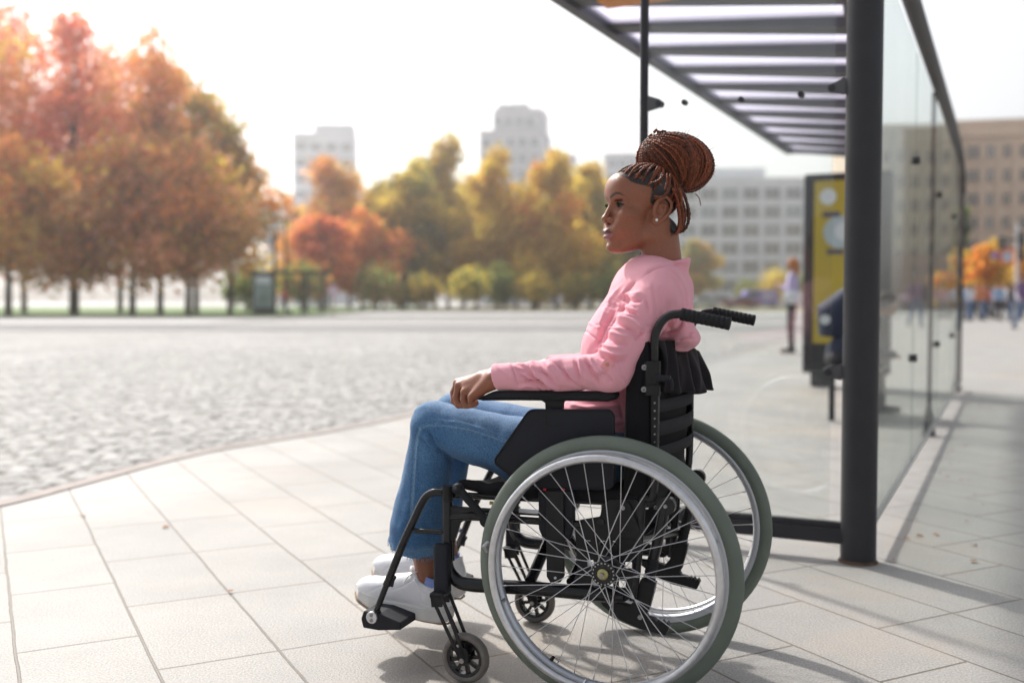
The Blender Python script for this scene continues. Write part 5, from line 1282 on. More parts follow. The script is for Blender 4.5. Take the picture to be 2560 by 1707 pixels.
b = MB(); b.tube([lp3(1693, 1112, TW-.06), lp3(1694, 1132, TW-.06), lp3(1694, 1132.5, TW-.06), lp3(1694, 1137, TW-.06)], [.013, .013, .017, .017], 16); b.build('rubber_stop', M_rub, wc)
q_ = P(1352, 1275, .045); b = MB(); b.box((P(1322, 1277, .04)[0], .0385, P(1322, 1277, .04)[2]), (.048, .002, .009)); b.build('printed_label', M_label, wc, smooth=False)
b = MB(); b.box((P(1233, 1256, .48)[0], .475, P(1233, 1256, .48)[2]), (.018, .002, .010)); b.build('printed_label', M_yel2, wc, smooth=False)
# dark velour jacket hanging off the back
def cloth_back():
    nu, nv = 90, 44; V = []
    top_l = P(1634, 868, .06); 
    for i in range(nu):
        u = i/(nu-1); y = .062+u*(TW-.13)
        for j in range(nv):
            v = j/(nv-1)
            zt = np.interp(u, [0, .25, .6, 1], [P(1640, 850, .06)[2], P(1680, 868, .15)[2], P(1726, 872, .3)[2], P(1738, 878, .45)[2]])
            zb = np.interp(u, [0, .3, .6, .85, 1], [P(1650, 980, .06)[2], P(1690, 985, .17)[2], P(1740, 980, .33)[2], P(1762, 975, .42)[2]+.004, P(1762, 975, .45)[2]])
            x0 = np.interp(u, [0, .12, .3, .6, .85, 1], [P(1644, 900, .06)[0]-.003, P(1656, 900, .1)[0], P(1684, 900, .18)[0]-.005, P(1722, 900, .3)[0], P(1742, 900, .41)[0], P(1738, 900, .45)[0]-.02])
            z = zt+(zb-zt)*v
            amp = .004+.011*min(1, v*1.6+.3*(1-u)); fold = amp*(math.sin(u*31+1.4*v+.8*math.sin(v*3))+.45*math.sin(u*57+v*2.1))
            flare = .032*v*u*1.3
            V.append((x0+fold+flare, y+.006*math.sin(v*5+u*9), z+.003*math.sin(u*20)))
    F = [(i*nv+j, i*nv+j+1, (i+1)*nv+j+1, (i+1)*nv+j) for i in range(nu-1) for j in range(nv-1)]
    o = mesh_obj('draped_jacket', V, F, M_velvet)
    s = o.modifiers.new('thickness', 'SOLIDIFY'); s.thickness = .006; s.offset = 0
    s2 = o.modifiers.new('sub', 'SUBSURF'); s2.levels = 1; s2.render_levels = 1
    o.location = wc.location; o.rotation_euler = wc.rotation_euler
    tag(o, 'dark charcoal velour jacket hanging in folds behind the wheelchair backrest', 'jacket')
cloth_back()
# ------------------------------------------------------------------ the woman
YC = TW/2
def mir(p): return np.array([p[0], TW-p[1], p[2]])
HF = np.array([math.cos(R(221)), math.sin(R(221)), 0.0])       # where the face points (chair-local)
HL = np.array([-HF[1], HF[0], 0.0])                            # her left (towards the street edge)
NAS = P(1524, 512, YC+.095*HF[1])
def to_head(q): d = (q-NAS.astype(np.float32)); return np.stack([d@HF.astype(np.float32), d@HL.astype(np.float32), d[..., 2]], -1)*1000
def from_head(a, l, z): return NAS+(HF*a+HL*l+np.array([0, 0, z]))/1000
def ear_sdf(h, s):
    g = h.copy(); g[..., 1] = g[..., 1]*s; g[..., 0] = (g[..., 0]-12+96)/1.08-96; g[..., 2] = (g[..., 2]+15)/1.06-15
    pts = [(-97, 70, -24), (-100, 73, -8), (-103, 77, 4), (-112, 80, 12), (-123, 82, 12), (-132, 82, 3), (-134, 81, -9), (-130, 79, -21), (-121, 76, -32), (-110, 73, -40), (-101, 71, -44), (-96, 69, -40)]
    d = np.full(g.shape[:-1], 1e3, np.float32)
    for i in range(len(pts)-1): d = np.minimum(d, cap(g, pts[i], pts[i+1], 3.6))
    an = [(-110, 75, -2), (-121, 77, -6), (-122, 75, -18), (-112, 72, -30)]
    for i in range(3): d = smin(d, cap(g, an[i], an[i+1], 2.6), 2.0)
    u = np.array([-.90, .36, -.2]); u /= np.linalg.norm(u)
    pl = ell(g, (-113, 70.0, -15), (21, 4.2, 26)); d = smin(d, pl, 1.2)
    d = smin(d, ell(g, (-100, 69.5, -39), (9, 4.5, 9)), 3); d = smin(d, ell(g, (-97, 70, -24), (5, 4.5, 6)), 3)
    d = smax(d, -ell(g, (-107, 77.5, -18), (8.5, 8.5, 10.5)), 1.2)
    return d
def face_sdf(q):
    h = to_head(q).astype(np.float32); m = h.copy(); m[..., 1] = np.abs(m[..., 1])
    d = ell(h, (-92, 0, 29), (89, 68, 68))
    d = smin(d, ell(h, (-20, 0, 34), (23, 44, 38)), 22)
    d = smin(d, ell(h, (-50, 0, -42), (48, 54, 72)), 20)
    d = smin(d, cap(m, (-88, 46, -72), (-26, 15, -103), 14, 13), 16)
    d = smin(d, cap(m, (-95, 58, -30), (-88, 48, -74), 13, 13), 14)
    d = smin(d, ell(h, (-13, 0, -102), (20, 19, 15)), 12)
    d = smin(d, ell(m, (-27, 42, -27), (22, 17, 17)), 14)
    d = smin(d, cap(m, (-9, 10, 15), (-24, 40, 16), 9, 9), 9)
    d = smin(d, ell(m, (-22, 26, -55), (24, 20, 22)), 14)
    # eye sockets, lids
    d = smax(d, -ell(m, (-3, 27, -5), (13, 15, 10)), 10)
    d = smin(d, ell(m, (-28, 31, -2), (15, 15.5, 12.5)), 3.5)
    d = smax(d, -ell(m, (-10, 31, 8), (8, 15, 2.5)), 3)
    # muzzle and lips
    d = smin(d, ell(h, (-12, 0, -70), (22, 27, 24)), 12)
    for (a, b, r0, r1) in (((9.5, 0, -64.5), (8.3, 8, -64), 5.2, 5.2), ((8.3, 8, -64), (-4, 22, -69.5), 5.2, 2.2)): d = smin(d, cap(m, a, b, r0, r1), 3.0)
    lo = np.full(d.shape, 1e3, np.float32)
    for (a, b, r0, r1) in (((8.6, 0, -78.5), (6.0, 9, -77.5), 6.6, 6.0), ((6.0, 9, -77.5), (-5, 21, -71.5), 6.0, 2.2)): lo = np.minimum(lo, cap(m, a, b, r0, r1))
    d = smin(d, lo, 2.5)
    for (a, b) in (((16, 0, -70.8), (11, 12, -70.4)), ((11, 12, -70.4), (-5, 25, -70))): d = smax(d, -cap(m, a, b, 1.3), 1.6)
    d = smax(d, -ell(h, (16, 0, -58), (6, 2.2, 6)), 3)
    d = smax(d, -ell(h, (14, 0, -90), (9, 16, 4.5)), 8)
    # nose
    d = smin(d, cap(h, (-7, 0, 2), (8, 0, -26), 6.0, 7.0), 7)
    d = smin(d, ell(h, (11.5, 0, -34), (10, 9.5, 8.5)), 5)
    d = smin(d, ell(m, (1, 12.5, -38.5), (10.5, 7, 7.5)), 3.5)
    d = smin(d, cap(h, (6, 0, -44), (2, 0, -52), 5), 5)
    d = smax(d, -ell(m, (5, 7.5, -45.5), (5.5, 3.2, 3.6)), 1.6)
    # ears
    for s in (1, -1): d = smin(d, ear_sdf(h, s), 3.0)
    return d/1000
NK0, NK1 = P(1646, 585, YC-.005), P(1656, 700, YC)
def head_sdf(q):
    d = face_sdf(q)
    d = smin(d, cap(q, NK0+(.003, 0, 0), NK1+(.002, 0, 0), .0455, .0505), .022)
    d = smin(d, cap(q, P(1600, 650, YC)+(.012, 0, -.03), P(1600, 700, YC)+(.03, 0, -.02), .022, .03), .02)
    d = smin(d, ell(q, P(1645, 765, YC), (.055, .12, .06)), .04)
    return d
V, F = sdf_mesh(head_sdf, NAS+(-.13, -.14, -.33), NAS+(.28, .24, .14), .0017)
V = vsmooth(V, F, 1, .3)
H = to_head(V.astype(np.float32)).astype(float); A_, L_, Z_ = H.T; LA = np.abs(L_)
SKIN = np.array([0.262, 0.091, 0.044]); c = np.tile(SKIN, (len(V), 1))
def blend(c, col, w): return c*(1-w[:, None])+np.array(col)*w[:, None]
n1 = vnoise(V, 60, 1)*.5+vnoise(V, 140, 2)*.5
c *= (1+.05*n1)[:, None]
def curve_d(pts):
    return seg_dist(np.stack([LA, Z_], 1), pts)
fr = A_ > -48
# lips
zc = np.interp(LA, [0, 3, 9, 18, 25], [-59.5, -58.4, -59.8, -65.5, -70]); zl = np.interp(LA, [0, 9, 18, 25], [-86, -84.6, -78, -70.5])
wup = np.clip((zc-Z_)/1.6+.5, 0, 1)*np.clip((Z_+70.6)/1.2+.5, 0, 1)*(LA < 25)*fr; wlo = np.clip((Z_-zl)/1.6+.5, 0, 1)*np.clip((-70.6-Z_)/1.2+.5, 0, 1)*(LA < 25)*fr
c = blend(c, (0.115, 0.042, 0.043), wup); c = blend(c, (0.27, 0.105, 0.105), wlo)
# eyebrows
d, t = curve_d([(12, 16.5), (21, 21), (31, 25), (39, 24), (49, 17)])
c = blend(c, (0.022, 0.013, 0.011), np.clip((np.interp(t, [0, .25, .6, 1], [3.6, 4.4, 3.6, 1.2])-d)/1.8, 0, 1)*.86*fr)
# eyes: almond of white with a dark iris, lash lines, soft make-up
zu = np.interp(LA, [18, 21, 26, 32, 37, 40], [-6.5, -1.6, .3, .0, -2.2, -3.0]); zd = np.interp(LA, [18, 21, 27, 33, 37, 40], [-7, -7.6, -7.8, -7.2, -5.0, -3.2])
ins = np.clip((zu-Z_)/.8, 0, 1)*np.clip((Z_-zd)/.8, 0, 1)*(LA > 18)*(LA < 40)*fr
c = blend(c, (.13, .095, .08), ins); gi = np.clip((7.4-np.hypot(LA-(25.0), Z_+3.2))/1.0, 0, 1)*ins
c = blend(c, (.012, .008, .006), gi)
d, t = curve_d([(18, -6.5), (21, -1.6), (26, .3), (32, 0), (37, -2.0), (41, -2.0)]); c = blend(c, (.010, .007, .006), np.clip((np.interp(t, [0, .5, 1], [2.0, 3.8, 2.2])-d)/1.0, 0, 1)*fr)
d, t = curve_d([(20, -7.8), (27, -8.2), (33, -7.4), (40, -3.5)]); c = blend(c, (.03, .017, .013), np.clip((1.7-d)/1.2, 0, 1)*.85*fr)
d, t = curve_d([(20, 5), (28, 7.5), (38, 4)]); c = blend(c, (.15, .07, .06), np.clip((4.5-d)/4, 0, 1)*.45*fr)
# nostril inside
nd = np.sqrt(((A_-5)/5.5)**2+((LA-7.5)/3.4)**2+((Z_+46)/3.4)**2); c = blend(c, (.02, .008, .006), np.clip((1.15-nd)/.3, 0, 1))
# scalp hair close to the skin
ah = np.interp(Z_, [-88, -61, -35, -20, -8, -2, 6, 22, 34, 40, 44, 52, 71, 86, 108], [146, 143, 141, 138, 112, 98, 95, 101, 99, 92, 71, 52, 21, 8, -6]); XP = -.883*A_+.469*LA
ah += 3.5*vnoise(V, 130, 5)+2*vnoise(V, 300, 6)
earm = (np.minimum(ear_sdf(H.astype(np.float32), 1), ear_sdf(H.astype(np.float32), -1)) < 3.2)
w = np.clip((XP-ah)/5, 0, 1)*(~earm)*np.clip((Z_+82+6*vnoise(V, 90, 15)-.25*(XP-150))/12, 0, 1)
parts = np.abs(np.sin((Z_*.11+vnoise(V, 28, 9)*1.6)))*np.abs(np.sin(A_*.075+vnoise(V, 25, 11)*1.4))
w *= np.clip(1.0-.55*(parts > .80)*(LA < 66), 0, 1)
c = blend(c, (.012, .009, .009), w*.97)
wn2 = thing('person', 'woman in a pink shirt and blue jeans sitting in the wheelchair, hair in a bun', 'person', (CO[0], CO[1], 0), -YAW)
M_skin = mat('brown_skin', (.2, .08, .05), 0.42, attr=True, sss=.10, bump=.30, bscale=650, spec=.55, vary=.07, vscale=170)
body_parts = [(V, F, c)]

# ---- hand on the arm-rest
def px3(u, v, y): return P(u, v, y)
def hand_sdf(q):
    wr = px3(1258, 943, .058); d = np.full(q.shape[:-1], 9., np.float32)
    for dy in (-.007, .007): d = smin(d, cap(q, wr+(0.03, dy, .0), px3(1238, 945, .058+dy), .0215, .0205), .01)
    K = [px3(1144, 957, .098), px3(1148, 964, .077), px3(1163, 980, .055), px3(1180, 992, .036)]
    base = [px3(1236, 940, .075), px3(1236, 942, .066), px3(1234, 947, .056), px3(1230, 953, .046)]
    for b_, k, r0 in zip(base, K, (.0150, .0160, .0155, .0140)): d = smin(d, cap(q, b_, k, .019, r0*.74), .013)
    d = smin(d, cap(q, px3(1205, 947, .065), px3(1172, 962, .068), .018, .014), .012)
    fing = [[K[0], px3(1134, 981, .096), px3(1135, 1003, .090), px3(1144, 1012, .082)],
            [K[1], px3(1141, 992, .076), px3(1146, 1012, .074), px3(1158, 1014, .070)],
            [K[2], px3(1160, 999, .054), px3(1166, 1013, .054), px3(1180, 1013, .054)],
            [K[3], px3(1178, 1003, .036), px3(1182, 1009, .038), px3(1191, 1008, .042)]]
    rad = [(.0092, .0086, .0080, .0068), (.0098, .0092, .0084, .0070), (.0096, .0090, .0082, .0068), (.0086, .0078, .0070, .0058)]
    for fg, rr in zip(fing, rad):
        e = cap(q, fg[0], fg[1], rr[0], rr[1])
        for i in (1, 2): e = smin(e, cap(q, fg[i], fg[i+1], rr[i], rr[i+1]), .002)
        e = np.minimum(e, np.linalg.norm(q-fg[0].astype(np.float32), axis=-1)-rr[0]*1.08)
        d = smin(d, e, .0035)
    d = smin(d, cap(q, px3(1222, 958, .088), px3(1196, 985, .100), .014, .0115), .01)
    d = smin(d, cap(q, px3(1196, 985, .100), px3(1176, 1001, .086), .0108, .008), .003)
    return d
def both(f): return lambda q: np.minimum(f(q), f(np.stack([q[..., 0], np.float32(TW)-q[..., 1], q[..., 2]], -1)))
lo = P(1125, 1030, .05); hi = P(1310, 900, .05)
V, F = sdf_mesh(hand_sdf, (lo[0]-.03, -.005, lo[2]-.02), (hi[0]+.02, .14, hi[2]+.03), .00125)
V = vsmooth(V, F, 1, .35)
def hand_col(V):
    c = np.tile(SKIN*np.array([1.03, 1.0, 1.0]), (len(V), 1)); c *= (1+.07*vnoise(V, 90, 3))[:, None]
    for k in (px3(1144, 957, .098), px3(1148, 964, .077), px3(1163, 980, .055), px3(1180, 992, .036), px3(1134, 981, .096), px3(1141, 992, .076), px3(1160, 999, .054), px3(1178, 1003, .036)):
        w = np.exp(-(np.linalg.norm(V-k, axis=1)/.010)**2); c = c*(1-.28*w[:, None])
    return c
hc = hand_col(V)
body_parts.append((V, F, hc)); body_parts.append((np.stack([V[:, 0], TW-V[:, 1], V[:, 2]], 1), F[:, ::-1], hc))
# ---- legs and trunk below the clothes
HIP = P(1478, 1122, .185); KN = P(1086, 1062, .165); HEMC = P(1056, 1360, .165); ANK = P(1057, 1400, .165); HEEL = P(1076, 1462, .165)
FARX = np.array([-.045, 0, .0])
def leg_skin(q):
    d = np.full(q.shape[:-1], 9., np.float32)
    for s in (0, 1):
        tf = (lambda p: p) if s == 0 else (lambda p: mir(p)+(FARX if p is not HIP else 0))
        d = smin(d, cap(q, tf(HIP), tf(KN)+(.01, 0, -.01), .055, .03), .02); d = smin(d, cap(q, tf(KN)+(-.005, 0, -.02), tf(ANK)+(0, 0, .06), .03, .036), .02)
        d = smin(d, cap(q, tf(ANK)+(.0, 0, .06), tf(HEEL), .036, .031), .01)
        e = tf(HEEL); d = smin(d, ell(q, e+(-.003, -.026, .030), (.013, .008, .013)), .008)
    d = smin(d, ell(q, P(1500, 1090, YC), (.11, .15, .09)), .06); d = smin(d, ell(q, P(1560, 930, YC), (.085, .12, .17)), .08); d = smin(d, ell(q, P(1618, 770, YC), (.065, .10, .10)), .05)
    for s in (0, 1):
        m = (lambda p: p) if s == 0 else mir
        d = smin(d, cap(q, m(P(1638, 752, .13))+(np.array([-.06, 0, 0]) if s else 0), m(P(1535, 925, .06)), .034, .032), .02); d = smin(d, cap(q, m(P(1535, 925, .06)), m(P(1255, 942, .058)), .034, .024), .02)
    return d
V, F = sdf_mesh(leg_skin, (-.75, -.02, .05), (.35, .60, 1.15), .005)
c = np.tile(SKIN*.92, (len(V), 1)); c *= (1+.10*vnoise(V, 50, 8))[:, None]
body_parts.append((V, F, c))
VV, FF, CC, o_ = [], [], [], 0
for v, f, c in body_parts: VV.append(v); FF.append(f+o_); CC.append(c); o_ += len(v)
bodyo = mesh_obj('body', np.concatenate(VV), np.concatenate(FF), M_skin, wn2, col=np.concatenate(CC))
# lashes, nails, ear stud
b = MB()
for s in (1, -1):
    for i in range(15):
        l = 19.5+i*1.5; z = float(np.interp(l, [18, 21, 26, 32, 37, 40], [-6.5, -1.6, .3, .0, -2.2, -3.0])); 
        # find lid surface depth
        aa = np.linspace(4, -34, 60); qq = np.array([from_head(a, s*l, z+.4) for a in aa]).astype(np.float32); dd = face_sdf(qq); k = int(np.argmax(dd < 0)); a0 = aa[k]
        p0 = from_head(a0-.5, s*l, z); p1 = from_head(a0+4.0, s*(l+(l-27)*.12), z+.3); p2 = from_head(a0+8.5-abs(i-8)*.2, s*(l+(l-27)*.3), z+4.5)
        b.tube(catmull([p0, p1, p2], 3), [.00075, .0006, .00025], 4)
b.build('eyelashes', mat('black_lashes', (.006, .005, .005), .6), wn2, angle=0)
M_nail = mat('coral_nails', (.62, .22, .16), .25, coat=.5)
for fm_ in (lambda p: p, mir):
    for (a, e) in ((px3(1188, 1003, .036), px3(1196, 1002, .038)), (px3(1180, 1014, .050), px3(1192, 1016, .050)), (px3(1182, 1002, .082), px3(1190, 1001, .078))):
        b = MB(); b.tube([fm_(a), fm_((a+e)/2), fm_(e)], [.0040, .0042, .0018], 10, flat=.45); b.build('fingernail', M_nail, wn2)
st_ = P(1640, 550, .0); hE = from_head(-86.5, 76.5, -39)
for s in (1, -1):
    p = from_head(-87, s*75.5, -40); b = MB(); V, F = tube_vf([p-HL*s*.004, p-HL*s*.001, p+HL*s*.0022, p+HL*s*.0035], [.001, .0032, .0036, .0012], 14); b.add(V, F); b.build('ear_stud', mat('pearl_stud', (.85, .83, .80), .12, spec=.8, coat=.6), wn2)

# ---- shirt
def mirS(p): return mir(p)+np.array([-.060, 0, 0])
TWM = np.array([[math.cos(.36), -math.sin(.36), 0], [math.sin(.36), math.cos(.36), 0], [0, 0, 1]])
SHO = P(1638, 750, .124); ELB = P(1530, 928, .052); WRI = P(1290, 943, .056); CUF = P(1240, 945, .057)
def arm_sleeve(q, m):
    sh = mirS(SHO) if m is mir else SHO
    d = cap(q, sh, sh+(m(ELB)-sh)*.5, .0535, .0505); d = smin(d, cap(q, sh+(m(ELB)-sh)*.5, m(ELB), .0495, .0445), .02)
    e = cap(q, m(ELB), m(WRI)+(m(ELB)-m(WRI))*.45, .044, .039); e = smin(e, cap(q, m(WRI)+(m(ELB)-m(WRI))*.45, m(WRI)+(.012, 0, 0), .038, .034), .01)
    d = smin(d, e, .018)
    c_ = cap(q, m(WRI), m(CUF)+(-.04, 0, 0), .0330, .0325)
    c_ = smax(c_, -plane(q, m(CUF), (m(WRI)-m(CUF))/np.linalg.norm(WRI-CUF)*np.array([1, 1, 1])+np.array([.0, 0, .22])), .002)
    return smin(d, c_, .004)
PAD = P(1300, 978, .058)[2]
def shirt_sdf(q):
    d = ell(q, P(1618, 765, YC), (.096, .148, .125), TWM); d = smin(d, ell(q, P(1552, 850, YC), (.066, .125, .075)), .05)
    d = smin(d, ell(q, P(1560, 935, YC), (.102, .138, .16)), .07); d = smin(d, ell(q, P(1502, 1055, YC), (.115, .165, .105)), .06)
    d = smin(d, ell(q, P(1684, 798, YC), (.044, .130, .082), TWM), .03)
    d = smin(d, ell(q, P(1700, 842, YC), (.045, .115, .034), TWM), .012)
    d = smin(d, cap(q, P(1644, 716, .165), mirS(P(1644, 716, .165)), .054), .05)
    d = smin(d, cap(q, P(1655, 738, YC), P(1668, 718, YC), .070, .058), .03)
    for m in (lambda p: p, mir): d = smin(d, arm_sleeve(q, m), .022)
    # stand-up collar
    ax0, ax1 = P(1655, 700, YC), P(1668, 630, YC)
    col = cap(q, ax0, ax1, .060, .0575)
    up = np.cross(P(1727, 642, YC)-P(1600, 683, YC), (0, 1, 0)); up = up/np.linalg.norm(up); up = up*(1 if up[2] > 0 else -1)
    col = smax(col, plane(q, P(1727, 644, YC), up), .002); d = smin(d, col, .006)
    # sleeves rest on the arm pads
    for m in (lambda p: p, mir):
        bx_ = (q[..., 1]-m(PAD*0+np.array([0, .1, 0]))[1])*(1 if m(np.array([0, .0, 0]))[1] < .2 else -1)
        inb = np.maximum(bx_, q[..., 0]-P(1540, 980, .05)[0]); d = smax(d, -np.maximum(np.maximum(q[..., 2]-(PAD+.0015), -(q[..., 2]-(PAD-.06))), inb), .003)
    return d
V, F = sdf_mesh(shirt_sdf, (-.40, -.05, .35), (.35, .62, 1.22), .0033)
V = vsmooth(V, F, 1, .4)
folds = [
 ([(1654, 668), (1686, 684), (1708, 712), (1716, 747), (1714, 799), (1699, 838)], 2.6, -.0022),
 ([(1648, 672), (1679, 689), (1700, 716), (1708, 749), (1706, 796)], 4, .0012),
 ([(1322, 900), (1335, 922), (1355, 944), (1401, 974)], 7, .0075), ([(1314, 915), (1330, 938), (1352, 958), (1385, 977)], 6, -.0065),
 ([(1436, 893), (1441, 915), (1446, 935), (1458, 960)], 5, -.0050), ([(1446, 893), (1452, 915), (1458, 935)], 5, .0035),
 ([(1463, 893), (1470, 915), (1484, 938), (1505, 968)], 5, -.0065), ([(1475, 890), (1486, 915), (1500, 940)], 6, .0045),
 ([(1490, 880), (1512, 893), (1536, 899), (1572, 896)], 6, -.0060), ([(1486, 870), (1515, 882), (1545, 887), (1574, 880)], 6, .0040),
 ([(1497, 930), (1520, 945), (1530, 962)], 6, -.004),
 ([(1299, 971), (1322, 962), (1350, 973)], 4, .005), ([(1300, 962), (1322, 953), (1345, 958), (1372, 974)], 4, -.005),
 ([(1279, 908), (1284, 928), (1290, 948), (1297, 972)], 2.2, -.0030),
 ([(1289, 915), (1298, 925), (1320, 930)], 3, -.003), ([(1292, 935), (1304, 940), (1325, 952)], 3, -.003), ([(1295, 952), (1306, 955)], 3, -.003), ([(1284, 903), (1300, 910), (1315, 912)], 3, .002),
 ([(1372, 905), (1378, 930), (1395, 955)], 7, .003), ([(1400, 900), (1412, 930), (1428, 962)], 6, -.0035),
 ([(1556, 742), (1580, 752), (1610, 748)], 6, -.0055), ([(1552, 730), (1575, 738), (1605, 730)], 7, .0035),
 ([(1541, 778), (1560, 776), (1600, 786)], 5, -.0050), ([(1538, 790), (1570, 798), (1612, 826)], 7, .0060), ([(1532, 802), (1560, 815), (1600, 842)], 6, -.0055),
 ([(1520, 828), (1550, 838), (1580, 846)], 6, .0045), ([(1512, 842), (1540, 856), (1573, 862)], 6, -.0045), ([(1496, 856), (1525, 868), (1565, 870)], 5, .003),
 ([(1592, 700), (1570, 722), (1553, 745), (1545, 770)], 4, -.0040),
 ([(1560, 705), (1530, 745), (1508, 790), (1492, 840)], 4, .0025), ([(1548, 762), (1522, 800), (1500, 845), (1490, 872)], 6, -.006),
 ([(1612, 826), (1600, 842), (1585, 850)], 5, -.006), ([(1622, 700), (1630, 740), (1628, 790)], 9, .0025), ([(1655, 710), (1668, 760), (1664, 800)], 9, -.002),
 ([(1654, 842), (1674, 834), (1696, 822), (1712, 800)], 5, -.0075), ([(1650, 826), (1672, 818), (1695, 800)], 6, .004), ([(1668, 800), (1672, 815), (1680, 828)], 4, -.004),
 ([(1716, 812), (1732, 806), (1746, 812)], 5, -.004), ([(1722, 838), (1736, 832), (1745, 828)], 5, .004), ([(1690, 852), (1710, 848), (1736, 846)], 4, -.004),
 ([(1676, 862), (1700, 874), (1728, 874)], 4, .004), ([(1724, 720), (1731, 760), (1729, 800)], 4, -.0018), ([(1604, 694), (1640, 672), (1680, 662), (1726, 664)], 2.6, -.0034), ([(1602, 684), (1640, 663), (1680, 653), (1726, 654)], 3.5, .0012),
 ([(1420, 1010), (1470, 1020), (1560, 1012)], 7, .004), ([(1430, 1022), (1500, 1036), (1562, 1050)], 6, -.004), ([(1536, 985), (1550, 1010), (1562, 1052)], 6, -.004), ([(1538, 1066), (1562, 1062)], 4, -.004)]
fine = []
rf_ = np.random.default_rng(12)
for (cx, cy, dx, dy, sp, n_f, am) in ((1330, 940, 34, 26, 40, 14, .0022), (1420, 930, 30, 34, 40, 12, .0022), (1500, 925, 26, 34, 34, 10, .0024), (1560, 820, 46, 14, 34, 12, .0024), (1575, 760, 40, 12, 26, 8, .002), (1690, 800, 14, -26, 26, 8, .0022), (1640, 760, 10, 40, 30, 7, .0016), (1540, 760, -16, 40, 22, 6, .002), (1480, 1030, 40, 6, 30, 6, .002)):
    for _ in range(n_f):
        x0, y0 = cx+rf_.normal()*sp, cy+rf_.normal()*sp*.5; k = rf_.uniform(.5, 1.1); j = rf_.uniform(-.35, .35); X1, Y1 = dx*k, dy*k+dx*j
        fine.append(([(x0-X1, y0-Y1), (x0+rf_.normal()*3, y0+rf_.normal()*3), (x0+X1, y0+Y1)], rf_.uniform(2.2, 4.2), am*rf_.choice([-1, -1, .8])*rf_.uniform(.5, 1.2)))
V = crease(V, F, [(l, w*.9, a*1.6) for l, w, a in folds+fine], ymax=.30)
N_ = vnormals(V, F); Vn = V*np.array([1, 1, 1]); wr = vnoise(Vn*np.array([1, .6, 1.0]), 26, 21)*.0020+vnoise(Vn, 60, 22)*.0009
V = V+N_*wr[:, None]; V[(V[:, 2] < PAD+.001) & (V[:, 2] > PAD-.02) & (V[:, 0] < P(1540, 980, .05)[0]) & (V[:, 1] < .09), 2] = PAD+.001
def cloth_mat(name, color, sheen, wv=1600, vary=.04):
    m = mat(name, color, .82, vary=vary, vscale=9, sheen=sheen, spec=.25)
    n = nt(m).nodes; l = nt(m).links; tc = n.new('ShaderNodeTexCoord')
    w1 = n.new('ShaderNodeTexWave'); w1.bands_direction = 'X'; w1.inputs['Scale'].default_value = wv/6.0; w1.inputs['Distortion'].default_value = 1.5
    w2 = n.new('ShaderNodeTexWave'); w2.bands_direction = 'Z'; w2.inputs['Scale'].default_value = wv/6.0; w2.inputs['Distortion'].default_value = 1.5
    nz = n.new('ShaderNodeTexNoise'); nz.inputs['Scale'].default_value = 260
    for w in (w1, w2, nz): l.new(tc.outputs['Object'], w.inputs['Vector'])
    a = n.new('ShaderNodeMath'); l.new(w1.outputs['Fac'], a.inputs[0]); l.new(w2.outputs['Fac'], a.inputs[1])
    a2 = n.new('ShaderNodeMath'); l.new(a.outputs[0], a2.inputs[0]); l.new(nz.outputs[0], a2.inputs[1])
    bp = n.new('ShaderNodeBump'); bp.inputs['Strength'].default_value = .25; bp.inputs['Distance'].default_value = .0006
    l.new(a2.outputs[0], bp.inputs['Height']); l.new(bp.outputs[0], n['Principled BSDF'].inputs['Normal']); return m
M_pink = cloth_mat('pink_linen', (0.80, 0.375, 0.44), .10)
shirt = mesh_obj('shirt', V, F, M_pink, wn2)
M_pinkd = cloth_mat('pink_linen_tab', (0.80, 0.34, 0.36), .1)
# sleeve tab with a button, and cuff stitching
def on_shirt(u, v, y0=-.02):
    r0 = P(u, v, y0); r1 = P(u, v, .3); ts = np.linspace(0, 1, 500)[:, None]; q = (r0+(r1-r0)*ts).astype(np.float32)
    d = shirt_sdf(q); k = int(np.argmax(d < 0.0)); return q[k].astype(float)
c0 = on_shirt(1519, 911); b = MB(); ux = np.array([.80, .0, -.6])*.0115; uz = np.array([.6, 0, .8])*.0125; nrm = np.array([0, -.0026, 0])
pts = [c0+nrm+ux*i+uz*j for i, j in ((-1, -1), (1, -1), (1, 1), (-1, 1))]; bt = [p-nrm*1.8 for p in pts]
b.add(pts+bt, [(0, 1, 2, 3), (7, 6, 5, 4), (0, 4, 5, 1), (1, 5, 6, 2), (2, 6, 7, 3), (3, 7, 4, 0)]); tb = b.build('sleeve_tab', M_pinkd, shirt, smooth=False, bevel=.0008)
b = MB(); b.tube([c0+nrm*.8, c0+nrm*1.5], .0042, 16); b.build('button', mat('orange_button', (.60, .22, .15), .35), tb)

# ---- jeans
def shin(q, m, off):
    k = m(KN)+off; h_ = m(HEMC)+off
    d = cap(q, m(KN)+off*.8+(.004, 0, 0), h_+(-.012, 0, .05), .0585, .067); d = smin(d, cap(q, h_+(-.010, 0, .08), h_+(-.022, 0, -.05), .064, .075), .02)
    return smax(d, -plane(q, h_+(0, 0, -.004), (.25, -.25, 1)) if m is not mir else -plane(q, h_+(0, 0, .0), (.10, .10, 1)), .0015)
def jeans_sdf(q):
    d = np.full(q.shape[:-1], 9., np.float32)
    for m, off in ((lambda p: p, np.zeros(3)), (mir, FARX)):
        k = m(KN)+off*.8; d1 = smin(cap(q, m(HIP), m(P(1306, 1126, .175)), .088, .079), cap(q, m(P(1306, 1126, .175)), k, .079, .0615), .02)
        d1 = smin(d1, shin(q, m, off), .010); d = smin(d, d1, .012)
    return smin(d, ell(q, P(1505, 1110, YC), (.125, .165, .09)), .05)
V, F = sdf_mesh(jeans_sdf, (-.80, -.02, .12), (.22, .62, .92), .0036)
V = vsmooth(V, F, 1, .35)
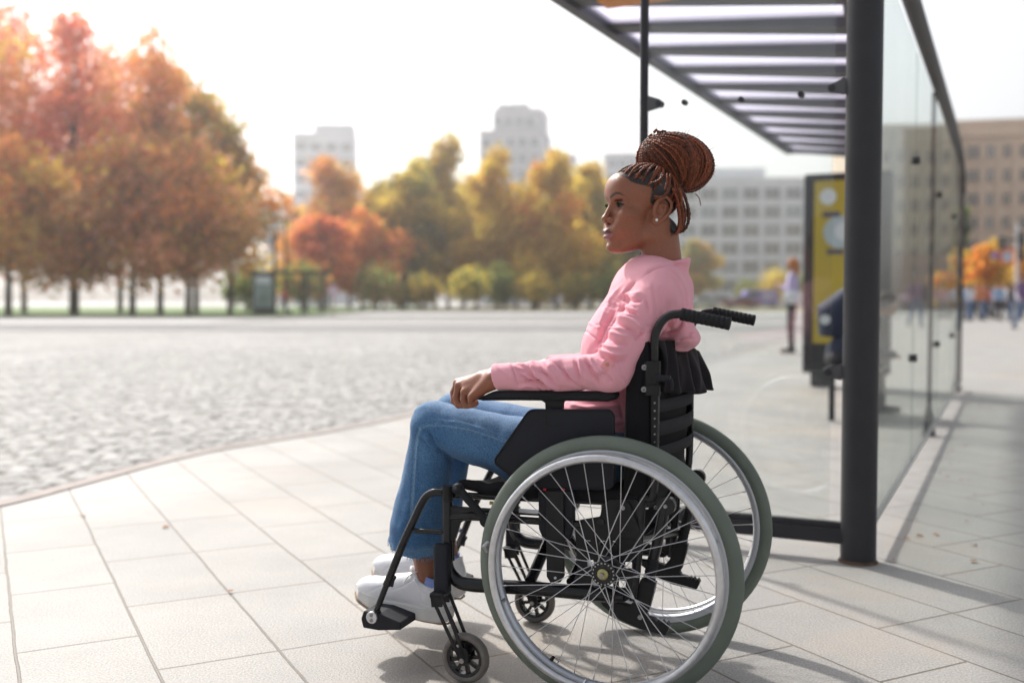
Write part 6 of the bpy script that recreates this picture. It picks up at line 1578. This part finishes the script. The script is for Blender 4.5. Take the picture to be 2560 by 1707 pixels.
jf = [([(1052, 1069), (1070, 1061), (1101, 1059), (1168, 1069), (1213, 1083), (1262, 1101)], 3.0, -.0030), ([(1060, 1056), (1101, 1053), (1168, 1063), (1213, 1077), (1262, 1095)], 4.0, .0022),
      ([(1051, 1072), (1045, 1086), (1039, 1117), (1035, 1184), (1031, 1241), (1024, 1330)], 2.8, -.0028), ([(1056, 1080), (1050, 1100), (1043, 1130), (1041, 1184), (1036, 1260)], 4, .0018),
      ([(1064, 1068), (1076, 1092), (1090, 1117), (1118, 1142), (1150, 1170)], 5.5, -.010), ([(1048, 1090), (1066, 1112), (1086, 1129), (1114, 1143)], 5, -.0065), ([(1058, 1086), (1075, 1108), (1098, 1128)], 5, .005),
      ([(1072, 1066), (1085, 1085), (1096, 1110)], 5, .004), ([(1060, 1150), (1090, 1170), (1130, 1185)], 9, .0025), ([(1050, 1210), (1080, 1240), (1110, 1280)], 12, .003), ([(1020, 1250), (1010, 1300), (995, 1335)], 8, .004), ([(1060, 1290), (1075, 1330), (1080, 1370)], 8, -.003),
      ([(1150, 1120), (1200, 1140), (1250, 1165)], 14, .003), ([(1180, 1160), (1230, 1180), (1270, 1190)], 8, -.003), ([(1030, 1030), (1045, 1020), (1070, 1012)], 6, .002)]
V = crease(V, F, jf, ymax=.26)
N_ = vnormals(V, F); V = V+N_*(vnoise(V, 24, 31)*.0016+vnoise(V, 60, 32)*.0006)[:, None]
hemz = P(1056, 1360, .165)[2]; low = V[:, 2] < hemz+.012; V[low] += np.stack([vnoise(V[low], 220, 33)*.0015, vnoise(V[low], 220, 34)*.0015, vnoise(V[low], 260, 35)*.0028], 1)
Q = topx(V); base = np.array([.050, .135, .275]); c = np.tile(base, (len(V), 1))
nearm = V[:, 1] < .27
# wear: paler on the thigh tops and knees, along seams and hem edge
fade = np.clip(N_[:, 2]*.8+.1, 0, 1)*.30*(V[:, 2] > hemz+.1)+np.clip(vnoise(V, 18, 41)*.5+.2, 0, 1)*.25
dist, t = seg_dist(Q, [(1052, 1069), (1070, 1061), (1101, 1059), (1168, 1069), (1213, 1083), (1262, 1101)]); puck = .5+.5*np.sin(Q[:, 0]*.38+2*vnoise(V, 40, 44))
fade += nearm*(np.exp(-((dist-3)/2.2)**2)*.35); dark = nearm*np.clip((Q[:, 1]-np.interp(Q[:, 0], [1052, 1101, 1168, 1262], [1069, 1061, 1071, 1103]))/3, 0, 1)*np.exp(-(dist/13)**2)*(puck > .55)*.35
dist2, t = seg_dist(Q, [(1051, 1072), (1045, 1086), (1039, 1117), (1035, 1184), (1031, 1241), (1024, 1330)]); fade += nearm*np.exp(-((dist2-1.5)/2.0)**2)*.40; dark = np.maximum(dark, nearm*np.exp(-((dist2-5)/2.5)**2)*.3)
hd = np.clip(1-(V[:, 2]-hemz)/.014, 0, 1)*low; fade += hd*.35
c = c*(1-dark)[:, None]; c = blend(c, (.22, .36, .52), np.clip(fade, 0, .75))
def denim():
    m = cloth_mat('blue_denim', (.05, .14, .28), .12, wv=1500, vary=.10); n = nt(m).nodes; l = nt(m).links
    a = n.new('ShaderNodeAttribute'); a.attribute_name = 'Col'; tc = n.new('ShaderNodeTexCoord')
    nz = n.new('ShaderNodeTexNoise'); nz.inputs['Scale'].default_value = 330; nz.inputs['Detail'].default_value = 3; l.new(tc.outputs['Object'], nz.inputs['Vector'])
    mr = n.new('ShaderNodeMapRange'); mr.inputs[1].default_value = .3; mr.inputs[2].default_value = .7; mr.inputs[3].default_value = .66; mr.inputs[4].default_value = 1.4; l.new(nz.outputs[0], mr.inputs[0])
    mx = n.new('ShaderNodeMix'); mx.data_type = 'RGBA'; mx.blend_type = 'MULTIPLY'; mx.inputs['Factor'].default_value = 1; l.new(a.outputs['Color'], mx.inputs['A']); l.new(mr.outputs[0], mx.inputs['B'])
    l.new(mx.outputs['Result'], n['Principled BSDF'].inputs['Base Color']); return m
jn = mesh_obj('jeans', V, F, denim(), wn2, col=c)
b = MB(); rg = np.random.default_rng(3)
for m, off, n_x, n_y in ((lambda p: p, np.zeros(3), .25, -.25), (mir, FARX, .1, .1)):
    hc_ = m(HEMC)+off
    for i in range(230):
        a = rg.uniform(0, 2*math.pi); q = hc_+np.array([math.cos(a)*.073-.017, math.sin(a)*.072, 0]); q[2] = hc_[2]-.004-(n_x*(q[0]-hc_[0])+n_y*(q[1]-hc_[1]))
        b.tube([q+(0, 0, .003), q+(rg.uniform(-.003, .003), rg.uniform(-.002, .002), -rg.uniform(.002, .007))], [.0006, .0003], 4)
b.build('frayed_hem', mat('denim_thread', (.16, .28, .44), .9), jn, angle=0)

# ---- sneakers
M_leather = mat('white_leather', (.74, .735, .76), .42, vary=.03, vscale=30, bump=.08, bscale=220)
M_sole = mat('off_white_rubber', (.66, .64, .62), .6, vary=.05, vscale=25); M_outs = mat('tan_outsole', (.32, .22, .14), .8); M_lace = mat('white_lace', (.7, .69, .68), .8)
M_sock = mat('pale_blue_sock', (.22, .30, .62), .85, bump=.4, bscale=900)
def sneaker(toe, heel, lift=0.0):
    s = np.array(toe)-np.array(heel); L = np.linalg.norm(s); s = s/L; t = np.cross((0, 0, 1), s); t /= np.linalg.norm(t); h = np.cross(s, t)
    M = np.stack([s, t, h], 1).astype(np.float32); o0 = np.array(heel, np.float32); k = L/.265
    def loc(q): return ((q-o0)@M)/k
    def outline(g):
        x = g[..., 0]; w = np.interp(x, [0, .02, .06, .12, .17, .21, .245, .265], [.012, .030, .037, .036, .043, .046, .036, .008]).astype(np.float32)
        return np.maximum(np.abs(g[..., 1]-.004*np.sin(x*18))-w, np.maximum(-x, x-.267)*1.0)
    def sole(q):
        g = loc(q); rise = .020*np.clip((g[..., 0]-.19)/.07, 0, 1)**2+.006*np.clip((.04-g[..., 0])/.04, 0, 1)**2
        th = np.interp(g[..., 0], [0, .1, .2, .26], [.040, .036, .033, .026]).astype(np.float32)
        d = smax(outline(g), np.maximum(rise-g[..., 2], g[..., 2]-rise-th), .010)
        return d*k*.8
    def upper(q):
        g = loc(q)
        d = ell(g, (.052, 0, .055), (.050, .0345, .052)); d = smin(d, ell(g, (.115, 0, .050), (.072, .036, .042)), .03); d = smin(d, ell(g, (.198, .003, .044), (.062, .041, .031)), .03)
        d = smin(d, cap(g, (.058, 0, .06), (.050, 0, .105), .036, .034), .012); d = smin(d, cap(g, (.098, 0, .080), (.155, 0, .060), .028, .026), .02)
        cut = np.interp(g[..., 0], [0, .02, .05, .085, .11, .14], [.108, .104, .086, .092, .112, .15]).astype(np.float32)
        d = smax(d, (g[..., 2]-cut)*.8, .003)
        d = smax(d, -cap(g, (.060, 0, .082), (.056, 0, .16), .0295, .032), .003)
        d = smax(d, .018-g[..., 2], .004)
        d = d-.0010*(np.exp(-((g[..., 0]-.033-.25*(g[..., 2]-.07))/.002)**2)*0)
        return d*k*.9
    return loc, M, o0, k, sole, upper
def shoe(toe, heel, name, label=None):
    loc, M, o0, k, sole, upper = sneaker(toe, heel)
    a = np.minimum(toe, heel)-.09; e = np.maximum(toe, heel)+.09; e[2] += .09
    V, F = sdf_mesh(upper, a, e, .0022); g = loc(V.astype(np.float32)).astype(float)
    N_ = vnormals(V, F)
    # panel seams: toe cap, eye-stay, heel counter
    D = np.zeros(len(V))
    for line, am in (([(.185, .062), (.20, .052), (.215, .040)], -.0012), ([(.10, .100), (.125, .075), (.155, .060), (.175, .058), (.178, .068)], -.0012), ([(.045, .085), (.075, .066), (.070, .045), (.03, .040)], -.0012), ([(.02, .078), (.05, .070), (.08, .078), (.10, .095)], .0018)):
        d, t = seg_dist(g[:, [0, 2]], line); D += am*np.exp(-(d/.0022)**2)
    V = V+N_*(D+vnoise(V, 70, 51)*.0004)[:, None]
    u = mesh_obj(name, V, F, M_leather, wn2)
    V, F = sdf_mesh(sole, a, e, .0024); g = loc(V.astype(np.float32)).astype(float); N_ = vnormals(V, F)
    th = np.interp(g[:, 0], [0, .1, .2, .26], [.040, .036, .033, .026]); rise = .020*np.clip((g[:, 0]-.19)/.07, 0, 1)**2
    V = V+N_*(-.0016*np.exp(-((g[:, 2]-rise-th+.009)/.0016)**2))[:, None]
    mesh_obj('sole', V, F, M_sole, u)
    def at(x, y, z): return o0+(M@np.array([x, y, z]))*k
    b = MB()
    for i in range(40):
        x0 = .01+.245*i/40
    ring = []
    for x in np.linspace(.004, .262, 40): w = np.interp(x, [0, .02, .06, .12, .17, .21, .245, .265], [.012, .030, .037, .036, .043, .046, .036, .008])-.003; ring.append((x, w))
    pts = [at(x, w, .001+.020*max(0, (x-.19)/.07)**2) for x, w in ring]+[at(x, -w, .001+.020*max(0, (x-.19)/.07)**2) for x, w in ring[::-1]]
    b.tube(pts+[pts[0]], .0028, 6, cap=False); b.build('outsole', M_outs, u)
    b = MB()
    for i in range(6):
        x = .105+i*.013; z = .103-i*.0068; 
        for s_ in (1, -1): b.tube(catmull([at(x, -.020*s_, z-.008), at(x+.004, -.008*s_, z+.0015), at(x+.008, .010*s_, z+.0015), at(x+.010, .020*s_, z-.009)], 4), .0021, 7)
    for s_ in (1, -1): b.tube(catmull([at(.105, 0, .107), at(.095, .018*s_, .116), at(.112, .028*s_, .106), at(.108, .004*s_, .108)], 5), .0019, 7); b.tube(catmull([at(.105, 0, .107), at(.118, .022*s_, .100), at(.125, .034*s_, .084)], 5), .0018, 7)
    b.build('laces', M_lace, u)
    def tongue(q): g = loc(q); return smax(ell(g, (.098, 0, .098), (.034, .022, .009), np.array([[math.cos(.65), 0, -math.sin(.65)], [0, 1, 0], [math.sin(.65), 0, math.cos(.65)]])), -100+g[..., 2]*0, .001)*k
    V, F = sdf_mesh(tongue, a, e, .003); mesh_obj('tongue', V, F, M_leather, u)
    return at
toeN = P(887, 1490, .150); toeN[2] = P(905, 1497, .15)[2]-.004; heelN = P(1129, 1556, .165)
atN = shoe(toeN, heelN, 'sneaker')
toeF = P(930, 1444, TW-.165); heelF = P(1160, 1494, TW-.165)
atF = shoe(toeF, heelF, 'sneaker')
for at in (atN, atF):
    b = MB(); b.tube([at(.060, 0, .070), at(.057, 0, .092), at(.056, 0, .1085)], [.031, .0335, .0345], 26, cap=False)
    V = np.array(b.V); o = b.build('sock', M_sock, wn2, angle=0); s = o.modifiers.new('thickness', 'SOLIDIFY'); s.thickness = .002

# ---- braided hair: cornrow braids over the scalp, big wrapped bun, loose loops at the nape
M_braid = mat('rust_braids', (0.175, 0.048, 0.018), 0.55, vary=.35, vscale=90, spec=.35, attr=True)
M_core = mat('bun_gap_shade', (0.022, 0.010, 0.007), .8)  # dark colour stands for the shade between the bun's strands
hm = MB(); hcol = []
RV = np.array([math.cos(YAW-R(7.3)), math.sin(YAW-R(7.3)), 0])         # picture right, in chair-local axes
TV = np.array([math.sin(YAW-R(7.3)), -math.cos(YAW-R(7.3)), 0])*1.0; TV = np.cross(RV, (0, 0, 1)); TV = TV*(1 if TV[1] < 0 else -1)
UV = np.array([0, 0, 1.0])
BC = P(1688, 409, YC+.075)
rgb = np.random.default_rng(5)
def braid(pts, r=.0033, per=.0066, n=6, amp=.34, taper=True, dk=None):
    pts = [np.array(p) for p in pts]; L = np.concatenate([[0], np.cumsum([np.linalg.norm(pts[i+1]-pts[i]) for i in range(len(pts)-1)])])
    m = max(6, int(L[-1]/.0016)); s = np.linspace(0, L[-1], m); q = np.stack([np.interp(s, L, [p[k] for p in pts]) for k in range(3)], 1)
    ph = rgb.uniform(0, 6.28); rr = r*(1+amp*np.sin(2*math.pi*s/per+ph))
    T = np.gradient(q, axis=0); T /= np.linalg.norm(T, axis=1)[:, None]+1e-9; sd = np.cross(T, (0.3, .5, .8)); sd /= np.linalg.norm(sd, axis=1)[:, None]+1e-9
    q = q+sd*(r*.22*np.sin(math.pi*s/per+ph))[:, None]
    if taper: rr = rr*np.clip(np.minimum(s, L[-1]-s)/.006+.45, 0, 1)
    n0 = len(hm.V); hm.tube(list(q), list(rr), n); f_ = rgb.uniform(.32, 1.35) if dk is None else dk; hcol.append(np.tile(np.array([.150+.03*rgb.random(), .040, .013])*f_, (len(hm.V)-n0, 1)))
th = R(-13); UR = RV*math.cos(th)+UV*math.sin(th); UU = -RV*math.sin(th)+UV*math.cos(th)
RU, RVv, RW = .0880, .0690, .070
def bun(n, k=1.0): return BC+(UR*n[0]*RU+UU*n[1]*RVv+TV*n[2]*RW)*k
def meridian(p0, p1, side, ang, k=1.0, wob=.02, m=26, a0=0.02, a1=.98):
    p0 = np.array(p0, float); p0 /= np.linalg.norm(p0); p1 = np.array(p1, float); p1 /= np.linalg.norm(p1)
    mid = (p0+p1); ax = p1-p0; ax /= np.linalg.norm(ax); s = np.array(side, float); s -= ax*np.dot(s, ax); s /= np.linalg.norm(s); t = np.cross(ax, s)
    d = s*math.cos(ang)+t*math.sin(ang); out = []
    w0 = rgb.uniform(-wob, wob); w1 = rgb.uniform(-wob, wob)
    for i in range(m):
        u = a0+(a1-a0)*i/(m-1); v = (p0*(1-u)+p1*u)+d*math.sin(math.pi*u)*.98*np.linalg.norm(p1-p0)*.5; v /= np.linalg.norm(v)
        v = v+d*0; kk = k*(1+w0*math.sin(3*u)+w1*math.sin(5*u+1)); out.append(bun(v, kk))
    return out
# inner body of the bun
b = MB(); lat = 24; lon = 36; V = []; F = []
for i in range(lat+1):
    for j in range(lon): a = math.pi*i/lat; b_ = 2*math.pi*j/lon; V.append(bun((math.sin(a)*math.cos(b_), math.cos(a), math.sin(a)*math.sin(b_)), .93))
for i in range(lat):
    for j in range(lon): F.append((i*lon+j, i*lon+(j+1) % lon, (i+1)*lon+(j+1) % lon, (i+1)*lon+j))
core = MB().add(V, F)
# right lobe: braids looping from the top knot round the back and under
for i in range(50):
    ang = -math.pi+2*math.pi*i/50
    braid(meridian((-.22, .93, .30), (.10, -.95, .28), (1, 0, 0), ang, k=1.0+rgb.uniform(-.035, .03)), r=.0038)
for i in range(19):   # second, prouder layer on the visible right half
    ang = R(-62)+R(124)*i/18
    braid(meridian((-.20, .93, .35), (.22, -.90, .35), (1, 0, .25), ang, k=1.06+rgb.uniform(-.03, .03), a0=.03, a1=.93), r=.0038)
# left/front sheet: finer strands swept from the front edge across to the lower right
for i in range(34):
    ang = R(-100)+R(175)*i/33
    braid(meridian((-.86, .50, .20), (.42, -.88, .42), (-.25, -.25, 1), ang, k=1.085+rgb.uniform(-.035, .045), wob=.02, a0=.0, a1=rgb.uniform(.86, .97)), r=rgb.uniform(.0020, .0036), amp=rgb.choice([.06, .28]), per=.007)
for i in range(16):
    ang = R(-30)+R(90)*i/15
    braid(meridian((-.15, .97, .35), (-.93, -.28, .35), (-.8, .5, .55), ang, k=1.06+rgb.uniform(-.01, .02), a0=.0, a1=.95), r=.0030)
for i in range(12):   # strap of strands crossing from the knot down to the right
    u = i/11; braid(meridian((-.18+.1*u, .96, .35), (.30+.25*u, -.82, .5), (0.3+.35*u, .1, 1), R(-8+10*u), k=1.11+rgb.uniform(-.01, .012), a0=.0, a1=.97), r=.0027, amp=.15)
for (p0, p1, p2) in (((1634, 334), (1640, 326), (1655, 338)), ((1640, 338), (1658, 328), (1672, 340)), ((1676, 346), (1684, 337), (1700, 342)), ((1622, 345), (1628, 338), (1646, 346))):
    braid(catmull([P(*p0, YC+.04), P(*p1, YC+.04), P(*p2, YC+.05)], 8), r=.0034)
braid(catmull([P(1738, 484, YC+.06), P(1748, 496, YC+.06), P(1752, 515, YC+.06)], 6), r=.0013, amp=0)
# braids lying on the scalp
def scalp(a, l, z, k=1.0):
    v = np.array([(a+92)/89, l/68, (z-29)/68]); v /= np.linalg.norm(v); return v
def on_scalp(v, lift): return from_head(-92+v[0]*(89+lift), v[1]*(68+lift), 29+v[2]*(68+lift))
starts = []
for s in (1, -1):
    for (a, l, z) in ((-22, 12, 86), (-24, 26, 82), (-34, 40, 72), (-46, 50, 66), (-62, 58, 57), (-74, 63, 47), (-84, 66, 32), (-130, 60, 8), (-140, 56, -8), (-148, 48, -24), (-152, 40, -40), (-100, 64, 52), (-84, 60, 60), (-70, 50, 74), (-50, 38, 84), (-150, 48, 10), (-156, 38, -10), (-158, 24, -34), (-160, 10, -50)):
        starts.append((a+(4 if z > 44 else 0), s*l, z))
T0 = scalp(-128, 0, 92)
for (a, l, z) in starts:
    if z > 44 and a > -112: z -= 8
    v0 = scalp(a, l, z); T = T0+np.array([rgb.uniform(-.10, .10), .10*np.sign(l)+rgb.uniform(-.06, .06), 0]); T /= np.linalg.norm(T); om = math.acos(np.clip(v0@T, -1, 1)); pts = []; bend = rgb.uniform(-.10, .10)
    for i in range(14):
        u = i/13; v = (math.sin((1-u)*om)*v0+math.sin(u*om)*T)/math.sin(om); v = v+np.cross(v0, T)*bend*math.sin(math.pi*u); v /= np.linalg.norm(v)
        pts.append(on_scalp(v, 1.6+5.5*u+2.2*math.sin(math.pi*min(1, u*1.4))))
    if z > 75: pts = [on_scalp(v0, -.5)]+pts
    braid(pts, r=.0028, amp=.25, per=.0058)
# dangling and looping ones around the ear and nape
def pxb(line, y, r=.0030): braid(catmull([P(u, v, y+dy) for (u, v, dy) in line], 8), r=r, amp=.26, per=.0058)
pxb([(1660, 437, .0), (1646, 452, -.012), (1626, 459, -.02)], YC-.075)
pxb([(1676, 436, .0), (1672, 470, -.012), (1664, 487, -.016), (1650, 493, -.014), (1634, 490, -.012)], YC-.072)
pxb([(1668, 434, 0), (1668, 455, -.010), (1662, 475, -.012)], YC-.070)
pxb([(1656, 432, 0), (1652, 446, -.006), (1653, 456, -.006)], YC-.072)
pxb([(1608, 422, 0), (1600, 432, -.006), (1600, 441, -.006)], YC-.058)
pxb([(1583, 424, 0), (1566, 426, .0), (1550, 430, .0), (1549, 437, .0)], YC-.03, .0034)
pxb([(1600, 418, 0), (1576, 420, -.004), (1560, 428, -.004)], YC-.04, .0034)
pxb([(1698, 470, 0), (1704, 490, -.006), (1702, 512, -.006), (1690, 516, -.004)], YC-.045)
for i in range(9):
    u = i/8; y = YC-.055+.075*((i*5) % 9)/8; dx = 24*u-6+rgb.uniform(-2, 2); j = rgb.uniform(-5, 5)
    pxb([(1686+dx, 470, 0), (1700+dx+j*.3, 500, 0), (1708+dx*.85+j, 535, 0), (1705+dx*.9, 562+j, 0), (1698+dx*.5, 578+j*.4, 0), (1690+dx*.1, 586-6*u, .012)], y, .0029)
for i in range(5):
    u = i/4; pxb([(1688+6*u, 480, 0), (1694+7*u, 520, 0), (1698+4*u, 550, 0), (1694, 575+6*u, .01)], YC-.01+.02*u, .0029)
for _ in range(70):
    n1_ = rgb.normal(size=3); n1_ /= np.linalg.norm(n1_)
    if n1_[2] < -.3: n1_[2] *= -1
    p0 = bun(n1_, 1.03); t_ = rgb.normal(size=3)*.012+np.array(bun(n1_, 1.2)-p0)*rgb.uniform(.3, 1.0); p1 = p0+t_*.6; p2 = p0+t_+rgb.normal(size=3)*.006
    n0 = len(hm.V); hm.tube(catmull([p0, p1, p2], 3), [.0006, .0005, .0002], 3); hcol.append(np.tile([.20, .07, .025], (len(hm.V)-n0, 1)))
for _ in range(60):
    v0 = scalp(rgb.uniform(-80, -20), rgb.choice([-1, 1])*rgb.uniform(20, 64), rgb.uniform(50, 92)); p0 = on_scalp(v0, -.5); p1 = p0+np.array([rgb.normal()*.004, rgb.normal()*.003, .003]); p2 = p1+np.array([.010+rgb.normal()*.004, rgb.normal()*.003, .004])
    n0 = len(hm.V); hm.tube(catmull([p0, p1, p2], 3), [.0005, .0004, .0002], 3); hcol.append(np.tile([.012, .009, .008], (len(hm.V)-n0, 1)))
ho = mesh_obj('hair', hm.V, hm.F, M_braid, wn2, col=np.concatenate(hcol))
core.build('hair_core', M_core, ho, angle=0)
